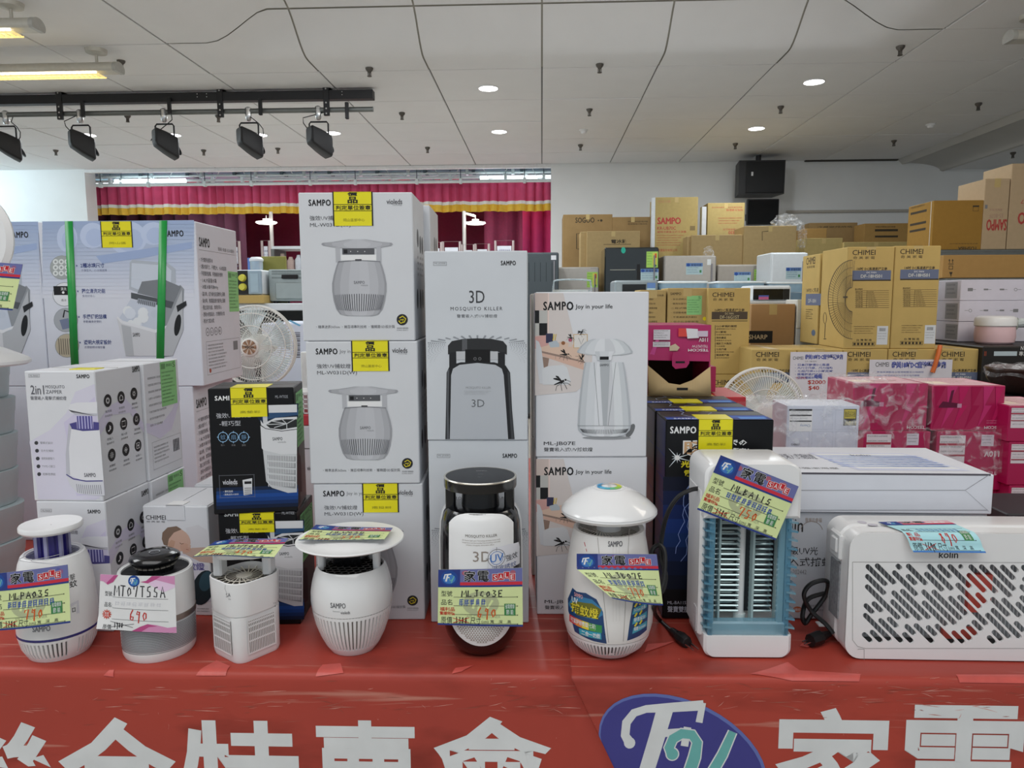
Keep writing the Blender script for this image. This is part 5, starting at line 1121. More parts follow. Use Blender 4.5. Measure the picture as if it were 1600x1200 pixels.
for k, bx in enumerate(W3):
    P = Print(bx.front, conv=cv, lay=.00007); g1 = ink('#6b6c71')
    logo(P, 482, 312, 517, 321.5); P.text('Joy in your life', 520, 313.5, 566, 321, GR); P.text('violeds', 604, 311, 628.5, 319, ink('#4a4a4e'), bold=.02); P.text('Technology', 613, 319.5, 628, 321.8, GR)
    P.text('強效UV捕蚊燈', 484, 337, 538, 344.5, ink('#4a4a4e')); P.text('ML-W031D(W)', 484.5, 348.5, 548, 356, ink('#4a4a4e'))
    P.solid(558, [(13, 374), (38, 378), (54, 379.5), (56, 381.5), (53, 384), (38, 386.5), (24, 388)], tones)
    for x in (528, 592): P.rect(x - 3.5, 386, x + 3.5, 410, tones[2])
    P.rect(535, 388, 585, 397.5, ink('#55565a')); P.rect(537, 390, 543, 396, K); 
    for x in (548, 559, 570): P.disc(x, 393, .8, WH, n=6)
    P.rect(533, 398, 588, 407, WH); P.rect(555, 405, 565, 408, K)
    prof = [(33, 408), (36, 416), (40, 430), (42.5, 443), (42.3, 455), (40, 470), (36, 483), (30, 491), (20, 493.5)]
    P.solid(561.5, prof, tones); P.stroke([(529, 409), (560, 406.8), (594, 409)], 1, g1)
    def hwp_(y):
        for (wa, ya), (wc, yc) in zip(prof, prof[1:]):
            if ya <= y <= yc: return wa + (wc - wa) * (y - ya) / (yc - ya)
        return 20
    for i in range(27):
        t = -1.25 + 2.5 * i / 26; q = [(561.5 + hwp_(y) * math.sin(t) * .98, y) for y in (459 + abs(t) * 1.5, 466, 474, 481, 486.5 - abs(t) * 2)]; P.stroke(q, .9 * math.cos(t) + .35, ink('#44454a') if abs(t) < .7 else g1)
    logo(P, 553, 439, 570, 443.5, ink('#75767b')); P.text('violeds', 564, 444.5, 575, 447, ink('#85868b'))
    P.text('・精準波長365nm ・擁百項專利技術 ・獲韓國GD設計獎', 494, 508, 617, 513, ink('#5a5a5e')); P.disc(628.5, 499.5, 8.8, ink('#2a2a2c')); ly = ink('#d8c820')
    P.stroke([(624, 497), (629, 494), (634, 498), (632, 503), (626, 505), (623, 501)], 1.3, ly); P.stroke([(625, 500), (631, 499), (629, 502)], 1, ly); P.text('GOOD DESIGN', 620, 511.5, 638, 513.8, K); P.text('KOREA SELECT', 620, 515, 638, 516.8, GR)
    P.build('front_print', bx.root)
    tx = ((548, 604), (541, 598), (522, 581))[k]; grade_tape(bx, cv, tx[0], tx[1], 298, 347 + (6 if k == 2 else 2), stamp=('南投辦', '岡山區部中心', '岡山區部中心')[k])
    P = Print(bx.right, conv=ID, lay=.00005)
    for i, (u, v) in enumerate(((.07, .2), (.11, .19), (.145, .19))): P.disc(u, v, .013, ink('#5c5e63'), .018); P.lines(u - .012, .165, u + .012, .12, 4, GR, .5, i)
    for i, (u, v) in enumerate(((.05, .08), (.1, .08), (.14, .08))): P.disc(u, v, .012, ink('#3c3e46'), .02)
    P.build('side_print', bx.root)
# ---- tall 3D lamp cartons
c0, c1 = atZ(674, 974, TZ), atZ(826, 975, TZ); zA = atY(750, 688, c0.y).z; zB = atY(750, 392, c0.y).z
D3 = [Box('carton', 'tall white carton printed with black 3D lamp, lower one behind real black lamp', 'carton', c0, c1, .19, zt0, zA - .0005, wbg, 'tall 3D lamp cartons'), Box('carton', 'tall white carton printed with black 3D lamp, upper one of its stack', 'carton', c0 + Vector((-.001, -.002, 0)), c1 + Vector((-.001, -.002, 0)), .19, zA, zB, wbg, 'tall 3D lamp cartons')]
cv = D3[1].front.uv
for bx in D3:
    P = Print(bx.front, conv=cv, lay=.00007); dk = ink('#3a3b3e'); bk = ink('#232427'); r = random.Random(2); off = 0
    P.frame(677, 409, 698, 415, .5, GR); P.text('ML-JC03E', 679, 410.5, 696, 413.5, GR); logo(P, 782.5, 407.5, 806, 414.5)
    P.text('3D', 733, 454, 757, 473.5, dk, bold=-.012, res=3); P.text('MOSQUITO KILLER', 704, 479.5, 785, 486, dk, gap=1.3); P.text('聲寶吸入式UV捕蚊燈', 714, 491, 777, 496.5, ink('#5a5b5e'), gap=1.15)
    dg = ink('#8c9096')
    for j in range(17):
        for i in range(-20, 21):
            t = i / 20; rad = 64 + j * 6.0; x = 746 + rad * 1.06 * math.sin(t * 1.45) ; y = 556 + j * 2.5 - (rad * .52) * (math.cos(t * 1.45)) + 12
            if x < 669 or x > 822 or y < 517 or y > 640: continue
            if abs(x - 746) < 50 and y > 530: continue
            s_ = .35 + j * .065; P.rect(x - s_, y - s_ * .7, x + s_, y + s_ * .7, dg)
    P.poly([(700, 540), (706, 533), (724, 529.5), (746, 528.5), (768, 529.5), (786, 533), (792, 540), (792, 554), (780, 550), (746, 546), (712, 550), (700, 554)], ink('#2d2e30')); P.poly([(722, 530), (730, 529.5), (730, 547), (722, 548)], ink('#55565a'))
    for x0, x1 in ((702, 713), (778, 789)): P.poly([(x0, 551), (x1, 550), (x1, 576), (x0, 576)], bk)
    P.rect(713, 549, 727, 562, ink('#b2b4b8')); P.rect(765, 549, 778, 562, ink('#b2b4b8')); P.poly([(727, 546), (766, 546), (766, 567), (727, 567)], ink('#161618')); P.text('ʘ ʘ', 740, 558, 752, 563, GR)
    P.poly([(703, 571), (720, 566), (772, 566), (790, 571), (797, 582), (800, 640), (804, 686), (696, 686), (697, 640), (698, 582)], bk); P.poly([(699, 580), (702, 576), (701, 640), (702, 686), (698, 686), (698, 640)], ink('#54565a')); P.poly([(793, 580), (796, 582), (799, 640), (803, 686), (799, 686), (796, 640)], ink('#3f4144'))
    P.poly([(705, 586), (708, 576), (718, 570), (746, 567), (774, 570), (784, 576), (787, 586), (791, 640), (794, 686), (703, 686), (704, 640)], ink('#aeb2b8'))
    P.text('MOSQUITO KILLER', 728, 604, 767, 608, ink('#77797d')); P.lines(725, 610.5, 771, 617.5, 3, ink('#8d8f93'), .5); P.text('3D', 737, 624, 757, 636, ink('#5f6165'), bold=-.005)
    P.build('front_print', bx.root)
# ---- mushroom lamp cartons
j0, j1 = atZ(839, 962, TZ), atZ(1007, 962, TZ); zA = atY(920, 714, j0.y).z; zB = atY(920, 456, j0.y).z; jd = Vector((-.002, -.003, 0))
JB = [Box('carton', 'white carton printed with mushroom lamp and desk scene, lower one', 'carton', j0, j1, .2, zt0, zA - .0005, wb2, 'mushroom lamp cartons'), Box('carton', 'white carton printed with mushroom lamp and desk scene, upper one', 'carton', j0 + jd, j1 + jd, .2, zA, zB, wb2, 'mushroom lamp cartons')]
for k, bx in enumerate([Box('carton', 'white mushroom lamp carton behind the %s one, only its left edge showing' % n, 'carton', j0 + Vector((-.014, .215, 0)), j1 + Vector((-.014, .215, 0)), .2, a, b - .001, M('#a6a59e', .35), 'mushroom lamp cartons') for n, a, b in (('lower', zt0, zA), ('upper', zA, zB))]): pass
cv = JB[1].front.uv
for bx in JB:
    P = Print(bx.front, conv=cv, lay=.00007)
    sc = [ink(h) for h in ('#c3b3ac', '#c9bbb5', '#c8c0bd', '#c8c4c4')]
    P.poly([(836, 458), (858, 458), (858, 545), (836, 545)], sc[0]); P.poly([(858, 458), (880, 458), (900, 540), (858, 545)], sc[2]); P.poly([(836, 545), (925, 545), (925, 590), (900, 612), (836, 618)], sc[2]); P.stroke([(857, 458), (857, 525)], 1.6, ink('#d9c6bf'))
    for x0, y0, x1, y1, m in ((836, 485, 842.5, 505, K), (842.5, 485, 855, 505, ink('#b5b4b0')), (836, 505, 842.5, 524, ink('#b5b4b0')), (842.5, 505, 855, 524, K)): P.rect(x0, y0, x1, y1, m)
    P.poly([(836, 526), (857, 523), (857, 540), (836, 545)], ink('#c79a94')); P.poly([(843, 543), (880, 533), (914, 545), (912, 566), (846, 556)], ink('#cdb2a0')); P.poly([(846, 556), (846, 549), (912, 566), (912, 578)], ink('#c9a898')); P.poly([(845, 548), (880, 556), (914, 565), (914, 567), (845, 551)], ink('#8f7a70')); P.stroke([(868, 553), (868, 561)], .6, ink('#8f7a70')); P.poly([(846, 557), (858, 560), (856, 572), (848, 575)], ink('#8a7468'))
    P.rect(853, 521, 864, 536, ink('#34344e')); P.poly([(857, 535), (869, 532), (874, 537), (874, 542), (860, 543)], ink('#a9b2ba')); P.stroke([(864, 532), (866, 522)], 1.5, ink('#d0b840')); P.stroke([(867, 532), (869, 522)], 1.2, ink('#c0a030'))
    P.frame(896, 522, 918, 544, 1.2, ink('#c0a070')); P.rect(897, 523, 917, 543, ink('#d0ccc8')); P.stroke([(904, 528), (908, 538), (912, 529)], .8, GR); P.disc(880, 536, 3, ink('#8a5a3a')); P.disc(891, 531, 3, ink('#b05a70')); P.rect(888, 535, 894, 542, ink('#c8b8b0'))
    P.poly([(837, 531), (842, 534), (846, 545), (850, 578), (850, 600), (843, 599), (838, 560)], ink('#c4c6ca')); P.poly([(847, 577), (856, 572), (880, 570), (886, 574), (892, 596), (888, 601), (848, 601)], ink('#c9cbce'))
    mosquito(P, 909, 519, 6, -.9); mosquito(P, 892, 528, 6, .3); mosquito(P, 883, 554, 8.5, .1); mosquito(P, 908, 560, 7, 1.1); mosquito(P, 877, 597, 12, -.25)
    P.disc(985, 673, 5, ink('#6a6c6e'), 12, rot=.5); P.disc(948, 684, 38, ink('#8d8f92'), 3)
    P.solid(945, [(18, 529.5), (30, 534), (38, 541), (43.5, 549), (43, 551), (40, 552), (26, 554.5)], wtones); P.solid(944, [(15, 549), (12, 557), (11, 563)], wtones[1:4]); P.rect(937, 557, 951, 562, K)
    P.solid(944, [(30, 566), (33, 580), (37, 610), (40, 640), (41.5, 665)], wtones); P.solid(944, [(41.5, 665), (40, 672), (33, 679), (20, 682)], wtones)
    P.poly([(937, 564), (953, 564), (948, 665), (942, 665)], ink('#aaaeb2')); 
    for a, b in (((928, 566), (936, 665)), ((962, 566), (950, 665)), ((903, 665), (985, 665))): P.stroke([a, b], .5, ink('#6a6c70'))
    for i in range(38): t = -1.3 + 2.6 * i / 37; x = 944 + 39 * math.sin(t); P.stroke([(x, 669 + 2 * math.cos(t)), (944 + 35 * math.sin(t), 674 + 4 * math.cos(t))], .8, ink('#55575a'))
    logo(P, 937, 568.5, 951, 572, ink('#55575b')); logo(P, 848.7, 471.5, 896, 484.5); P.text('Joy in your life', 899, 475.5, 957, 484, K, bold=.008); P.text('ML-JB07E', 849.5, 690, 899, 697, ink('#3a3a3c'), bold=.012); P.text('聲寶吸入式UV捕蚊燈', 850, 699, 926, 705.5, ink('#4a4a4c'), bold=.005)
    P.build('front_print', bx.root)
# ---- blue-black zapper cartons, one behind another
a0_, a1_ = atZ(1035, 968, TZ), atZ(1198, 969, TZ); zB = atY(1115, 656, a0_.y).z; y = a0_.y; ys_ = [y] + [top_y(zB, 1100, v) - a0_.y + y for v in (640, 627, 616)]
ys_ = [y, y + .115, y + .235, y + .36]; nvy = M('#1a2a5c', .3, var=.1)
for k in range(3):
    o_ = Vector((-.004 * k, ys_[k] - y, 0)); bx = Box('carton', 'black and blue zapper carton with lightning print, %s in its row' % ('front one', 'middle one', 'rearmost')[k], 'carton', a0_ + o_, a1_ + o_, ys_[k + 1] - ys_[k] - .004, zt0, zB, blk_b, 'lightning print cartons')
    P = Print(bx.top, conv=ID, lay=.00007); bl = [ink(h) for h in ('#1c2c6e', '#2a4ea0', '#4f86c8')]; D = bx.D; W_ = bx.W; lt = ink('#a9b8ea')
    P.rect(.002, .035, W_ - .002, .0, bl[0]); P.rect(.002, .02, W_ * .36, .002, bl[1]); P.rect(W_ * .64, .05, W_ * .98, .02, bl[1]); P.rect(W_ * .7, .03, W_ * .95, .008, bl[2]); logo(P, W_ * .08, .018, W_ * .3, .008, WH)
    r = random.Random(k)
    for q in range(2):
        x = W_ * (.25 + .2 * q); P.stroke([(x + r.uniform(-.02, .02), D * t / 5) for t in range(6)], .0012, lt)
    P.build('lid_print', bx.root)
    P = Print(bx.left, conv=ID, lay=.00007); P.rect(.004, bx.H - .004, bx.D - .004, .004, nvy)
    for i in range(7): P.rect(.006, bx.H * (.1 + .12 * i), bx.D * .9, bx.H * (.1 + .12 * i) - .0015, ink('#4a62a8'))
    P.build('side_print', bx.root)
    cv = bx.front.uv if k == 0 else cv
    if k == 0:
        P = Print(bx.front, lay=.00007)
        for i, h in enumerate(('#0c1226', '#0e1a3e', '#112456', '#15306e', '#143064', '#10244e', '#0c1a38', '#0a1428')): P.rect(1036, 745 + 22 * i, 1196, 745 + 22 * (i + 1), ink(h))
        br = ink('#c09a72'); wo = WH
        logo(P, 1047, 666.5, 1088, 677, WH); P.text('瞬', 1067, 687, 1111, 713, wo, bold=.05); P.text('瞬', 1069, 689, 1109, 711, br, bold=.02); P.text('間', 1111, 700, 1150, 713, wo, bold=.05); P.text('での', 1140, 687, 1167, 696, WH, bold=.03); P.text('自動販売！', 1122, 700, 1170, 709, WH, bold=.03)
        P.text('光誘導', 1064, 720, 1106, 731, ink('#cdbf2a'), bold=.04); P.text('電撃', 1069, 734, 1104, 745, ink('#cdbf2a'), bold=.04)
        for i in range(10): t = 2 * PI * i / 10; P.stroke([(1058, 715), (1058 + (22 if i % 3 == 0 else 9) * math.cos(t + .3), 715 + (18 if i % 3 == 0 else 8) * math.sin(t + .3))], [2.2, .2], ink('#cfd6f0'))
        P.disc(1058, 715, 4, WH)
        for q in range(3):
            x, yv = 1085 - q * 4, 745; pts = [(x, yv)]
            for _ in range(12): x += r.uniform(-9, 5); yv += 12 - q; pts.append((x, yv))
            P.stroke(pts, .9, ink('#8fa4e0'))
        P.text('ML-BA11S', 1043, 939, 1072, 944, ink('#b9bcc8')); P.text('聲寶雙旋風捕蚊燈', 1043, 947, 1112, 957, ink('#b9bcc8'), bold=.01)
        P.build('front_print', bx.root)
    grade_tape(bx, cv, 1090, 1146, 656, 702, stamp='高墊彩')
# ---- cartons of the long lamp: one standing, one lying on it
q0, q1 = atZ(1210, 968, TZ), atZ(1531, 974, TZ); zA = atY(1400, 799, q0.y + .005).z; zB = atY(1400, 739, q0.y).z; dk_ = max(.1, top_y(zB, 1400, 698) - q0.y)
Ka = Box('carton', 'large white carton with grey lamp lettering, standing behind the long lamp', 'carton', q0, q1, .2, zt0, zA - .001, M('#b4b7bd', .5, var=.02), 'long lamp cartons')
Kb = Box('carton', 'flat white carton lying on the lettered carton, picture on top', 'carton', q0 + Vector((-.004, -.006, 0)), q1 + Vector((.004, -.006, 0)), dk_, zA, zB, M('#cfd1d8', .5, var=.015), 'long lamp cartons', seam=False)
P = Print(Ka.front); kk = ink('#2a2a2c'); P.text('kolin', 1214, 810, 1255, 831, kk, bold=.01); P.ring(1268, 832, 18, .8, ink('#8a7a70'), a0=-PI * .9, a1=-.25); P.text('簡單的幸福', 1258, 809, 1284, 816, ink('#9a8a80')); P.text('升級UV光', 1222, 854, 1278, 867, kk, bold=.005); P.text('吸入式捕蚊燈', 1205 + 10, 871, 1318, 885, kk, bold=.005); P.text('KEM-202442', 1222, 890, 1260, 897, GR); P.disc(1246, 952, 7, ink('#b0623e'), 4.5); P.text('捕蚊', 1241, 950, 1251, 955, WH); P.lines(1262, 945, 1300, 958, 2, GR, .5); P.build('front_print', Ka.root)
P = Print(Kb.front, lay=.00005); g = ink('#8a8a90'); P.rect(1206, 739, 1548, 742, ink('#55525a')); P.stroke([(1206, 766), (1508, 766), (1545, 742)], .9, g); P.stroke([(1508, 766), (1545, 799)], .8, ink('#a9abb2')); P.stroke([(1206, 797), (1543, 797)], .9, g); P.build('flap_folds', Kb.root)
P = Print(Kb.top, conv=ID, lay=.00005); D = Kb.D; W_ = Kb.W
P.poly([(W_ * .30, D * .75), (W_ * .80, D * .75), (W_ * .93, D * .12), (W_ * .40, D * .12)], ink('#c2c6da')); P.poly([(W_ * .32, D * .72), (W_ * .79, D * .72), (W_ * .91, D * .17), (W_ * .42, D * .17)], ink('#d6d8e2'))
r = random.Random(4)
for i in range(26):
    for j in range(7):
        s_ = W_ * (.36 + .52 * i / 26) - W_ * .02 * j * .3; t_ = D * (.24 + .062 * j); P.poly([(s_, t_), (s_ + .008, t_), (s_ + .004, t_ + .006), (s_ - .004, t_ + .006)], ink(r.choice(['#8fa4d4', '#a0b0da', '#7f96cc'])))
P.text('kolin', W_ * .5, D * .68, W_ * .6, D * .62, GR); P.text('升級UV光吸入式捕蚊燈', W_ * .04, D * .7, W_ * .30, D * .5, ink('#5a5a66')); P.lines(W_ * .1, D * .2, W_ * .34, D * .1, 1, GR, .6); P.build('lid_print', Kb.root)
# ---- white zapper cartons with violet print: two columns, two high
t0_, t1_ = atZ(72, 987, TZ), atZ(178, 989, TZ); zA = atY(110, 783, t0_.y - .0).z; zB = atY(95, 580, t0_.y).z
lil = [ink(h) for h in ('#c9c4d6', '#c2bcd2', '#d2cedc')]; Z2 = []
dv = (t1_ - t0_).normalized(); nv_ = Vector((-dv.y, dv.x, 0))
for r_ in range(2):
    for l in range(2):
        sh = nv_ * (.157 * r_) + dv * (-.003 * l + .004 * r_); z0, z1 = (zt0, zA - .0005) if l == 0 else (zA, zB)
        Z2.append(Box('carton', 'white carton with violet %s, %s of %s column' % ('lamp print' if r_ == 0 else 'swirl and green label', ('bottom', 'top')[l], ('front', 'rear')[r_]), 'carton', t0_ + sh, t1_ + sh, .153 if r_ == 0 else .145, z0, z1, wb2, 'violet print cartons'))
cv = Z2[1].front.uv; cr = Z2[1].right.uv; cr2 = Z2[3].right.uv
for l in range(2):
    bx = Z2[l]; P = Print(bx.front, conv=cv, lay=.00007); dk = ink('#5a5a60')
    P.poly([(46, 690), (78, 672), (104, 645), (118, 612), (148, 600), (164, 770), (150, 781), (60, 780), (52, 720)], ink('#c9c6d4')); P.poly([(100, 660), (125, 640), (148, 620), (164, 770), (120, 775)], lil[1])
    P.frame(45, 584.5, 62, 589.5, .4, GR); P.text('ML-PA03S', 47, 586, 60, 588.5, GR); logo(P, 119.5, 585, 140, 591); P.text('2in1', 48, 602, 69, 616, dk, bold=.01); P.text('MOSQUITO', 71, 602, 101, 607.5, dk); P.text('ZAPPER', 72, 609.5, 97, 615, dk); P.text('聲寶吸入電擊式捕蚊燈', 48, 619, 104, 625, dk)
    def clipx(pts): return [(min(x, 149 + (y - 583) * .079), y) for x, y in pts]
    pt = [ink(h) for h in ('#b4b4bc', '#c6c6cc', '#d4d4d8', '#dadade')]
    P.poly(clipx([(107, 640), (109, 632), (120, 629), (152, 628), (152, 649), (120, 648), (110, 645)]), pt[2]); P.poly(clipx([(107, 640), (112, 644), (152, 646), (152, 650), (118, 648.5)]), pt[0]); P.rect(121, 650, 145, 673, ink('#4b4686'))
    for i in range(5): P.rect(123 + i * 4.6, 650, 125 + i * 4.6, 672, ink('#a9a6cc'))
    P.poly(clipx([(109, 662), (113, 672), (130, 674), (155, 672), (155, 660), (146, 659), (146, 670), (121, 670), (120, 659)]), ink('#4a4680'))
    P.poly(clipx([(108, 661), (112, 670), (130, 673.5), (158, 672), (165, 740), (165, 752), (130, 751), (104, 741), (103, 710)]), pt[2]); P.poly([(108, 661), (112, 668), (108, 700), (110, 742), (104, 741), (103, 710)], pt[0]); P.stroke(clipx([(104, 741), (115, 748), (135, 751.5), (161, 751)]), 1.5, ink('#44407c')); P.poly(clipx([(104, 743), (116, 750), (135, 753), (163, 752), (164, 774), (150, 774), (122, 771), (110, 758)]), pt[1])
    for i in range(13): x = 120 + i * 3.1; P.stroke([(x, 756 + min(i, 4) * .4), (x + 2, 769 + min(i, 4) * .7)], .9, ink('#77777f'))
    logo(P, 132, 739, 150, 745, ink('#6a6a70'))
    for i in range(5): P.disc(57 + i * 1.1, 692 + i * 12.2, 3, ink('#3a3a3e')); P.text(('雙模式設計', '全方位捕蚊', '循環高壓電力', 'TYPE-C接口', '超靜音誘蚊')[i], 63 + i, 690 + i * 12.2, 63 + i + 20, 694 + i * 12.2, GR)
    P.text('圖片僅供參考', 135, 777, 156, 780.5, lil[0]); P.build('front_print', bx.root)
    P = Print(bx.right, conv=ID, lay=.00007); D, H = bx.D, bx.H
    P.poly([(0, H * .62), (D * .3, H * .72), (D * .6, H * .75), (D * .85, H * .62), (D, H * .5), (D, H * .42), (D * .7, H * .62), (D * .3, H * .64), (0, H * .5)], lil[0]); logo(P, *cr(206, 573), *cr(218, 580))
    for i, (x, yv) in enumerate(((168, 626), (189, 621), (209, 615), (171, 669), (193, 662), (213, 655), (174.5, 711), (196.5, 703), (215.5, 696))):
        u, v = cr(x, yv); P.disc(u, v, .0125, ink('#232326')); P.text('◎⌂☼♪▭♻⚙◈▣'[i], u - .006, v + .006, u + .006, v - .006, WH); P.text('強效捕蚊吸入設計'[i % 5:i % 5 + 3], u - .010, v - .018, u + .010, v - .023, dk); P.text('風扇靜音', u - .012, v - .027, u + .012, v - .031, GR)
    P.build('side_print', bx.root)
    bx = Z2[2 + l]; P = Print(bx.right, conv=ID, lay=.00007); D, H = bx.D, bx.H
    P.poly([(0, H * .5), (D * .4, H * .45), (D * .75, H * .55), (D, H * .72), (D, H * .62), (D * .7, H * .38), (D * .35, H * .33), (0, H * .42)], lil[0]); P.lines(D * .1, H * .88, D * .62, H * .42, 8, GR, .35, 7)
    P.frame(D * .12, H * .08, D * .96, H * .32, .0005, GR); P.lines(D * .16, H * .28, D * .6, H * .12, 5, GR, .5, 3)
    for i in range(8): P.rect(D * .72 + i * .0035, H * .28, D * .72 + i * .0035 + .0018, H * .17, K)
    a, b = cr2(249, 566), cr2(277, 634); green_label(P, max(a[0], D * .25), H * .99, D * .92, H * .60); P.build('side_print', bx.root)
mb = MB(); mb.box((.0, .03, Z2[1].H), (.05, .06, Z2[1].H + .0015), ytape); mb.build('loose_yellow_tape', Z2[1].root)
# ---- ice maker cartons
Yi = 1.86; zI = atY(300, 604, Yi).z; blu = [ink(h) for h in ('#8fa4c8', '#a3b4d2', '#b7c4dc', '#c3cce0', '#c9cfe0')]; icm = M('#c3c9d8', .5, var=.02, spec=.3)
def icebox(name_l, x0, x1, yt, z0, pr=True, H=None):
    a, b = atY(x0, 470, Yi), atY(x1, 470, Yi); zt = atY(300, 345, Yi).z if H is None else z0 + H
    return Box('carton', name_l, 'carton', a, b + Vector((0, .012, 0)), .27, z0, zt, M('#cacdd6', .5, var=.02, spec=.3), 'ice maker cartons')
I1 = icebox('large white and blue ice maker carton with two green straps', 68, 308, 345, zI); I0 = icebox('large ice maker carton under the green strapped one', 60, 290, 0, zt0, H=zI - zt0 - .001); I2 = icebox('large ice maker carton at left edge, without straps', -170, 62, 345, zI); I3 = icebox('large ice maker carton at left edge, under another one', -178, 52, 0, zt0, H=zI - zt0 - .001)
for bx in (I1, I2):
    P = Print(bx.front, conv=I1.front.uv, lay=.00006); tx = ink('#3a4678')
    for i in range(20):
        t = i / 19; P.poly([(66, 346 + i * 6), (303, 344 + i * 6), (303.6, 350.4 + i * 6), (66.6, 352.4 + i * 6)], ink('#%02x%02x%02x' % tuple(int(a + (b - a) * t) for a, b in ((150, 202), (166, 205), (196, 214)))), 1)
    for x, y_, a, b in ((105, 372, 16, 22), (145, 368, 20, 20), (200, 372, 30, 26), (240, 365, 20, 18)): P.disc(x, y_, a, ink('#b4c0d8'), b); P.disc(x + 3, y_ + 3, a * .7, ink('#a8b6d2'), b * .7)
    P.poly([(150, 400), (220, 390), (300, 378), (300, 388), (230, 402), (160, 412)], ink('#94a5c6'))
    for k, (x, y_) in enumerate(((97, 418), (101, 460), (103, 500), (105, 540))):
        P.disc(x, y_, 19, ink('#8f9498'), 19); P.disc(x, y_, 18, ink(('#9a9f9e', '#d4d6da', '#9fa3a8', '#b0a690')[k]), 18)
        if k == 0:
            for q in range(9): P.disc(x - 10 + (q % 3) * 9, y_ - 9 + (q // 3) * 9, 4.2, ink('#cfd3d2')); P.disc(x - 10 + (q % 3) * 9, y_ - 9 + (q // 3) * 9, 1.8, ink('#8e9392'))
        if k == 1: P.rect(x - 17, y_ - 13, x + 17, y_ + 1, K); P.text('清洗', x - 6, y_ - 11, x + 3, y_ - 6, WH); P.text('高冰', x - 5, y_ + 7, x + 3, y_ + 11, K); P.disc(x - 2, y_ - 3, 2, WH)
        if k == 2: P.stroke([(x - 4, y_ - 4), (x - 2, y_ - 15), (x + 7, y_ - 12), (x + 9, y_ + 3)], 2.4, K); P.poly([(x - 10, y_), (x + 4, y_ - 3), (x + 8, y_ + 12), (x - 5, y_ + 15)], ink('#6f7890'))
        if k == 3:
            for q in range(8): P.rect(x - 13 + q * 3.4, y_ - 11, x - 11.6 + q * 3.4, y_ + 14, ink('#6a6458'))
    for k, (t, s_) in enumerate((('2種冰塊尺寸', '子彈型大、小冰塊選擇'), ('獨立清洗功能', '食用好安心'), ('手提握把結構', '移動機身好便利'), ('透明大視窗設計', '方便檢視冰塊存量'))):
        y_ = 411 + 40 * k; x = 126 + 1.7 * k; P.text(t, x, y_, x + len(t) * 6.2, y_ + 7.5, tx, bold=.02); P.text('★', x - 8, y_ + 2, x - 4, y_ + 6, tx); P.text(s_, x + 1, y_ + 9.5, x + 1 + len(s_) * 4, y_ + 13.5, ink('#55597a'))
    gm = [ink(h) for h in ('#8b8f94', '#a9acb0', '#c2c4c8', '#75797e', '#4e5256', '#26282b')]
    P.poly([(282, 445), (288, 452), (285, 520), (270, 556), (245, 560), (250, 470)], gm[0]); P.poly([(203, 410), (207, 406), (262, 411), (274, 420), (275, 440), (269, 470), (215, 457), (202, 452)], ink('#a6adb6')); P.poly([(206, 411), (260, 415), (268, 423), (266, 463), (215, 452), (205, 448)], ink('#bcc3ce')); P.poly([(205, 457), (272, 472), (268, 482), (205, 466)], gm[4]); P.poly([(222, 440), (255, 436), (283, 448), (272, 472), (215, 458)], gm[3])
    P.poly([(204, 468), (250, 478), (260, 520), (245, 517), (185, 500)], ink('#b9c0cc')); 
    r = random.Random(8)
    for _ in range(14): P.disc(r.uniform(198, 248), r.uniform(482, 512), r.uniform(5, 9), ink(r.choice(['#c9cfd8', '#b4bcc8', '#d4d8de'])), n=9)
    P.poly([(216, 466), (245, 472), (243, 480), (214, 473)], ink('#8d939c'))
    for q in range(9): P.stroke([(218 + q * 3, 468 + q * .6), (217 + q * 3, 475 + q * .6)], .8, K)
    P.poly([(183, 497), (190, 505), (243, 520), (258, 515), (258, 556), (197, 556)], gm[2]); P.poly([(183, 497), (190, 505), (243, 520), (262, 512), (262, 508), (243, 515), (192, 501), (184, 494)], ink('#d2d4d8')); P.poly([(190, 507), (205, 511), (210, 556), (197, 556)], gm[1]); P.poly([(243, 520), (258, 515), (285, 452), (287, 515), (270, 556), (245, 556)], gm[1]); logo(P, 208, 520, 219, 526); P.disc(278, 508, 5, ink('#1c1e20'), 17, rot=.15); P.poly([(276, 478), (291, 470), (292, 477), (278, 488)], gm[5])
    P.rect(258, 360, 261, 369, K, 1) if 0 else None; logo(P, 257, 360, 287, 369.5)
    P.build('front_print', bx.root)
for bx in (I1, I0):
    P = Print(bx.right, conv=ID, lay=.00006); D, H = bx.D, bx.H; logo(P, D * .06, H * .91, D * .3, H * .855); P.text('簡易‧快速‧出冰便利', D * .5, H * .87, D * .92, H * .845, GR); P.rect(D * .05, H * .835, D * .95, H * .833, GR)
    for i, t in enumerate(('・7分鐘快速製冰', '・2種冰塊尺寸、子彈型大、小冰塊選擇', '・手提握把結構、移動機身好便利', '・1.8L大容量水箱', '・冰籃冰量可達800g', '・滿冰時、紅外線也能自動停止運轉', '・缺水時、微電腦自動也能停止運轉', '・獨立清洗功能、食用好安心', '・透明大視窗設計、方便檢視冰塊', '・附冰勺取冰匙')): P.text(t, D * .05, H * (.79 - .042 * i), D * (.09 + .033 * len(t)), H * (.762 - .042 * i), ink('#45464c'))
    for i in range(4): P.ring(D * (.15 + .1 * i), H * .33, .011, .0015, K, n=12); P.text('ACDE'[i], D * (.13 + .1 * i), H * .335, D * (.165 + .1 * i), H * .322, K)
    P.frame(D * .1, H * .06, D * .95, H * .27, .0008, GR); P.lines(D * .14, H * .25, D * .7, H * .08, 8, GR, .5, 2); P.rect(D * .78, H * .25, D * .9, H * .19, ink('#77787c')); P.disc(D * .17, H * .085, .006, ink('#a04a3a'))
    if bx is I1: green_label(P, D * .72, H * .72, D * .99, H * .45)
    P.build('side_print', bx.root)
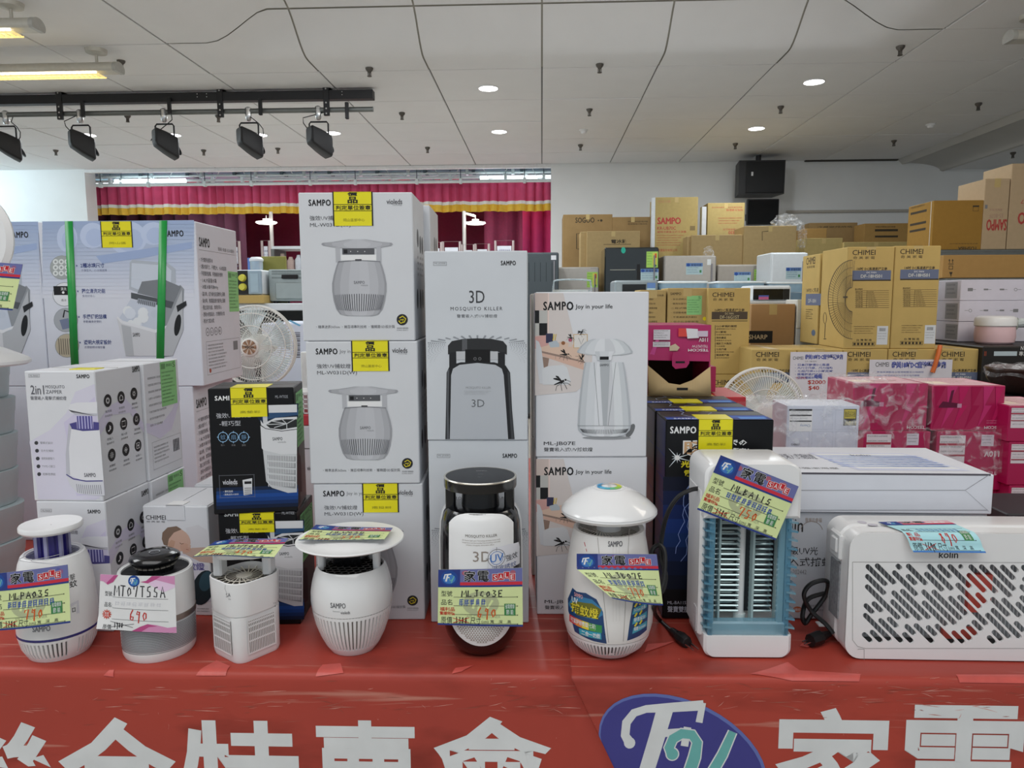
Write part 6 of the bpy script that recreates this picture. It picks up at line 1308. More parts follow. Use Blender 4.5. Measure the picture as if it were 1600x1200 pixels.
for (xa, xb), (xc, xd) in (((101, 115), (113, 125)), ((249, 262), (243, 257))):
    gm_ = M('#1c8a3c', .35, var=.05); a, b = I1.front.uv((xa + xb) / 2, 346), I1.front.uv((xc + xd) / 2, 604); W2 = I1.W / 2; hw_ = .010; mb = MB()
    ub = a[0] + (b[0] - a[0]) * 1.0
    mb.add([(-W2 + ub - hw_, -.0022, 0), (-W2 + ub + hw_, -.0022, 0), (-W2 + a[0] + hw_, -.0022, I1.H + .002), (-W2 + a[0] - hw_, -.0022, I1.H + .002), (-W2 + a[0] - hw_, I1.D, I1.H + .002), (-W2 + a[0] + hw_, I1.D, I1.H + .002)], [(0, 1, 2, 3), (3, 2, 5, 4)], gm_)
    o = mb.build('green_strap', I1.root); m_ = o.modifiers.new('t', 'SOLIDIFY'); m_.thickness = .001
grade_tape(I1, I1.front.uv, 160, 205, 345, 387, stamp='岡山區')
# ---- baby lamp cartons
e0, e1 = atZ(233, 962, TZ), atZ(333, 964, TZ); zB = atY(275, 791, e0.y).z
for k in range(2):
    o_ = Vector((.004 + .03 * k, .152 * k, 0)) if k else Vector((0, 0, 0)); bx = Box('carton', ('white night lamp carton with sleeping baby picture' if k == 0 else 'plain white night lamp carton behind the sleeping baby one'), 'carton', e0 + o_, e1 + o_, .148, zt0, zB + .004 * k, wb2, 'night lamp cartons')
    mb = MB(); w = bx.W / 2; mb.box((-w + .002, .002, bx.H), (-.002, bx.D - .004, bx.H + .0015), wb2); mb.box((.0, .004, bx.H), (w - .002, bx.D - .004, bx.H + .0012), wb2); mb.build('lid_flap', bx.root)
    if k == 0:
        mb = MB(); a, b = bx.front.uv(261, 812), bx.front.uv(288, 785); mb.box((-w + a[0], -.0015, a[1]), (-w + b[0], .0, bx.H + .003), wb2); mb.box((-w + a[0], -.0015, bx.H + .0015), (-w + b[0] - .004, .03, bx.H + .003), wcard); mb.build('tuck_tab', bx.root)
        P = Print(bx.front, lay=.00006); sk = ink('#c4a494'); P.text('CHIMEI', 228, 805, 259, 812, ink('#3a3a3e'), bold=.01); P.text('奇美家電', 229, 813.5, 258, 816.5, GR, gap=1.3)
        P.poly([(290, 825), (310, 820), (326, 830), (328, 862), (300, 858)], ink('#c9c8cc')); P.poly([(285, 862), (300, 856), (320, 855), (333, 862), (334, 880), (290, 875)], ink('#b9a094')); P.disc(277, 843, 22, sk, 17, rot=.5); P.poly([(253, 842), (254, 832), (262, 824), (276, 822), (284, 827), (272, 832), (264, 842), (262, 853), (256, 851)], ink('#7a6658')); P.poly([(262, 850), (268, 843), (274, 846), (272, 854), (266, 856)], ink('#b8947f')); P.disc(290, 856, 9, ink('#c09a88'), 7, rot=.6); P.stroke([(281, 848), (284, 850), (287, 849)], .8, ink('#5a4438')); P.stroke([(291, 858), (295, 859)], .8, ink('#9a5a50')); P.disc(296, 853, 2.4, sk)
        P.poly([(268, 862), (290, 866), (325, 884), (331, 940), (240, 930), (238, 890)], ink('#c6c6d0')); P.text('捕蚊燈', 280, 879, 320, 891, ink('#8c88b4'), bold=.05); P.text('捕蚊燈', 280, 879, 320, 891, ink('#5a5688'), bold=.01)
        P.disc(318, 918, 17, ink('#1d2a30'), 28, rot=.3); P.disc(322, 908, 10, ink('#2f4a56'), 16, rot=.3); P.lines(308, 950, 328, 958, 2, GR, .5); P.build('front_print', bx.root)
# ---- black cartons of the slatted lamp: two stacked
def bkbox(x0, y0, x1, y1, z0, z1, d, lab, yaw):
    a = atZ(x0, y0, TZ); b = atZ(x1, y1, TZ); c = (a + b) / 2; h = (b - a).length / 2; dx = Vector((math.cos(yaw), math.sin(yaw), 0)) * h
    return Box('carton', lab, 'carton', c - dx, c + dx, d, z0, z1, M('#0b0b0e', .4, var=0, spec=.3), 'black slatted lamp cartons')
ym = atZ(410, 978, TZ).y; zA = atY(400, 801, ym).z; zB = atY(400, 606, ym).z
B0 = bkbox(349, 980, 470, 977, zt0, zA - .0005, .135, 'black carton with white slatted lamp picture, lower one behind real lamp', .08); B1 = bkbox(344, 982, 472, 976, zA, zB, .115, 'black carton with white slatted lamp picture, upper one', .17)
cv = B1.front.uv
for bx in (B0, B1):
    P = Print(bx.front, conv=cv, lay=.00005); lb_ = ink('#8fb8dc')
    for i, h in enumerate(('#14233e', '#18396e', '#1a448a', '#143a78', '#0f2a58', '#0b1a36')): P.rect(338, 760 + i * 5.6, 466, 760 + (i + 1) * 5.6, ink(h))
    P.poly([(395, 640), (466, 630), (466, 652), (410, 665)], ink('#142236')); P.poly([(408, 645), (466, 640), (466, 648), (410, 656)], ink('#2c4a6e'))
    logo(P, 335.5, 618.5, 370, 625.5, WH); P.text('ML-WT02E', 430, 617.5, 450, 622, ink('#9a9ca2')); P.text('強效UV捕蚊燈', 338, 645, 392, 653, ink('#b9bac0')); P.text('-輕巧型', 343, 657.5, 376, 665.5, ink('#b9bac0'))
    for i in range(3):
        x = 348.5 + i * 16.3; P.ring(x, 683, 8, .9, lb_); P.text('蚊扇靜'[i], x - 4, 679, x + 4, 687, ink('#5f7f9c')); P.text(('吸入', '風扇', '靜音')[i], x - 3, 694, x + 3, 697, GR)
        for a in range(4): P.stroke([(x + 6.5 * math.cos(a * PI / 2), 683 + 6.5 * math.sin(a * PI / 2)), (x + 9.5 * math.cos(a * PI / 2), 683 + 9.5 * math.sin(a * PI / 2))], .9, lb_)
    pt = [ink(h) for h in ('#a9abae', '#bdbfc2', '#cccdd0', '#b4b6b9')]
    P.poly([(419, 633), (464, 632), (464, 644), (420, 645)], pt[2]); P.rect(411, 650, 418, 665, pt[1]); P.poly([(407, 656), (411, 662), (430, 653), (464, 651), (464, 670), (440, 673), (415, 669), (408, 664)], pt[2]); P.poly([(416, 664), (425, 658), (445, 655), (464, 655), (464, 667), (440, 671), (422, 669)], ink('#26282a'))
    for i in range(9): t = i * .36 - .3; P.stroke([(448, 662), (448 + 30 * math.cos(t * 2), 662 + 8 * math.sin(t * 2))], 1.2, pt[1]) if 448 + 30 * math.cos(t * 2) < 464 else None
    P.poly([(407, 665), (415, 670), (440, 674), (464, 671), (464, 709), (440, 710), (412, 704), (409, 700)], pt[2]); P.poly([(411, 703), (440, 710), (464, 709), (464, 769), (450, 770), (425, 762), (416, 752)], pt[1]); logo(P, 426, 683, 441.5, 688, ink('#55575a')); P.text('violeds', 434, 689, 447, 692, GR)
    for rr_ in range(5): P.poly([(418, 711 + rr_ * 10), (462, 713 + rr_ * 10.5), (462, 721 + rr_ * 10.5), (418.5 + rr_, 719 + rr_ * 9.6)], ink('#85878a')); [P.stroke([(420 + i * 2.6, 711 + rr_ * 10), (420 + i * 2.6, 720 + rr_ * 10)], 1.2, pt[2]) for i in range(16)]
    P.frame(343, 742, 398, 777, .6, ink('#6a6c74')); P.text('violeds', 348, 749, 371, 757, ink('#c9cad0'), bold=.02); P.text('Technology', 358, 757.5, 371, 759.5, GR); P.text('・專利技術', 349, 766, 364, 769.5, WH); P.text('・精準波長365奈米', 349, 771, 373, 774, WH); P.poly([(379, 750), (394, 747), (394, 772), (381, 774)], pt[2]); P.rect(382, 752, 393, 756, K)
    for i in range(4): P.rect(382, 762 + i * 3, 393, 763.4 + i * 3, GR)
    P.build('front_print', bx.root); grade_tape(bx, cv, 361, 417, 606, 652, stamp='高墊彩')
    P = Print(bx.right, conv=ID, lay=.00005); D, H = bx.D, bx.H; P.rect(.004, H - .01, D * .3, .01, ink('#1c1416')); P.poly([(.004, H * .5), (D * .5, H * .4), (D * .5, H * .1), (.004, H * .15)], ink('#3a1418')); green_label(P, D * .2, H * .94, D * .95, H * .5); P.build('side_print', bx.root)
# ---- stacked grey trays at the left edge, and a white round-headed fan on them
trm = M('#a4b2b5', .45, var=.04); n_t = 6; tz1 = atY(20, 572, 1.50).z; th_ = (tz1 - zt0) / n_t; tx_ = atY(-92, 700, 1.62).x
for k in range(n_t):
    o = empty('plastic_tray', (tx_ + .004 * math.sin(k * 2.2), 1.60, zt0 + k * th_ + (.0 if k else 0)), 'grey plastic tray with curved grip, %s of stack at left edge' % ('lowest', 'second lowest', 'third from bottom', 'fourth from bottom', 'second from top', 'topmost')[k], 'tray', 'stacked grey trays', rz=-.12)
    mb = MB(); secs = []
    for z, q in ((0, .94), (.006, .955), (th_ * .55, .975), (th_ * .6, .985), (th_ * .97, 1.0), (th_ * .985, .98)): secs.append([(x * q, y_ * q, z) for x, y_ in rrect(.30, .235, .07, 7)])
    mb.loft(secs, trm); mb.build('tray_body', o)
    mb = MB(); pts = [(.152 * math.sin(t) , -.1225 * math.cos(t) * 1.0 - .002, th_ * (.62 + .18 * math.sin(t) ** 2)) for t in [(-1.3 + 2.6 * i / 14) for i in range(15)]]
    pts = [(.147 * max(-1, min(1, 1.15 * math.sin(t))), -.1215 - .004 * math.cos(t) + (.05 * max(0, abs(math.sin(t)) - .8)), th_ * (.45 + .25 * math.sin(t) ** 2)) for t in [(-1.35 + 2.7 * i / 14) for i in range(15)]]
    mb.loft([[Vector(p) + Vector((0, dy, dz)) for dy, dz in ((0, -.014), (-.006, -.013), (-.007, .009), (0, .011))] for p in pts], trm); mb.build('curved_grip', o)
f0 = empty('table_fan', (atY(-70, 560, 1.46).x, 1.50, tz1 + .001), 'white round-headed table fan cut by the left picture edge', 'fan'); w_ = mpp(-70, 500, 1.5)
mb = MB(); mb.lathe([(.100, .0), (.108, .004), (.108, .010), (.102, .016), (.06, .036), (.03, .046), (.02, .055)], pw, 40); mb.build('foot', f0)
mb = MB(); mb.cyl((0, 0, .05), (0, .015, .16), .016, pw, .013, 14); mb.build('neck', f0)
mb = MB(); zc_ = atY(-70, 372, 1.5).z - tz1; mb.lathe([(.02, -.03), (.08, -.025), (.104, -.008), (.108, .002), (.100, .012), (.05, .018), (.001, .019)], pw, 44); hd_ = mb.build('head', f0); hd_.location = (0, .01, zc_); hd_.rotation_euler = (PI / 2, 0, 0)
q = [atY(-95, 403, 1.372), atY(36, 413, 1.372), atY(20, 485, 1.372), atY(-108, 476, 1.372)]
price_card('yellow price card hanging in front of the round-headed fan', quad_map(*q), model=' ', price=' ', old='', seed=9)
# ================================================================== STOCK BEHIND THE TABLE, RIGHT SIDE
kraft = M('#b49b60', .75, var=.05, scale=10, spec=.2); kr_d = M('#8f7650', .8, var=.07, scale=8, spec=.2); kr_y = M('#a89562', .75, var=.05, spec=.2); kr_o = M('#9a7a48', .75, var=.05, spec=.2); kr_p = M('#a38d64', .75, var=.05, spec=.2)
kk = ink('#3a3226'); rr_ = ink('#a8413c'); tap = M('#b49e68', .35, var=.03); silver = M('#a6a29c', .35, .3, var=.04); whap = M('#ccd2d6', .4, var=.03)
def plain_tape(bx, w=.05, drop=.07): bx.tape(bx.W / 2, w, drop, tap)
def carton(lab, x0, x1, yt, yb, Y, d, m, z0=None, yaw=0., grp='stock cartons', tape=True):
    b = pxbox('carton', lab, 'carton', x0, x1, yt, yb, Y, d, m, z0, yaw, group=grp, bev=.004)
    if tape: plain_tape(b)
    return b
def solidbox(name, label, cat, x0, y0, z0, x1, y1, z1, m, **k):
    mb = MB(); mb.box((x0, y0, 0), (x1, y1, z1 - z0), m, .006); o = mb.build(name, None, (0, 0, z0)); return tag(o, label, cat)
# low wall-side platform and counters that carry the goods (only their tops matter, the goods hide them)
def table(label, x0, y0, x1, y1, z, m=None):
    o = empty('stock_table', ((x0 + x1) / 2, (y0 + y1) / 2, 0), label, 'table'); w, d = (x1 - x0) / 2, (y1 - y0) / 2; m = m or M('#c9cac8', .5)
    mb = MB(); mb.box((-w, -d, z - .05), (w, d, z), m, .006); mb.build('table_top', o)
    mb = MB(); mb.box((-w, -d + .02, .3), (w, -d + .03, z - .05), M('#8a8c8e', .6)); mb.build('modesty_panel', o)
    for sx in (-1, 1):
        for sy in (-1, 1): mb = MB(); mb.box((sx * (w - .03) - .02, sy * (d - .03) - .02, 0), (sx * (w - .03) + .02, sy * (d - .03) + .02, z - .05), metalg); mb.build('leg', o)
    return o
table('long stock table against the back wall under brown cartons', .15, 9.75, 8.6, 12.1, 1.0); table('white counter with microwave and blue topped appliances', .1, 5.25, 2.75, 6.9, 1.385); table('low step counter in front of the white counter', .75, 4.92, 2.2, 5.22, 1.05, M('#b9b6ae', .5)); table('low stand under the stacked fan cartons', .6, 3.85, atY(1532, 590, 4.17).x - .02, 4.9, .54)
zst = 1.002
# -- cartons along the wall
b = carton('tall dark brown carton with stencilled round letters, leftmost by the wall', 880, 957, 335, 0, 10.5, .6, kr_d, zst); P = Print(b.front); P.text('SOGOO', 899, 340, 929, 348, kk, bold=.03); P.disc(935, 344.5, 1.2, kk, n=8); P.disc(939.5, 344.5, 2, kk, n=8); P.stroke([(908, 365), (901, 365), (901, 389), (905, 389)], 1.2, kk); P.build('front_print', b.root)
b = carton('brown carton with small printed lines right of the stencilled one', 957, 1021, 339, 0, 10.5, .6, kr_d, zst); P = Print(b.front); P.text('有效期限使用前請先看說明書', 981, 345, 1012, 347.5, kk); P.text('壓縮機電冰箱保固', 981, 349, 1011, 351, kk); P.build('front_print', b.root)
b = carton('refrigerator carton with three large black characters', 917, 1000, 361, 0, 9.9, .45, kr_p, zst); P = Print(b.front); P.text('電冰箱', 955, 374, 980, 380.5, kk, bold=.03); P.rect(943, 381.5, 986, 382.3, kk); P.build('front_print', b.root)
b = carton('narrow plain carton edge left of the refrigerator carton', 907, 916.5, 362, 0, 9.98, .35, kr_p, zst, tape=False)
b = carton('tall tan carton with large red brand letters', 1024, 1091, 308, 0, 10.4, .5, kr_y, zst); P = Print(b.front); P.text('SAMPO', 1027, 340, 1064, 350, rr_, bold=.05); P.text('KR-UB70C', 1027, 354, 1056, 359, rr_, bold=.01); P.text('變頻冷藏直立式冷凍櫃', 1027, 360.5, 1072, 364, rr_); P.lines(1026, 367, 1072, 386, 5, rr_, .4); P.text('新寶股份有限公司', 1028, 389, 1058, 393, rr_); P.text('特送冷藏', 1028, 313, 1048, 317, ink('#b08060')); P.rect(1078, 353, 1086, 360, ink('#7a6a48')); P.build('front_print', b.root)
mb = MB(); p = atY(1018.3, 360, 10.38); q = atY(1023.3, 360, 10.38); w_ = Box('panel', 'white foam panel standing left of red lettered carton', 'panel', p, q, .1, zst, atY(1020, 310, 10.45).z, M('#c9cfd4', .6), seam=False)
b = carton('tall tan carton with small red upside-down lettering', 1106, 1164, 317, 0, 10.6, .5, kr_y, zst); P = Print(b.front); P.text('有效使用期限請看說明書保固書', 1112, 323, 1160, 325, rr_); P.text('特殊冷凍變頻', 1135, 326, 1161, 330, rr_, flip=True); P.lines(1122, 340, 1162, 352, 3, rr_, .4); P.text('新寶有限公司', 1130, 357, 1153, 360, rr_, flip=True); P.text('6830', 1138, 361, 1152, 366, rr_, bold=.02, flip=True); P.build('front_print', b.root)
w_ = Box('panel', 'white foam panel standing between two tan cartons', 'panel', atY(1097, 325, 10.5), atY(1104, 325, 10.5), .08, zst, atY(1100, 325, 10.65).z, M('#c2c6cc', .6), seam=False)
b = carton('plain brown carton left of the film covered one', 1081, 1161, 367, 0, 9.9, .4, kr_p, zst); b = carton('plain carton side behind plain brown carton', 1074, 1080, 369, 0, 9.96, .3, kr_p, zst, tape=False)
b3 = carton('large plain carton with clear film heaped on its top', 1163, 1245, 353, 0, 9.85, .5, kr_p, zst); P = Print(b3.front); P.stroke([(1191, 376), (1191, 362), (1202, 361)], 1, kk); P.build('front_print', b3.root)
def film_lump(name, label, c, sx, sy, sz, seed, cat='plastic film'):
    r = random.Random(seed); bm = bmesh.new(); bmesh.ops.create_icosphere(bm, subdivisions=3, radius=1)
    for v in bm.verts:
        n = mnoise.noise(v.co * 2.1 + Vector((seed, 0, 0))) * .45 + mnoise.noise(v.co * 5 + Vector((0, seed, 0))) * .25
        v.co = v.co * (1 + n); v.co = Vector((v.co.x * sx, v.co.y * sy, max(v.co.z, -.75) * sz))
    me = bpy.data.meshes.new(name); bm.to_mesh(me); bm.free(); me.materials.append(film_mat()); o = bpy.data.objects.new(name, me); COL.objects.link(o); o.location = c; return tag(o, label, cat)
p = atY(1228, 345, 10.0); film_lump('plastic_film', 'crumpled clear film on top of plain carton', (p.x, 10.0, b3.z1 + .07), .17, .14, .09, 2); p = atY(1254, 372, 9.9); film_lump('plastic_film', 'clear film hanging at right corner of film covered carton', (p.x + .01, 9.95, p.z), .05, .08, .17, 5)
for i, (lab, x0, x1, yt, Y, m) in enumerate((('brown carton in the back row behind others, left', 1265, 1340, 348, 11.3, kr_d), ('orange brown carton with two black bands in back row', 1351, 1421, 349, 10.9, kr_o), ('small brown carton tilted in the back row', 1257, 1292, 357, 10.75, kr_o), ('long low carton in back row between others', 1293, 1350, 363, 11.75, kr_o), ('pale carton lying in front of back row, left', 1258, 1317, 372, 9.95, kr_y), ('pale carton lying in front of back row, right', 1319, 1420, 378, 9.9, kr_y))):
    b = carton(lab, x0, x1, yt, 0, Y, .35, m, zst, tape=i > 2)
    if i in (0, 1, 3):
        P = Print(b.front)
        if i == 1: P.rect(1367, 358, 1403, 361.5, kk); P.rect(1367, 368, 1403, 371, kk); P.lines(1368, 353, 1402, 357, 1, kk, .7)
        else: P.text('容量電子' if i else '冷藏變頻規格', x0 + 12, yt + 5, x1 - 8, yt + 8, kk)
        P.build('front_print', b.root)
# -- appliances on the floor in front of them
def fridge(lab, x0, x1, yt, Y, m, d=.6, doors=1, name='refrigerator', cat='refrigerator'):
    a, b_ = atY(x0, 420, Y), atY(x1, 420, Y); z1 = atY((x0 + x1) / 2, yt, Y).z; o = empty(name, ((a.x + b_.x) / 2, Y, 0), lab, cat, 'stored appliances'); w = (b_.x - a.x) / 2
    mb = MB(); mb.box((-w, .05, .02), (w, d, z1), m, .012); mb.build('cabinet', o); hs = [0.06, z1] if doors == 1 else [.06, z1 * .55, z1]
    for k in range(len(hs) - 1): mb = MB(); mb.box((-w, 0, hs[k]), (w, .045, hs[k + 1] - .008), m, .012); mb.box((w - .06, -.012, hs[k] + .05), (w - .045, 0, hs[k + 1] - .1), M('#77757a', .4)); mb.build('door', o)
    return o, Face((-w, 0, 0), (1, 0, 0), (0, 0, 1), (0, -1, 0), Matrix.Translation(o.location))
def sticker(P, x0, y0, x1, y1, kind):
    if kind == 'energy': P.rect(x0, y0, x1, y1, ink('#9cc45c')); P.rect(x0 + (x1 - x0) * .55, y0 + 2, x1 - 1.5, y1 - 3, ink('#c8c05a')); P.rect(x1 - 5, y0 + 3, x1 - 2, y0 + 10, ink('#c05a30')); P.lines(x0 + 1, y0 + 2, x0 + (x1 - x0) * .5, y1 - 2, 5, dgreen, .4); P.disc(x1 - 4, y1 - 3, 1.8, ink('#2a6a5a'))
    else: P.rect(x0, y0, x1, y1, ink('#a2b8bc')); P.rect(x0, y0, x1, y0 + (y1 - y0) * .3, ink('#5a78a8')); P.disc(x0 + 3.5, y0 + 3, 2.6, ink('#2a4a8c')); P.text('家電特賣', x0 + 8, y0 + 1, x1 - 2, y0 + (y1 - y0) * .28, K); P.lines(x0 + 1.5, y0 + (y1 - y0) * .36, x1 - 5, y1 - 1, 3, ink('#4a6a8a'), .4); P.rect(x1 - 5, y1 - 7, x1 - 2, y1 - 3, dgreen)
o, f = fridge('dark grey refrigerator seen from behind, beside the red side curtain', 818, 873, 394, 8.6, M('#3c454a', .5, var=.05)); P = Print(f); P.rect(861, 399, 869, 406, ink('#c9ccd0')); [P.rect(826 + i * 9, 410, 827 + i * 9, 440, ink('#2a3236')) for i in range(5)]; P.build('label_print', o)
o, f = fridge('silver refrigerator with green energy label, left of the black one', 864, 936, 417, 9.25, silver, .45); P = Print(f); sticker(P, 917, 425, 934, 449, 'energy'); P.text('SAMPO', 923, 418.6, 934, 420.5, GR); P.build('label_print', o)
o, f = fridge('tall black glass door refrigerator with labels', 945, 1029, 386, 9.0, M('#1c2224', .1, var=0, coat=.5), doors=2); P = Print(f); sticker(P, 1010, 393, 1028, 418, 'energy'); sticker(P, 1001, 420, 1029, 438, 'price'); P.rect(995, 413, 1000, 437, K); P.rect(953, 421, 993, 422.2, ink('#8a8a80')); P.disc(974, 391, 3.5, ink('#2aa08a'), 5); P.build('label_print', o)
o, f = fridge('silver refrigerator with blue price sheet and film on its corner', 1038, 1119, 399, 9.0, silver); P = Print(f); sticker(P, 1072, 411, 1098, 429, 'price'); P.rect(1105, 405, 1111, 414, ink('#d0d4d4')); P.build('label_print', o)
p = atY(1117, 400, 8.95); film_lump('plastic_film', 'yellowish film scrap on corner of silver refrigerator', (p.x - .05, 9.05, p.z + .05), .06, .04, .07, 9)
o, f = fridge('silver brown refrigerator with price sheet and energy label', 1122, 1198, 413, 9.0, M('#9a948c', .35, .3, var=.04)); P = Print(f); sticker(P, 1147, 425, 1173, 441, 'price'); sticker(P, 1178, 421, 1195, 444, 'energy'); P.text('SAMPO', 1185, 416, 1196, 418, rr_); P.build('label_print', o)
o, f = fridge('white refrigerator with one price sheet, right of the silver ones', 1206, 1262, 394, 8.35, whap); P = Print(f); sticker(P, 1228, 418, 1252, 436, 'price'); P.build('label_print', o)
# -- things on the white counter
zc_ = 1.387
def blue_top_appliance(lab, x0, x1, yt, Y):
    a, b_ = atY(x0, 446, Y), atY(x1, 446, Y); z1 = atY(x0, yt, Y).z; w = (b_.x - a.x) / 2; o = empty('chest_appliance', ((a.x + b_.x) / 2, Y, zc_), lab, 'appliance', 'blue topped appliances'); h = z1 - zc_
    mb = MB(); mb.loft([[(x, y + .15, z) for x, y in rrect(2 * w * q, .3 * q, .03, 3)] for z, q in ((0, .94), (h * .3, .96), (h * .42, .97))], M('#5b7486', .25, var=.05)); mb.build('lower_shell', o)
    mb = MB(); mb.loft([[(x, y + .15, z) for x, y in rrect(2 * w * q, .3 * q, .03, 3)] for z, q in ((h * .44, .98), (h * .9, 1), (h, .97))], M('#7b96a8', .2, var=.08)); mb.build('lid', o); mb = MB(); mb.tube([(x, y + .15, h * .93) for x, y in rrect(2 * w * 1.01, .305, .03, 3)], .008, M('#d5e0e8', .3), 5, closed=True); mb.build('white_rim', o)  # steel blue stands for bluish light on the pale appliance tops
for lab, x0, x1, yt in (('blue topped chest appliance on white counter, left of two', 1030, 1106, 439), ('blue topped chest appliance on white counter, behind the microwave', 1120, 1196, 439), ('blue topped chest appliance beside the standing fan cartons', 1200, 1257, 440)): blue_top_appliance(lab, x0, x1, yt, 5.75)
a = atY(960, 446, 5.7); b_ = atY(1028, 446, 5.7); o = empty('oven', ((a.x + b_.x) / 2, 5.7, zc_), 'silver oven with blue price sheet on white counter', 'oven'); w = (b_.x - a.x) / 2; h = atY(990, 438, 5.7).z - zc_
mb = MB(); mb.box((-w, 0, 0), (w, .35, h), M('#8a9498', .35, .4), .012); mb.build('casing', o); mb = MB(); mb.box((-w + .06, -.004, .02), (w * .45, 0, h - .03), M('#15181a', .2)); mb.build('door_glass', o); mb = MB(); mb.box((w * .5, -.006, .02), (w - .02, 0, h - .02), ink('#a2b8bc')); mb.box((w * .5, -.007, h - .06), (w - .02, -.002, h - .02), ink('#5a78a8')); mb.build('price_sheet', o)
p = atY(895, 446, 5.6); o = empty('clear_basket', (p.x, 5.6, zc_), 'clear plastic basket with beaded handle on white counter', 'basket'); cl = M('#c6d2d6', .1, var=.1, trans=.6); w = 31 * mpp(895, 446, 5.6); h = atY(895, 437, 5.6).z - zc_
mb = MB(); mb.loft([[(x, y + .12, z) for x, y in rrect(2 * w * q, .24 * q, .04, 4)] for z, q in ((0, .85), (h * .55, 1))], cl, True, False); mb.build('bowl', o)
mb = MB(); pts = smooth([(-w, .1, h * .3), (-w * .95, .1, h * .8), (-w * .75, .1, h), (w * .75, .1, h), (w * .95, .1, h * .8), (w, .1, h * .3)], 5)
for q in pts: mb.lathe([(.001, q.z - .008), (.008, q.z), (.001, q.z + .008)], cl, 6, c=(q.x, q.y))
mb.tube(pts, .006, cl, 6); mb.build('handle', o)
a = atY(1174, 460, 5.35); b_ = atY(1236, 460, 5.35); o = empty('microwave', ((a.x + b_.x) / 2, 5.35, zc_), 'white microwave with black door on white counter', 'microwave'); w = (b_.x - a.x) / 2; h = atY(1200, 446, 5.35).z - zc_
mb = MB(); mb.box((-w, 0, 0), (w, .3, h), whap, .012); mb.build('casing', o); mb = MB(); mb.box((-w + .012, -.006, .008), (w * .6, 0, h - .025), M('#101214', .12)); mb.build('door', o); mb = MB(); mb.box((w * .62, -.005, .008), (w - .012, 0, h - .025), M('#1b1d20', .3)); mb.build('control_panel', o); mb = MB(); mb.box((-w + .05, -.008, .01), (-w + .12, -.006, .04), ink('#b05a80')); mb.box((-w + .05, -.009, .03), (-w + .12, -.007, .04), ink('#4a5aa0')); mb.build('sale_sticker', o)
b = carton('carton with black lettered band, left of small white cabinet', 1174, 1243, 475, 0, 4.95, .24, M('#a4835c', .75, var=.03, spec=.2), 1.052); P = Print(b.front); P.rect(1170, 517, 1207, 536, K); P.text('SHARP', 1170, 523, 1199, 530, ink('#b9a98a'), bold=.02); P.build('front_print', b.root)
a = atY(1245, 500, 4.94); b_ = atY(1272, 500, 4.94); o = empty('small_cabinet', ((a.x + b_.x) / 2, 4.94, 1.052), 'small pale cabinet with cross mark beside fan cartons', 'cabinet'); w = (b_.x - a.x) / 2; h = atY(1250, 468, 4.94).z - 1.052
mb = MB(); mb.box((-w, .01, 0), (w, .24, h), M('#c4c6c0', .45), .006); mb.build('cabinet', o); mb = MB(); mb.box((-w, 0, h * .45), (w, .008, h), M('#c9ccc6', .4), .003); mb.build('door', o); mb = MB(); mb.box((-w, 0, 0), (w, .008, h * .44), M('#b9bfc2', .4), .003); mb.box((-.02, -.002, h * .3), (.02, 0, h * .3 + .006), K); mb.box((-.003, -.002, h * .3 - .017), (.003, 0, h * .3 + .023), K); mb.build('drawer', o)
# -- fan cartons: two standing in front, others below and behind
def fan_print(P, x0, y0, sx, sy, band, model, kind=0):
    X = lambda x: x0 + x * sx; Y_ = lambda y: y0 + y * sy; gb = ink(band)
    P.text('CHIMEI', X(6), Y_(5), X(42), Y_(13), kk, bold=.012); P.text('奇美家電', X(7), Y_(15), X(41), Y_(19.5), kk, gap=1.5)
    if kind == 0:
        P.text('18吋', X(13), Y_(32), X(23), Y_(37), kk, bold=.02); P.text('DC馬達遙控立扇', X(25), Y_(32), X(60), Y_(37), kk, bold=.02); P.rect(X(6), Y_(37), X(66), Y_(51.5), gb); P.rect(X(6), Y_(51.5), X(66), Y_(53.5), kk); P.text('DC FAN', X(28), Y_(39), X(43), Y_(41.5), WH); P.text(model, X(19), Y_(43.5), X(52), Y_(48.5), ink('#c9cac0'), bold=.01)
        P.text('產品規格表', X(10), Y_(65), X(22), Y_(67.5), kk, bold=.01)
        for i in range(9): P.rect(X(10), Y_(68.5 + i * 3.3), X(63), Y_(69 + i * 3.3), kk); P.text('額定規格電壓'[i % 4:i % 4 + 3], X(11), Y_(69.6 + i * 3.3), X(22), Y_(71.3 + i * 3.3), kk) if i < 8 else None; P.text('110V 60Hz 55W', X(30), Y_(69.6 + i * 3.3), X(30 + 9 + i), Y_(71.2 + i * 3.3), kk) if i < 8 else None
        P.rect(X(28), Y_(68.5), X(28.5), Y_(95), kk)
        P.lines(X(8), Y_(124), X(44), Y_(138), 4, kk, .4); P.text('台灣製造', X(12), Y_(144), X(36), Y_(147.5), kk, gap=1.4, bold=.01); P.frame(X(6), Y_(149), X(41), Y_(155), .5, kk)
        for i in range(6): P.rect(X(7.5 + i * 5.6), Y_(150.2), X(11 + i * 5.6), Y_(153.8), kk)
        P.rect(X(44), Y_(124), X(61), Y_(153), ink('#c4c8cc')); [P.rect(X(48 + i * 1.1), Y_(127), X(48.5 + i * 1.1), Y_(132), K) for i in range(9)]; P.lines(X(45), Y_(135), X(60), Y_(147), 3, GR, .3)
FB = []
FY = 4.2; z11 = atY(1390, 545, FY).z
band = '#5f6880'
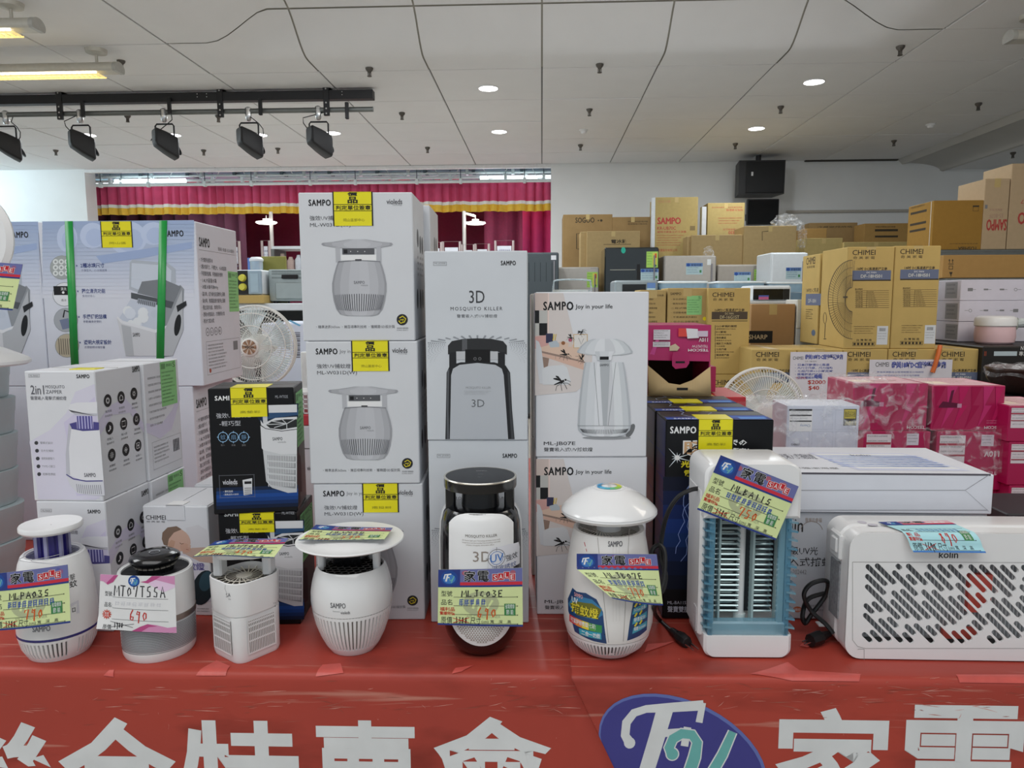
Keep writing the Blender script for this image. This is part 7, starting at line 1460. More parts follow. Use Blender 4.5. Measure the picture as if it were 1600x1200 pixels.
for k, (x0, x1, yt) in enumerate(((1325, 1398.5, 385.5), (1399.5, 1471, 384))):
    b = pxbox('fan_carton', 'yellow-brown standing fan carton with grey band, %s front one' % ('left', 'right')[k], 'carton', x0, x1, yt, 545, FY, .37, kraft, z11, group='standing fan cartons', bev=.004); plain_tape(b, .05, .015); FB.append(b)
    P = Print(b.front); fan_print(P, x0 + 1, yt, 1, 1, band, 'DF-18HS01'); P.build('front_print', b.root)
b = FB[0]; P = Print(b.left); cx, cy = 1332, 468
for rr2, w2 in ((62, 1.6), (50, .8), (38, .8)): P.ring(cx, cy, rr2 * .62, w2 * .62, kk, rr2, n=40, a0=PI * .5, a1=PI * 1.5)
for i in range(44):
    t = PI * .5 + PI * i / 43; P.stroke([(cx + 11 * math.cos(t), cy + 19 * math.sin(t)), (cx + 37 * math.cos(t + .1), cy + 61 * math.sin(t + .1))], .5, kk)
P.ring(cx, cy, 11.5, 1, kk, 19, a0=PI * .5, a1=PI * 1.5); P.rect(1318, 463, 1325, 465.5, kk); P.ring(1289, 497, 3, .8, kk, 9, n=12); P.rect(1288.6, 506, 1289.6, 528, kk); P.disc(1289, 529.5, 2.5, kk, .8, n=8); P.build('side_print', b.root)
bb = Box('fan_carton', 'standing fan carton behind the left front one, narrow side showing', 'carton', (FB[0].root.location.x - FB[0].W / 2 + .006, FY + .42), (FB[0].root.location.x + FB[0].W / 2, FY + .42), .30, z11, FB[0].z1 - .01, kraft, 'standing fan cartons', bev=.004); P = Print(bb.left)
P.text('CHIMEI', 1260, 402, 1274, 413, kk, bold=.01); P.text('奇美家電', 1261, 415, 1273, 419, kk); P.rect(1259, 459, 1283, 477, ink(band)); P.text('18吋DC馬達', 1260, 450, 1279, 457, kk); P.text('DF-18H', 1263, 467, 1275, 473, ink('#c0c0b8')); P.lines(1259, 483, 1271, 500, 5, kk, .5); P.disc(1271, 520, 3.2, ink('#5a6a80'), 5, n=10); P.build('side_print', bb.root)
b2_ = Box('fan_carton', 'standing fan carton hidden behind the right front one', 'carton', (FB[1].root.location.x - FB[1].W / 2, FY + .385), (FB[1].root.location.x + FB[1].W / 2, FY + .385), .30, z11, FB[1].z1 - .012, kraft, 'standing fan cartons', bev=.004)
zlo = .542
for k, (x0, x1) in enumerate(((1175, 1245), (1246, 1317), (1318, 1387.5), (1388.5, 1464), (1465, 1530))):
    b = pxbox('fan_carton', 'fan carton in lower tier under the standing ones, %s from left' % ('first', 'second', 'third', 'fourth', 'fifth')[k], 'carton', x0, x1, 546, 640, FY - .012, .40, kraft, zlo, group='lower fan cartons', bev=.004)
    dz = z11 - .001 - b.z1; b.root.scale.z = (z11 - .001 - zlo) / b.H; plain_tape(b, .05, .015); P = Print(b.front); fan_print(P, x0, 545, 1, 1, band, 'DF-18HS01', 0); P.build('front_print', b.root)
# tall list cartons to the left of them
zs_ = atY(1140, 585, 4.45).z
b = pxbox('fan_carton', 'tall fan carton with black band and feature list', 'carton', 1107, 1173, 450, 585, 4.45, .26, kraft, zs_, group='tall fan cartons', bev=.004); plain_tape(b, .06, .015); P = Print(b.front)
P.text('CHIMEI', 1113, 457, 1147, 464, kk, bold=.012); P.text('奇美家電', 1114, 466, 1146, 470, kk, gap=1.5); P.text('16吋DC馬達遙控立扇', 1117, 482, 1163, 487, kk, bold=.02); P.rect(1112, 487, 1168, 499, ink('#4a4034')); P.text('DC FAN', 1133, 488.5, 1146, 491.5, ink('#c0b48a')); P.text('DF-16G1ST', 1125, 493, 1155, 498, ink('#c0b48a')); P.rect(1112, 501, 1168, 502, kk)
for i, (t, s_) in enumerate((('12小時預約開關', '運轉時間可自行設定'), ('DC節能', '省電節能超靜音'), ('我的最愛', '專屬個人化設定'), ('搖頭三大階段', '多段調整'), ('七段風速', '風速設定七段可調'), ('無線遙控器', '遙控收納設計'))): P.rect(1117, 508 + 9 * i, 1117.8, 516 + 9 * i, kk); P.text(t, 1119, 508 + 9 * i, 1119 + len(t) * 4, 511.5 + 9 * i, kk, bold=.015); P.text(s_, 1119, 513 + 9 * i, 1119 + len(s_) * 3.4, 515 + 9 * i, kk)
P.build('front_print', b.root)
b = pxbox('fan_carton', 'fan carton under the tall feature list one', 'carton', 1106, 1163, 586, 700, 4.44, .28, kraft, zlo, group='tall fan cartons', bev=.004); b.root.scale.z = (zs_ - .001 - zlo) / b.H; P = Print(b.front); P.text('CHIMEI', 1113, 594, 1147, 602, kk, bold=.012); P.text('奇美家電', 1114, 604, 1146, 608, kk); P.build('front_print', b.root)
for k, (x0, x1, yt) in enumerate(((1043.5, 1105.5, 450), (1000, 1041, 453))):
    b = pxbox('carton', ('brown list carton with a green label', 'brown list carton partly behind mushroom lamp carton')[k], 'carton', x0, x1, yt, 585, 4.5, .26, M('#ab9462', .75, var=.05, spec=.2), zlo, group='list cartons', bev=.004)
    plain_tape(b, .05, .05); P = Print(b.front)
    P.text('SAMPO', x0 + 4, 457, x0 + 21, 461, kk, bold=.02) if k == 0 else P.text('設計 吸附過濾', x0 + 12, 460, x1 - 4, 463, kk)
    for i in range(6): P.text(('・安全透明水槽設計', '・使用加濕可達24小時', '二段式噴霧調整', '・可調整噴霧量大小', '・不需濾網清洗便利', '・低水位自動斷電')[i], x0 + 5, 466 + 7 * i, x1 - 20 + (i % 3) * 3, 469 + 7 * i, kk)
    if k == 0: P.rect(1073, 462, 1096.5, 492, ink('#86bf7e')); P.lines(1074.5, 468, 1095, 490, 6, dgreen, .5); P.text('S', 1091, 463, 1095, 467, dgreen); P.disc(1101, 498, 3, ink('#d8cc1c'))
    P.build('front_print', b.root)
# paper signs stuck on the lower tier, orange strap
def sign(lab, x0, x1, y0, y1, Y, fn):
    a, b_ = atY(x0, (y0 + y1) / 2, Y), atY(x1, (y0 + y1) / 2, Y); zt, zb = atY(x0, y0, Y).z, atY(x0, y1, Y).z; mb = MB(); mb.box((a.x, Y, zb), (b_.x, Y + .003, zt), M('#cdcad2', .6, var=.02)); o = mb.build('paper_sign', None); o.location = (0, 0, 0); tag(o, lab, 'sign'); P = Print(Face((0, Y, 0), (1, 0, 0), (0, 0, 1), (0, -1, 0))); fn(P); P.build('sign_print', o)
bl2 = ink('#5a62a0')
def s1(P):
    P.text('CHIMEI', 1239, 557, 1255, 562, K); P.text('奇美18吋DC直流變頻立扇', 1258, 553.5, 1317, 562, bl2, bold=.06); P.text('DF-18HS01', 1258, 563.5, 1276, 566, GR)
    for i, t in enumerate(('・日本超靜音DC馬達', '・大尺寸風扇，風力強勁', '・七段風速+1小時定時', '・微電腦遙控功能', '・低耗電設計省電')): P.text(t, 1242, 568 + 5 * i, 1242 + 5.4 * len(t), 572 + 5 * i, bl2, bold=.02)
    P.text('PLUSMIX', 1244, 589, 1260, 592.5, rr_); P.text('$2000', 1262, 594, 1290, 601, rr_, bold=.03); P.text('$40', 1263, 603, 1280, 610, rr_, bold=.03); P.disc(1275, 588, 3, bl2); P.disc(1281, 588, 3, bl2)
def s2(P): P.text('CHIMEI', 1368, 566, 1389, 573, K); P.text('奇美18吋DC直流變頻立扇', 1393, 564.5, 1478, 576, bl2, bold=.06); P.lines(1370, 580, 1450, 596, 3, bl2)
sign('white paper sign with red price figures on fan cartons', 1234, 1322, 550, 625, FY - .03, s1); sign('white paper sign with large blue characters behind pink boxes', 1358, 1487, 562, 610, FY - .03, s2)
mb = MB(); mb.tube([atY(1469, 540, FY - .02), atY(1467, 550, FY - .035), atY(1462, 568, FY - .04), atY(1457, 582, FY - .04)], .012, M('#c9652a', .5), 6); tag(mb.build('orange_strap', None), 'orange strap hanging down over the lower fan cartons', 'strap')
# -- right edge: white cartons, pot, black boxes, brown cartons behind
zb_ = 1.137
def cabinet(lab, x0, y0, z, x1, y1):
    o = empty('steel_cabinet', ((x0 + x1) / 2, y0, 0), lab, 'cabinet'); w = (x1 - x0) / 2; mb = MB(); mb.box((-w, .01, 0), (w, y1 - y0, z), metalg, .006); mb.build('body', o)
    for s_ in (-1, 1): mb = MB(); mb.box((s_ * w * .5 - w * .49, 0, .05), (s_ * w * .5 + w * .49, .012, z - .02), metalg, .004); mb.build('door', o)
cabinet('grey steel cabinet hidden behind white cartons at right', atY(1480, 430, 5.5).x, 5.5, 1.545, 6.2, 6.2); cabinet('taller grey steel cabinet under the appliance carton at right', atY(1440, 430, 6.3).x, 6.3, 1.80, 6.8, 7.3)
b = carton('wide brown carton with black handling symbols', 1474, 1640, 398, 0, 5.55, .5, M('#a5814e', .75, var=.04, spec=.2), 1.547, tape=False); P = Print(b.front)
for x in (1483.5, 1488.5): P.stroke([(x, 411), (x, 405)], .9, kk); P.poly([(x - 1.6, 407.5), (x + 1.6, 407.5), (x, 404.5)], kk)
P.rect(1481.5, 412, 1490, 413, kk); P.frame(1482.5, 415, 1489, 421, .8, kk); P.poly([(1483, 425), (1488.5, 425), (1487, 429), (1484.5, 429)], kk); P.rect(1485.2, 429, 1486.5, 432, kk); P.build('front_print', b.root)
b = Box('carton', 'orange brown appliance carton with upside-down maker name', 'carton', atY(1457, 350, 6.35), atY(1535, 350, 6.35), .42, 1.802, atY(1500, 313, 6.35).z, M('#967234', .7, var=.04, spec=.2), 'stock cartons', bev=.004); P = Print(b.front); P.text('TOSHIBA', 1497, 385.5, 1527, 391, kk, bold=.03, flip=True); P.text('東芝家用電器有限公司', 1484, 380, 1528, 381.5, kk, flip=True); P.rect(1520, 321, 1530, 323, kk); P.frame(1520, 323, 1529, 330, .5, kk); P.build('front_print', b.root)
P = Print(b.left, conv=ID); D, H = b.D, b.H
for z in (.86, .62, .48): P.rect(D * .1, H * z, D * .75, H * (z - .05), kk)
P.lines(D * .1, H * .98, D * .7, H * .90, 1, kk, .5); P.build('side_print', b.root); mb = MB(); w = b.W / 2; mb.box((-w - .003, .03, .0), (-w, .035, b.H), M('#d6d2c8', .4)); mb.build('white_edge_tape', b.root)
for k, (x0, x1, yt, yb, Y) in enumerate(((1540, 1579, 279, 394, 6.35), (1582, 1660, 255, 390, 6.35))):
    b = carton(('tan washing machine carton with upside-down red name', 'tan carton with red letter at right picture edge')[k], x0, x1, yt, 0, Y, .4, M('#b09a7c', .75, var=.04, spec=.2), 1.802); P = Print(b.front)
    if k == 0: P.text('SAMPO', 1541, 343, 1573, 360, rr_, bold=.05, flip=True); P.text('ES-807F', 1546, 334, 1567, 340.5, ink('#a08070'), flip=True); P.lines(1546, 326, 1568, 332, 1, ink('#a08070'), .6); P.rect(1539, 320, 1543, 326, GR)
    else: P.text('SAMPO', 1590, 332, 1640, 350, rr_, bold=.05, flip=True); P.text('8.07', 1595, 312, 1612, 318, rr_, flip=True)
    P.build('front_print', b.root)
o = solidbox('black_carton', 'black carton with grey printed bar under the white cartons', 'carton', atY(1536, 550, 4.15).x, 4.15, .93, 4.2, 4.9, zb_ - .001, M('#17120f', .5, var=.05)); P = Print(Face((0, 4.15, 0), (1, 0, 0), (0, 0, 1), (0, -1, 0))); P.rect(1553, 549, 1589, 556, ink('#a9b6bc')); P.text('N', 1595, 541, 1599, 547, WH); P.text('專業', 1592, 549, 1606, 556, WH); P.text('II', 1538, 549, 1541, 556, ink('#a04a30')); P.build('front_print', o); o.children[0].location.z = -.93
o = solidbox('black_carton', 'black carton with white characters, below the barred black carton', 'carton', atY(1532, 590, 4.17).x, 4.17, .545, 4.2, 4.9, .928, M('#120f0e', .5, var=.05)); P = Print(Face((0, 4.17, 0), (1, 0, 0), (0, 0, 1), (0, -1, 0))); P.text('大功率', 1533, 584, 1550, 590, WH); P.text('AWK', 1536, 591, 1548, 596, WH); P.build('front_print', o); o.children[0].location.z = -.545
mb = MB(); mb.box((atY(1532, 590, 4.17).x, 4.2, 0), (4.2, 4.85, .543), M('#2a2624', .6), .01); tag(mb.build('plinth', None), 'dark plinth under the black cartons at right', 'plinth')
ys3 = (437, 470, 502.5, 535)
for k in range(3):
    z0_, z1_ = atY(1540, ys3[k + 1], 4.6).z, atY(1540, ys3[k], 4.6).z
    b = Box('carton', 'flat white carton with grey pictograms, %s of three by the pot' % ('top', 'middle', 'bottom')[k], 'carton', atY(1499, 480, 4.58), atY(1640, 480, 4.58), .28, z0_ + (.001 if k < 2 else 0), z1_, M('#c3c0cc', .5, var=.03, spec=.3), 'flat white cartons', bev=.003, seam=False)
    if k == 2: b.root.location.z = zb_ + .001; b.root.scale.z = (z1_ - zb_ - .002) / b.H
    P = Print(b.front); yy = (ys3[k] + ys3[k + 1]) / 2 - 1
    for i, x in enumerate((1516, 1540, 1565, 1587)):
        if k == 2: break
        j = i if k == 0 else 3 - i
        (P.rect(x - 4, yy - 2.5, x + 4, yy + 2.5, GR) if j == 0 else P.rect(x - 3, yy - 1.5, x + 4, yy + 1, GR) if j < 3 else P.ring(x, yy, 2.6, .7, GR)); P.rect(x - 9 if k else x + 3, yy - .4, x - 3 if k else x + 9, yy + .2, GR)
    P.build('front_print', b.root)
    P = Print(b.left); P.rect(1477, ys3[k] + 4, 1496, ys3[k + 1] - 4, ink('#8d8d92')); P.lines(1479, ys3[k] + 7, 1494, ys3[k + 1] - 7, 3, ink('#5d5d62'), .4); P.build('side_print', b.root)
p = atY(1560, 533, 4.36); o = empty('cooking_pot', (p.x, 4.40, zb_ + .001), 'pink cooking pot with white lid and grey handle', 'pot'); r_ = 29 * mpp(1560, 515, 4.4); pk = M('#d0b0b4', .3, var=.02); h = atY(1560, 494, 4.4).z - zb_
mb = MB(); mb.lathe([(r_ * .85, 0), (r_ * .95, h * .06), (r_, h * .25), (r_ * .98, h * .5), (r_ * .95, h * .64)], pk, 36, cap1=False); mb.build('pot_body', o); mb = MB(); mb.lathe([(r_ * .97, h * .63), (r_ * 1.02, h * .66), (r_ * 1.02, h * .86), (r_ * .96, h * .95), (r_ * .8, h), (.001, h)], pw, 36, cap0=False); mb.build('lid', o)
mb = MB(); mb.box((r_ * .93, -.03, h * .5), (r_ * 1.1, .03, h * .95), M('#8d9488', .4), .008); mb.tube([(r_ * 1.05, 0, h * .7), (r_ * 1.4, 0, h * .75), (r_ * 2.0, 0, h * .72)], [.02, .028, .022], M('#b4bcbc', .4), 10); mb.build('handle', o)
# wrapped dark bowl on a black crate
zw_ = atY(1580, 621, 3.3).z; o = solidbox('black_crate', 'black crate carrying a film wrapped bowl at right edge', 'crate', atY(1536, 640, 3.2).x, 3.2, 0, 3.2, 3.75, zw_, M('#131212', .5, var=.05))
p = atY(1606, 600, 3.42); o = empty('wrapped_bowl', (p.x, 3.42, zw_ + .001), 'dark round bowl wrapped in clear film on black crate', 'bowl'); r_ = 62 * mpp(1606, 600, 3.42); h = atY(1600, 573, 3.3).z - zw_
mb = MB(); mb.lathe([(r_ * .5, 0), (r_ * .72, h * .12), (r_ * .92, h * .5), (r_, h * .85), (r_ * .97, h * .9), (.001, h * .9)], M('#2c1c18', .25, var=.1), 36); mb.build('bowl', o); mb = MB(); mb.grid(lambda u, v: (r_ * 1.02 * v * math.cos(2 * PI * u), r_ * 1.02 * v * math.sin(2 * PI * u), h * .94 + .008 * math.sin(u * 40 + v * 9) - .3 * h * max(0, v - .9) * 10), 60, 8, film_mat()); mb.build('film_cover', o)
# ---- hair dryer boxes behind the long lamp, on the red table
mag = M('#a3124c', .35, var=.02, spec=.5); mag2 = [ink(h) for h in ('#b21c58', '#9c1046', '#b8306a')]; pinkt = M('#c9547e', .35, var=.03)
def dryer_print(P, x0, y0, x1, y1, kind):
    w, h = x1 - x0, y1 - y0; X = lambda t: x0 + w * t; Yv = lambda t: y0 + h * t
    if kind == 'picture':
        r = random.Random(int(x0))
        for i in range(7):
            t = i / 6.; P.poly([(X(max(0, t - .12)), Yv(.02)), (X(min(1, t + .03)), Yv(.02)), (X(max(0, t - .12)), Yv(.5))], mag2[i % 3]); P.poly([(X(min(1, t + .06)), Yv(.45)), (X(min(1, t + .16)), Yv(.45)), (X(max(0, t - .05)), Yv(.97))], mag2[(i + 1) % 3])
        dk = ink('#5a1634'); P.poly([(X(.27), Yv(.12)), (X(.31), Yv(.10)), (X(.27), Yv(.38)), (X(.23), Yv(.38))], dk); P.poly([(X(.10), Yv(.46)), (X(.15), Yv(.36)), (X(.36), Yv(.40)), (X(.36), Yv(.5)), (X(.09), Yv(.5))], dk); P.rect(X(.35), Yv(.41), X(.41), Yv(.5), ink('#b98aa0'))
        P.text('TESCOM', X(.72), Yv(.91), X(.96), Yv(.97), WH, bold=.02, flip=True); P.lines(X(.75), Yv(.78), X(.95), Yv(.88), 2, ink('#d890ac'), .4)
    else:
        P.rect(X(.05), Yv(.06), X(.42), Yv(.62 if kind == 'label' else .5), ink('#d2cfd2')); P.rect(X(.05), Yv(.2), X(.42), Yv(.24), ink('#a03a4a')); P.rect(X(.05), Yv(.4), X(.42), Yv(.43), ink('#a03a4a')); P.lines(X(.07), Yv(.08), X(.4), Yv(.58 if kind == 'label' else .48), 6, GR, .35)
        P.rect(X(.66), Yv(.05), X(.84), Yv(.25), ink('#c9c6cf')); P.lines(X(.67), Yv(.07), X(.83), Yv(.23), 3, GR, .4); P.text('110V', X(.7), Yv(.34), X(.92), Yv(.44), WH, bold=.03, flip=True); P.text('TESCOM', X(.55), Yv(.70), X(.88), Yv(.76), ink('#e0b0c4'), bold=.02, flip=True); P.poly([(X(.66), Yv(1)), (X(.72), Yv(.86)), (X(.78), Yv(1))], ink('#7a0c38'))
YP = 2.05; tz = [TZ + .0025, atY(1500, 764, YP).z, atY(1500, 673, YP).z, atY(1500, 602, YP).z]
def dbox(lab, x0, x1, y0, y1, z0, z1, Y, d, kind, dx=0):
    a, b_ = atY(x0, (y0 + y1) / 2, Y), atY(x1, (y0 + y1) / 2, Y); b = Box('hair_dryer_box', lab, 'box', a, b_, d, z0, z1 - .001, mag, 'magenta hair dryer boxes', bev=.0015, seam=False)
    P = Print(b.front); dryer_print(P, x0, y0, x1, y1, kind); P.build('front_print', b.root)
    P = Print(b.top, conv=ID); P.rect(b.W * .05, b.D * .95, b.W * .95, b.D * .05, ink('#cfa8b0')); P.lines(b.W * .15, b.D * .85, b.W * .85, b.D * .2, 5, ink('#a08a70'), .5); P.rect(b.W * .08, b.D * .5, b.W * .35, b.D * .2, ink('#d8c8b8')); P.build('lid_print', b.root); return b
A1 = dbox('magenta hair dryer box in clear film, left of top tier', 1333, 1449, 598, 672, tz[2], atY(1390, 599, YP).z, YP, .19, 'picture'); B1_ = dbox('magenta hair dryer box with dryer picture, right of top tier', 1456, 1569, 602, 672, tz[2], tz[3], YP, .2, 'picture')
dbox('magenta hair dryer box with white label, left of middle tier', 1348, 1452, 673, 763, tz[1], tz[2], YP - .01, .19, 'label'); dbox('magenta hair dryer box with label in film, right of middle tier', 1462, 1570, 675, 763, tz[1], tz[2], YP - .01, .19, 'label')
dbox('magenta hair dryer box at bottom left, behind flat white carton', 1345, 1449, 764, 826, tz[0], tz[1], YP, .19, 'side'); dbox('magenta hair dryer box at bottom right beside flat white carton', 1458, 1568, 764, 826, tz[0], tz[1], YP, .19, 'side')
ty = [634, 690, 758, 826]; tzr = [atY(1600, y, 2.0).z for y in ty[:3]] + [TZ + .0025]
for k in range(3): dbox('magenta hair dryer box in right column at picture edge, %s' % ('top', 'middle', 'bottom')[k], 1575, 1668, ty[k], ty[k + 1], tzr[k + 1], tzr[k], 2.0, .2, ('label', 'side', 'side')[k])
wz_ = [TZ + .0025, 0, atY(1284, 633, 1.80).z]; wz_[1] = (wz_[0] + wz_[2]) / 2
for k in range(2):
    b = Box('hair_dryer_box', ('white embossed box hidden under the white film wrapped one', 'white embossed box with black and gold label in film')[k], 'box', atY(1229, 665, 1.80), atY(1342, 665, 1.80), .115, wz_[k], wz_[k + 1] - .001, M('#c6cad6', .4, var=.02), 'white hair dryer boxes', bev=.0015, seam=False); P = Print(b.front)
    if k:
        for i in range(3):
            for j in range(2): P.frame(1231 + 37 * i, 640 + 34 * j, 1264 + 37 * i, 671 + 34 * j, .5, ink('#b4b8c4'))
        P.rect(1233, 639, 1269, 674, WH); P.rect(1233, 639, 1269, 642, K); P.rect(1234, 648, 1268, 650, K); P.rect(1234, 657, 1268, 659, K); P.lines(1235, 643, 1267, 656, 4, GR, .4); P.text('Cherny', 1250, 662, 1266, 667, ink('#4a6a9a'), flip=True)
        P.rect(1318, 639, 1338, 665, ink('#2a2418')); P.rect(1319, 640, 1337, 654, ink('#b8a83c')); P.text('新北市宸暘', 1320, 642, 1336, 652, K, flip=True); P.text('110V', 1320, 658, 1337, 664, ink('#d8c84a'), bold=.02, flip=True); P.text('CHERNY', 1236, 693, 1250, 696, K)
    P.build('front_print', b.root)
mb = MB(); mb.box((atY(1573, 815, 1.62).x, 1.62, TZ + .0025), (1.25, 1.80, atY(1590, 803, 1.62).z), M('#232126', .5), .003); mb.box((atY(1596, 830, 1.62).x, 1.618, TZ + .03), (1.2, 1.62, TZ + .1), M('#55525a', .4)); tag(mb.build('dark_box', None), 'dark grey box at right edge behind the long lamp', 'box')
# clear film draped loosely over the boxes
def wrap_film(lab, x0, x1, y0, y1, z0, z1, seed, flare):
    cx, cy = (x0 + x1) / 2, (y0 + y1) / 2
    def fn(u, v):
        a = 2 * PI * u; c, s_ = math.cos(a), math.sin(a); k = 1 / max(abs(c), abs(s_)); hx, hy = (x1 - x0) / 2 + .008, (y1 - y0) / 2 + .008
        if v < .4: q = v / .4; z = z1 + .006; x, y = cx + c * k * hx * q, cy + s_ * k * hy * q
        else: q = (v - .4) / .6; e = 1 + q * flare * (.5 + .5 * math.sin(a * 3 + seed)); z = z1 + .006 - q * (z1 - z0) * (1 + .25 * math.sin(a * 5 + seed * 2)); x, y = cx + c * k * hx * e, cy + s_ * k * hy * e
        n = mnoise.noise(Vector((x * 22, y * 22, z * 22 + seed))) * .011 + mnoise.noise(Vector((x * 60, y * 60, z * 60 + seed))) * .004
        return (x + c * abs(n), y + s_ * abs(n), z + (abs(n) * 1.3 if v < .45 else n))
    mb = MB(); mb.grid(fn, 72, 26, film_mat()); return tag(mb.build('clear_film_wrap', None, ang=.9), lab, 'plastic film', 'clear film wraps')
wb_ = lambda b: (b.root.location.x - b.W / 2, b.root.location.x + b.W / 2)
xa, xb = wb_(A1); wrap_film('crinkled clear film over the left magenta box', xa, xb, YP, YP + .19, tz[2] - .02, A1.z1, 1.0, .12); xa, xb = atY(1229, 665, 1.8).x, atY(1342, 665, 1.8).x; wrap_film('crinkled clear film over the white embossed box', xa - .12, xb, 1.80, 1.92, wz_[2] - .10, wz_[2], 4.0, .10); xa, xb = wb_(B1_); wrap_film('clear film around the middle tier magenta box with label', xa - .01, xb + .03, YP - .015, YP + .175, tz[1] + .06, tz[2] - .004, 7.0, .06)
# upturned open magenta box on a carton behind the lightning print cartons
zBA = atY(1115, 656, a0_.y).z; yo = a0_.y + .365
bs = Box('carton', 'plain carton hidden under the upturned open magenta box', 'carton', (atY(1012, 600, yo).x, yo), (atY(1120, 600, yo).x, yo), .26, zt0, zBA - .002, kraft, 'stock cartons')
xa, xb = atY(1013, 560, yo).x, atY(1113, 560, yo).x; w = (xb - xa) / 2; yb0 = yo + .02; zo = zBA - .001; HO = atY(1060, 508, yb0).z - zo
o = empty('open_box', ((xa + xb) / 2, yb0, zo), 'upturned open magenta box with brown inside and torn flap', 'box'); mg = M('#a81c5c', .35, var=.03); br_ = M('#b89f74', .75, var=.04, stretch=(60, 1, 1)); z_ = lambda y: atY(1060, y, yb0).z - zo
mb = MB(); t = .003
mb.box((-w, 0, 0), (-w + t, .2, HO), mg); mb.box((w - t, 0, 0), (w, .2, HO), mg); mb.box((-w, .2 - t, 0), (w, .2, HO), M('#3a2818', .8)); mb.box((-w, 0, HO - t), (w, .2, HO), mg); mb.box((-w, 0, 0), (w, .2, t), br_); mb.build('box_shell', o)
mb = MB(); ua, ub = z_(562), z_(512); mb.add([(-w - .003, -.012, ua), (w * .95, -.004, ua - .004), (w, 0, HO), (-w, 0, HO), (-w - .003, -.010, ua), (w * .95, -.002, ua - .004), (w, .003, HO), (-w, .003, HO)], [(0, 1, 2, 3), (4, 7, 6, 5), (0, 4, 5, 1), (1, 5, 6, 2), (0, 3, 7, 4)], mg); fp = mb.build('front_panel', o)
P = Print(Face((-w, -.0095, 0), (1, 0, 0), (0, 0, 1), (0, -1, 0), Matrix.Translation(o.location)), lay=.0002)
for i in range(6): P.poly([(1014 + i * 4, 556 - i * 3), (1014 + i * 4 + 4, 556), (1030, 530), (1026, 528)], ink('#c24a8a')) if i < 2 else None
P.rect(1021, 515, 1047, 531, ink('#d0ccd2')); P.lines(1022, 516, 1046, 530, 4, GR, .4); P.rect(1020, 534, 1047, 542, ink('#d0ccd2')); P.lines(1022, 535, 1046, 541, 2, GR, .5); P.rect(1060, 513, 1074, 526, ink('#d24a44')); P.poly([(1072, 513), (1090, 514), (1092, 528), (1074, 529)], ink('#d8d6da')); P.rect(1090, 517, 1106, 526, ink('#c8b8c8')); P.text('110V', 1092, 528, 1106, 534, WH, bold=.02, flip=True); P.text('TID292TW', 1081, 539, 1106, 543, WH, flip=True); P.text('TESCOM', 1075, 545, 1107, 549, WH, bold=.03, flip=True); P.poly([(1046, 541), (1055, 537), (1062, 543), (1058, 548), (1046, 548)], ink('#c9b89c')); P.build('panel_print', o)
mb = MB(); fy = -.022; zf0, zf1 = z_(616), z_(592); mb.add([(-w, fy * .6, z_(570)), (-w * .35, fy, zf1 - .008), (.0, fy, zf1 - .012), (w * .4, fy, zf1), (w * .96, fy * .6, z_(572)), (w * .98, fy, 0.001), (-w * .98, fy, .001)], [(0, 1, 6), (1, 2, 5, 6), (2, 3, 5), (3, 4, 5)], br_); mb.box((-w * .1, fy - .002, z_(608)), (w * .25, fy - .0005, z_(604)), K); fl = mb.build('inner_flap', o); m_ = fl.modifiers.new('t', 'SOLIDIFY'); m_.thickness = .002
mb = MB(); hx = (1063 - 1063) ; tabp = [(x * .02, z) for x, z in ((-1.05, z_(556)), (-.9, z_(549)), (.4, z_(547)), (1.0, z_(556)), (1.05, z_(566)), (.7, z_(573)), (-.6, z_(575)), (-1.0, z_(570)))]; mb.prism(tabp, lambda u, v, h: (u - .0, -.024 - h, v), 0, .0015, mg); mb.box((-.012, -.0262, z_(566)), (.010, -.0256, z_(563)), K); mb.build('hang_tab', o)
b = pxbox('hair_dryer_box', 'magenta box sliver right of the upturned open box', 'box', 1107, 1119, 573, 617, yo + .08, .12, mag, zBA - .001, bev=.001, seam=False)
b = Box('carton', 'red carton lid peeking out right of the lightning print cartons', 'carton', (atY(1121, 625, a0_.y + .37).x, a0_.y + .37), (atY(1166, 625, a0_.y + .37).x, a0_.y + .37), .2, zt0, zBA - .004, M('#b0242c', .4), 'stock cartons', seam=False)
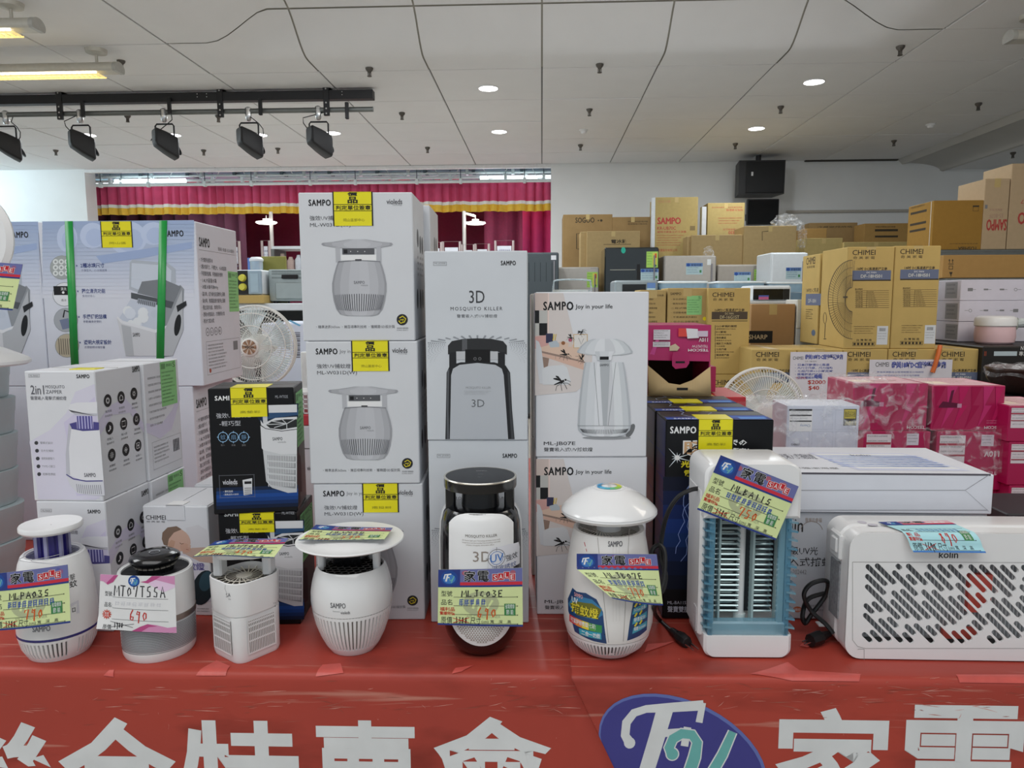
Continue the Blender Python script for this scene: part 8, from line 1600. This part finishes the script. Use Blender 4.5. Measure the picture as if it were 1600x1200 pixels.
# ---- electric fans
def stand_fan(name, label, px, py, rpx, Y, hub_txt=None, hub=None, blade=True, face=0.):
    c = atY(px, py, Y); r = rpx * mpp(px, py, Y); o = empty(name, (c.x, Y, 0), label, 'fan', 'stand fans'); z = c.z; wm_ = M('#d4d6d2', .35, var=.02)
    mb = MB(); mb.lathe([(.19, 0), (.2, .01), (.18, .03), (.05, .05), (.03, .07)], wm_, 32, c=(0, .1)); mb.build('base', o); mb = MB(); mb.cyl((0, .1, .05), (0, .1, z - .02), .014, wm_, n=12); mb.build('pole', o)
    mb = MB(); mb.cyl((0, .03, z), (0, .17, z), .055, wm_, .045, 20); mb.build('motor', o)
    def cage(yf, dome, name_, n):
        mb = MB(); secs = [(.20, dome), (.45, dome * .93), (.7, dome * .72), (.9, dome * .35), (1.0, 0)]
        for i in range(n):
            a = 2 * PI * i / n
            mb.tube([(r * q * math.cos(a + .12 * q), yf - d, z + r * q * math.sin(a + .12 * q)) for q, d in secs], .0013, wm_, 3)
        tag(mb.build(name_ + '_wires', o), kind='stuff')
        for q, d in ((1.0, 0), (.82, dome * .52), (.52, dome * .9)):
            mb = MB(); mb.tube([(r * q * math.cos(t), yf - d, z + r * q * math.sin(t)) for t in [2 * PI * k / 48 for k in range(48)]], .0045 if q == 1 else .0022, wm_, 6, closed=True); mb.build('guard_ring', o)
    cage(-.005, .055, 'front_guard', 90); cage(.02, -.06, 'rear_guard', 60)
    mb = MB(); mb.lathe([(.001, 0), (r * .22, 0), (r * .22, .012), (r * .17, .016), (.001, .016)], wm_, 32); h_ = mb.build('guard_hub', o); h_.location = (0, -.056, z); h_.rotation_euler = (PI / 2, 0, 0)
    if hub:
        mb = MB()
        for i in range(24): a, b_ = 2 * PI * i / 24, 2 * PI * (i + 1) / 24; mb.add([(0, 0, .0166), (r * .18 * math.cos(a), r * .18 * math.sin(a), .0166), (r * .18 * math.cos(b_), r * .18 * math.sin(b_), .0166)], [(0, 1, 2)], M(('#a98468', '#c9b8a8', '#8d6e58')[i % 3], .25, .8, var=0))
        q = mb.build('copper_disc', h_); P = Print(lay=.0001); P.text(hub_txt, -r * .11, r * .028, r * .11, -r * .028, K, bold=.03); P.build('hub_lettering', h_, lambda u, v, hh: Vector((u, v, .0172 + hh)))
    bm_ = M('#c4d0d2', .2, var=0, trans=.5)
    for k in range(5):
        mb = MB(); a0b = k * 2 * PI / 5 + .4
        mb.grid(lambda u, v: ((r * (.15 + .75 * u)) * math.cos(a0b + (v - .5) * (.5 + .5 * u)), .005 + .03 * (v - .5), z + (r * (.15 + .75 * u)) * math.sin(a0b + (v - .5) * (.5 + .5 * u))), 6, 6, bm_); mb.build('blade', o)
stand_fan('stand_fan', 'white stand fan with copper hub disc behind the black cartons', 399, 541, 62, 3.3, 'TECO', True)
stand_fan('stand_fan', 'white stand fan with only the top of its guard showing, right of middle', 1190, 640, 66, 3.3)
# ---- goods left of the jar lamp stack
zs2 = atY(440, 474, 4.6).z; o = empty('stock_shelf', (atY(430, 480, 4.6).x, 4.85, 0), 'white shelf carrying the upturned oven and microwave', 'shelf'); w = .75
mb = MB(); mb.box((-w, -.3, zs2 - .045), (w, .3, zs2), whap, .005); mb.build('shelf_board', o); mb = MB(); mb.box((-w, -.3, .5), (w, .3, .54), whap, .005); mb.build('shelf_board', o); mb = MB(); mb.box((-w + .02, .27, .0), (w - .02, .3, zs2 - .05), M('#2c2e30', .7)); mb.build('back_panel', o)
for sx in (-1, 1):
    for sy in (-.28, .26): mb = MB(); mb.box((sx * (w - .03) - .02, sy, 0), (sx * (w - .03) + .02, sy + .03, zs2 - .045), metalg); mb.build('post', o)
a, b_ = atY(420, 445, 4.62), atY(486, 445, 4.62); w = (b_.x - a.x) / 2; h = atY(450, 421, 4.62).z - zs2; o = empty('oven', ((a.x + b_.x) / 2, 4.62, zs2 + .001), 'silver oven standing with its back panel facing us', 'oven'); sm_ = M('#9aa4a4', .4, .5, var=.05)
mb = MB(); mb.box((-w, 0, .012), (w, .3, h), sm_, .006); [mb.cyl((sx * w * .8, y_, 0), (sx * w * .8, y_, .014), .015, K) for sx in (-1, 1) for y_ in (.04, .26)]; mb.build('casing', o); P = Print(Face((-w, 0, 0), (1, 0, 0), (0, 0, 1), (0, -1, 0), Matrix.Translation(o.location)))
mb = MB(); mb.box((-w * .68, -.012, h * .12), (w * .8, 0, h * .62), sm_, .008); mb.build('back_plate', o); mb = MB(); mb.box((-w * .35, -.015, h * .72), (w * .4, 0, h * .84), K, .003); mb.build('handle_recess', o)
for y0_ in (422.5, 426.5, 432.5):
    for i in range(30):
        x = 425 + i * 1.75
        if y0_ > 430 and 440 < x < 466: continue
        P.rect(x, y0_, x + .9, y0_ + 3, ink('#5a6464'))
P.build('vent_slits', o)
a, b_ = atY(371, 445, 4.55), atY(409, 445, 4.55); w = (b_.x - a.x) / 2; h = atY(390, 422, 4.55).z - zs2 - .05; mb = MB(); mb.box((-w - .2, 0, 0), (w + .02, .28, .05), kraft, .003); bx = mb.build('carton', None, ((a.x + b_.x) / 2, 4.52, zs2 + .001)); tag(bx, 'flat kraft carton under the microwave with yellow knobs', 'carton')
o = empty('microwave', ((a.x + b_.x) / 2, 4.55, zs2 + .052), 'microwave with two yellow knobs and pale blue door', 'microwave'); mb = MB(); mb.box((-w - .25, .01, 0), (w, .25, h), whap, .008); mb.build('casing', o); mb = MB(); mb.box((-w - .01, 0, .005), (-w * .15, .01, h - .005), M('#16140f', .3)); mb.build('control_panel', o)
for zq in (.32, .68): mb = MB(); mb.cyl((-w * .55, -.022, h * zq), (-w * .55, 0, h * zq), .019, M('#c9c44a', .4), .024, 18); mb.build('knob', o)
mb = MB(); mb.box((-w * .12, -.004, .005), (w, .01, h - .005), M('#8fa2b0', .25, var=.04), .004); mb.box((w * .1, -.006, h * .12), (w * .75, -.003, h * .85), M('#9db2be', .15)); mb.build('door', o)
mb = MB(); mb.box((0, 0, 0), (.16, .02, .3), M('#7c7a38', .6), .003); tag(mb.build('olive_board', None, (atY(408, 450, 4.72).x, 4.74, zs2 + .001)), 'olive green board between microwave and upturned oven', 'board')
ztop = zs2 + .052 + h
o = empty('glass_jar', (atY(399, 415, 4.66).x, 4.68, ztop + .001), 'glass jar with white lid on top of the microwave', 'jar'); mb = MB(); mb.lathe([(.036, 0), (.04, .01), (.04, .06)], M('#c9d8e0', .08, var=0, trans=.6), 20, cap1=False); mb.build('jar_body', o); mb = MB(); mb.lathe([(.043, .058), (.044, .07), (.03, .084), (.001, .086)], whap, 20); mb.build('lid', o)
mb = MB(); mb.box((-.075, 0, 0), (.075, .006, .085), M('#4f72b4', .5), .001); o = mb.build('display_card', None, (atY(402, 416, 4.74).x, 4.77, ztop + .001)); tag(o, 'blue printed display card behind the glass jar', 'card'); P = Print(lay=.0002); P.disc(.045, .045, .025, WH); P.disc(.045, .045, .018, ink('#b04a50')); P.disc(.045, .045, .011, WH); P.disc(-.045, .05, .014, ink('#c0a0b0')); P.disc(-.0, .05, .012, ink('#7a9ad0')); P.build('card_print', o, lambda u, v, hh: Vector((u, -hh - .0002, v)))
# white appliance carton with barcode behind the fan
xa, xb = atY(440, 560, 3.75).x, atY(486, 560, 3.75).x; o = solidbox('appliance_carton', 'white carton with barcode and blue tapes behind the fan', 'carton', xa - .1, 3.75, 0, xb, 4.2, atY(470, 505, 3.75).z, M('#c2c8d6', .5, var=.02)); P = Print(Face((0, 3.75, 0), (1, 0, 0), (0, 0, 1), (0, -1, 0)))
for i in range(17): P.rect(458, 519 + i * 2.4, 469, 520.2 + i * 2.4 + (i % 3) * .4, ink('#5a5a62'))
tb_ = ink('#6aa2c4'); P.poly([(450, 501), (454, 500), (470, 508), (468, 510)], tb_); P.rect(474, 588, 480, 591, tb_); P.build('front_print', o)
mb = MB(); mb.box((-.08, 0, 0), (.09, .03, 1.15), M('#d6dae4', .4), .004); tag(mb.build('white_panel', None, (atY(482, 560, 3.6).x + .04, 3.6, 0)), 'tall white panel beside the jar lamp cartons', 'panel')
# small goods seen through the gap
mb = MB(); xg = atY(484, 660, 1.98)
for i in range(9): mb.box((-.06 + i * .014, 0, 0), (-.057 + i * .014, .004, .055), pw)
for i in range(5): mb.box((-.06, 0, i * .013), (.06, .004, i * .013 + .003), pw)
mb.box((-.06, .1, 0), (.06, .104, .055), pw); mb.box((-.06, 0, .055), (.06, .104, .06), pw)
zg1 = atY(484, 664, 1.98).z
tag(mb.build('wire_basket', None, (xg.x, 1.98, zg1 + .031)), 'small white wire basket seen between cartons', 'basket')
mb = MB(); mb.box((-.08, 0, 0), (.08, .15, .03), M('#b0303a', .4), .003); tag(mb.build('red_tray', None, (xg.x, 1.97, zg1)), 'red tray under the small wire basket', 'tray')
b = Box('carton', 'white carton under the red tray, only a sliver showing', 'carton', (xg.x - .08, 1.96), (xg.x + .08, 1.96), .2, zt0, zg1 - .001, wb, 'stock cartons', seam=False); P = Print(b.front); P.text('violeds', 480, 728, 496, 735, K, bold=.02); P.rect(476, 700, 500, 702, GR); P.build('front_print', b.root)
# ---- stands, lamps and signs further back, in front of the stage
def lamp_post(label, px, ytop, arm, lx, ly, Y):
    a = atY(px, ytop, Y); l = atY(lx, ly, Y); o = empty('lamp_post', (a.x, Y, 0), label, 'lamp', 'stall lamp posts'); pm = M('#c9c4c0', .3, .4); k = mpp(px, ly, Y)
    mb = MB(); mb.lathe([(.22, 0), (.22, .02), (.03, .04)], pm, 24); mb.build('base', o); mb = MB(); mb.cyl((0, 0, .03), (0, 0, a.z), .022, pm, n=10); mb.build('pole', o)
    mb = MB(); mb.tube([(0, 0, a.z - .02), (l.x - a.x if arm else 0.0, -.05 if not arm else 0, a.z - (.06 if arm else .1))], .014, pm, 8); mb.cyl((l.x - a.x, -.06 if not arm else 0, l.z), (l.x - a.x, -.06 if not arm else 0, a.z - .05), .006, pm); mb.build('arm', o)
    mb = MB(); r = 16 * k; mb.lathe([(.001, -.022), (r * .8, -.02), (r, -.005), (r * .95, .005), (r * .3, .015), (.04, .04), (.001, .04)], M('#fffaf0', .4, var=0, emit=4, raw=True), 28, c=(l.x - a.x, -.06 if not arm else 0)); mb.v = [(x, y, z + l.z) for x, y, z in mb.v]; mb.build('lamp_disc', o)
lamp_post('lit disc lamp on pole at left, seen over the fan', 423, 331, False, 419, 348, 9.1); lamp_post('lit disc lamp hanging from bent pole on the right', 725, 330, True, 743, 348, 9.0)
def sign_frame(label, x0, x1, yt, yb, Y, seed, pole=True):
    a, b_ = atY(x0, yt, Y), atY(x1, yb, Y); o = empty('sign_frame', ((a.x + b_.x) / 2, Y, 0), label, 'sign', 'framed stall signs'); w = (b_.x - a.x) / 2; pm = M('#b9aaa8', .35, .3)
    mb = MB(); mb.tube([(-w, 0, .03), (-w, 0, a.z), (w, 0, a.z), (w, 0, .03)], .014, pm, 6); mb.box((-w - .03, -.12, 0), (-w + .03, .12, .03), pm); mb.box((w - .03, -.12, 0), (w + .03, .12, .03), pm); mb.build('frame', o)
    mb = MB(); mb.box((-w + .02, -.004, b_.z), (w - .02, .004, a.z - .06), M('#cfd3e0', .5)); s_ = mb.build('board', o); P = Print(conv=ID); P.lines(-w * .8, a.z - .1, w * .8, a.z - .1 - (a.z - b_.z) * .8, 5, ink('#6a6a88'), .5, seed); P.build('board_print', s_, lambda u, v, hh: Vector((u, -.005 - hh, v)))
for i, (x0, x1, yt, yb) in enumerate(((672, 690, 378.5, 410), (692, 719, 377.5, 410), (722, 741, 382, 410), (743, 764, 381, 410), (774, 802, 376, 410))): sign_frame('white framed price sign beyond the tall lamp carton, %s from left' % ('first', 'second', 'third', 'fourth', 'fifth')[i], x0, x1, yt, yb, 7.3 + .3 * i, i)
sign_frame('white framed sign beside the left disc lamp post', 409, 422, 376, 413, 7.9, 7); sign_frame('white framed sign beside the ice maker carton', 362, 375, 377, 412, 7.7, 8)
a, b_ = atY(425, 389, 8.2), atY(480, 420, 8.2); o = empty('goods_rack', ((a.x + b_.x) / 2, 8.2, 0), 'distant rack of pale wrapped goods behind the upturned oven', 'rack'); w = (b_.x - a.x) / 2
mb = MB(); mb.box((-w, 0, b_.z - .75), (w, .4, b_.z - .7), metalg); mb.box((-w, 0, b_.z - .06), (w, .4, b_.z - .02), M('#6a2a30', .6)); mb.box((-w, .0, a.z), (w, .4, a.z + .03), whap); mb.build('shelf_board', o)
for sx in (-1, 1): mb = MB(); mb.box((sx * w - .02, 0, 0), (sx * w + .02, .4, a.z), metalg); mb.build('upright', o)
r = random.Random(6); x = -w + .04; i = 0
while x < w - .1:
    ww = r.uniform(.05, .09); hh = (a.z - b_.z) * r.uniform(.7, .92); mb = MB(); mb.loft([[(q[0] * s_ , q[1] * s_, z) for q in rrect(ww, ww, ww * .3, 3)] for z, s_ in ((0, .9), (.02, 1), (hh * .7, 1), (hh * .85, .6), (hh, .45))], M(r.choice(['#c9b8b4', '#b4a098', '#c2c8d0', '#a8988c', '#d0ccd0']), .3)); p_ = mb.build('packaged_bottle', None, (o.location.x + x + ww / 2, 8.3, b_.z - .019)); tag(p_, 'pale wrapped bottle on the distant rack, %s from left' % ('first', 'second', 'third', 'fourth', 'fifth', 'sixth', 'seventh')[min(i, 6)], 'bottle', 'bottles on the distant rack'); x += ww + .012; i += 1
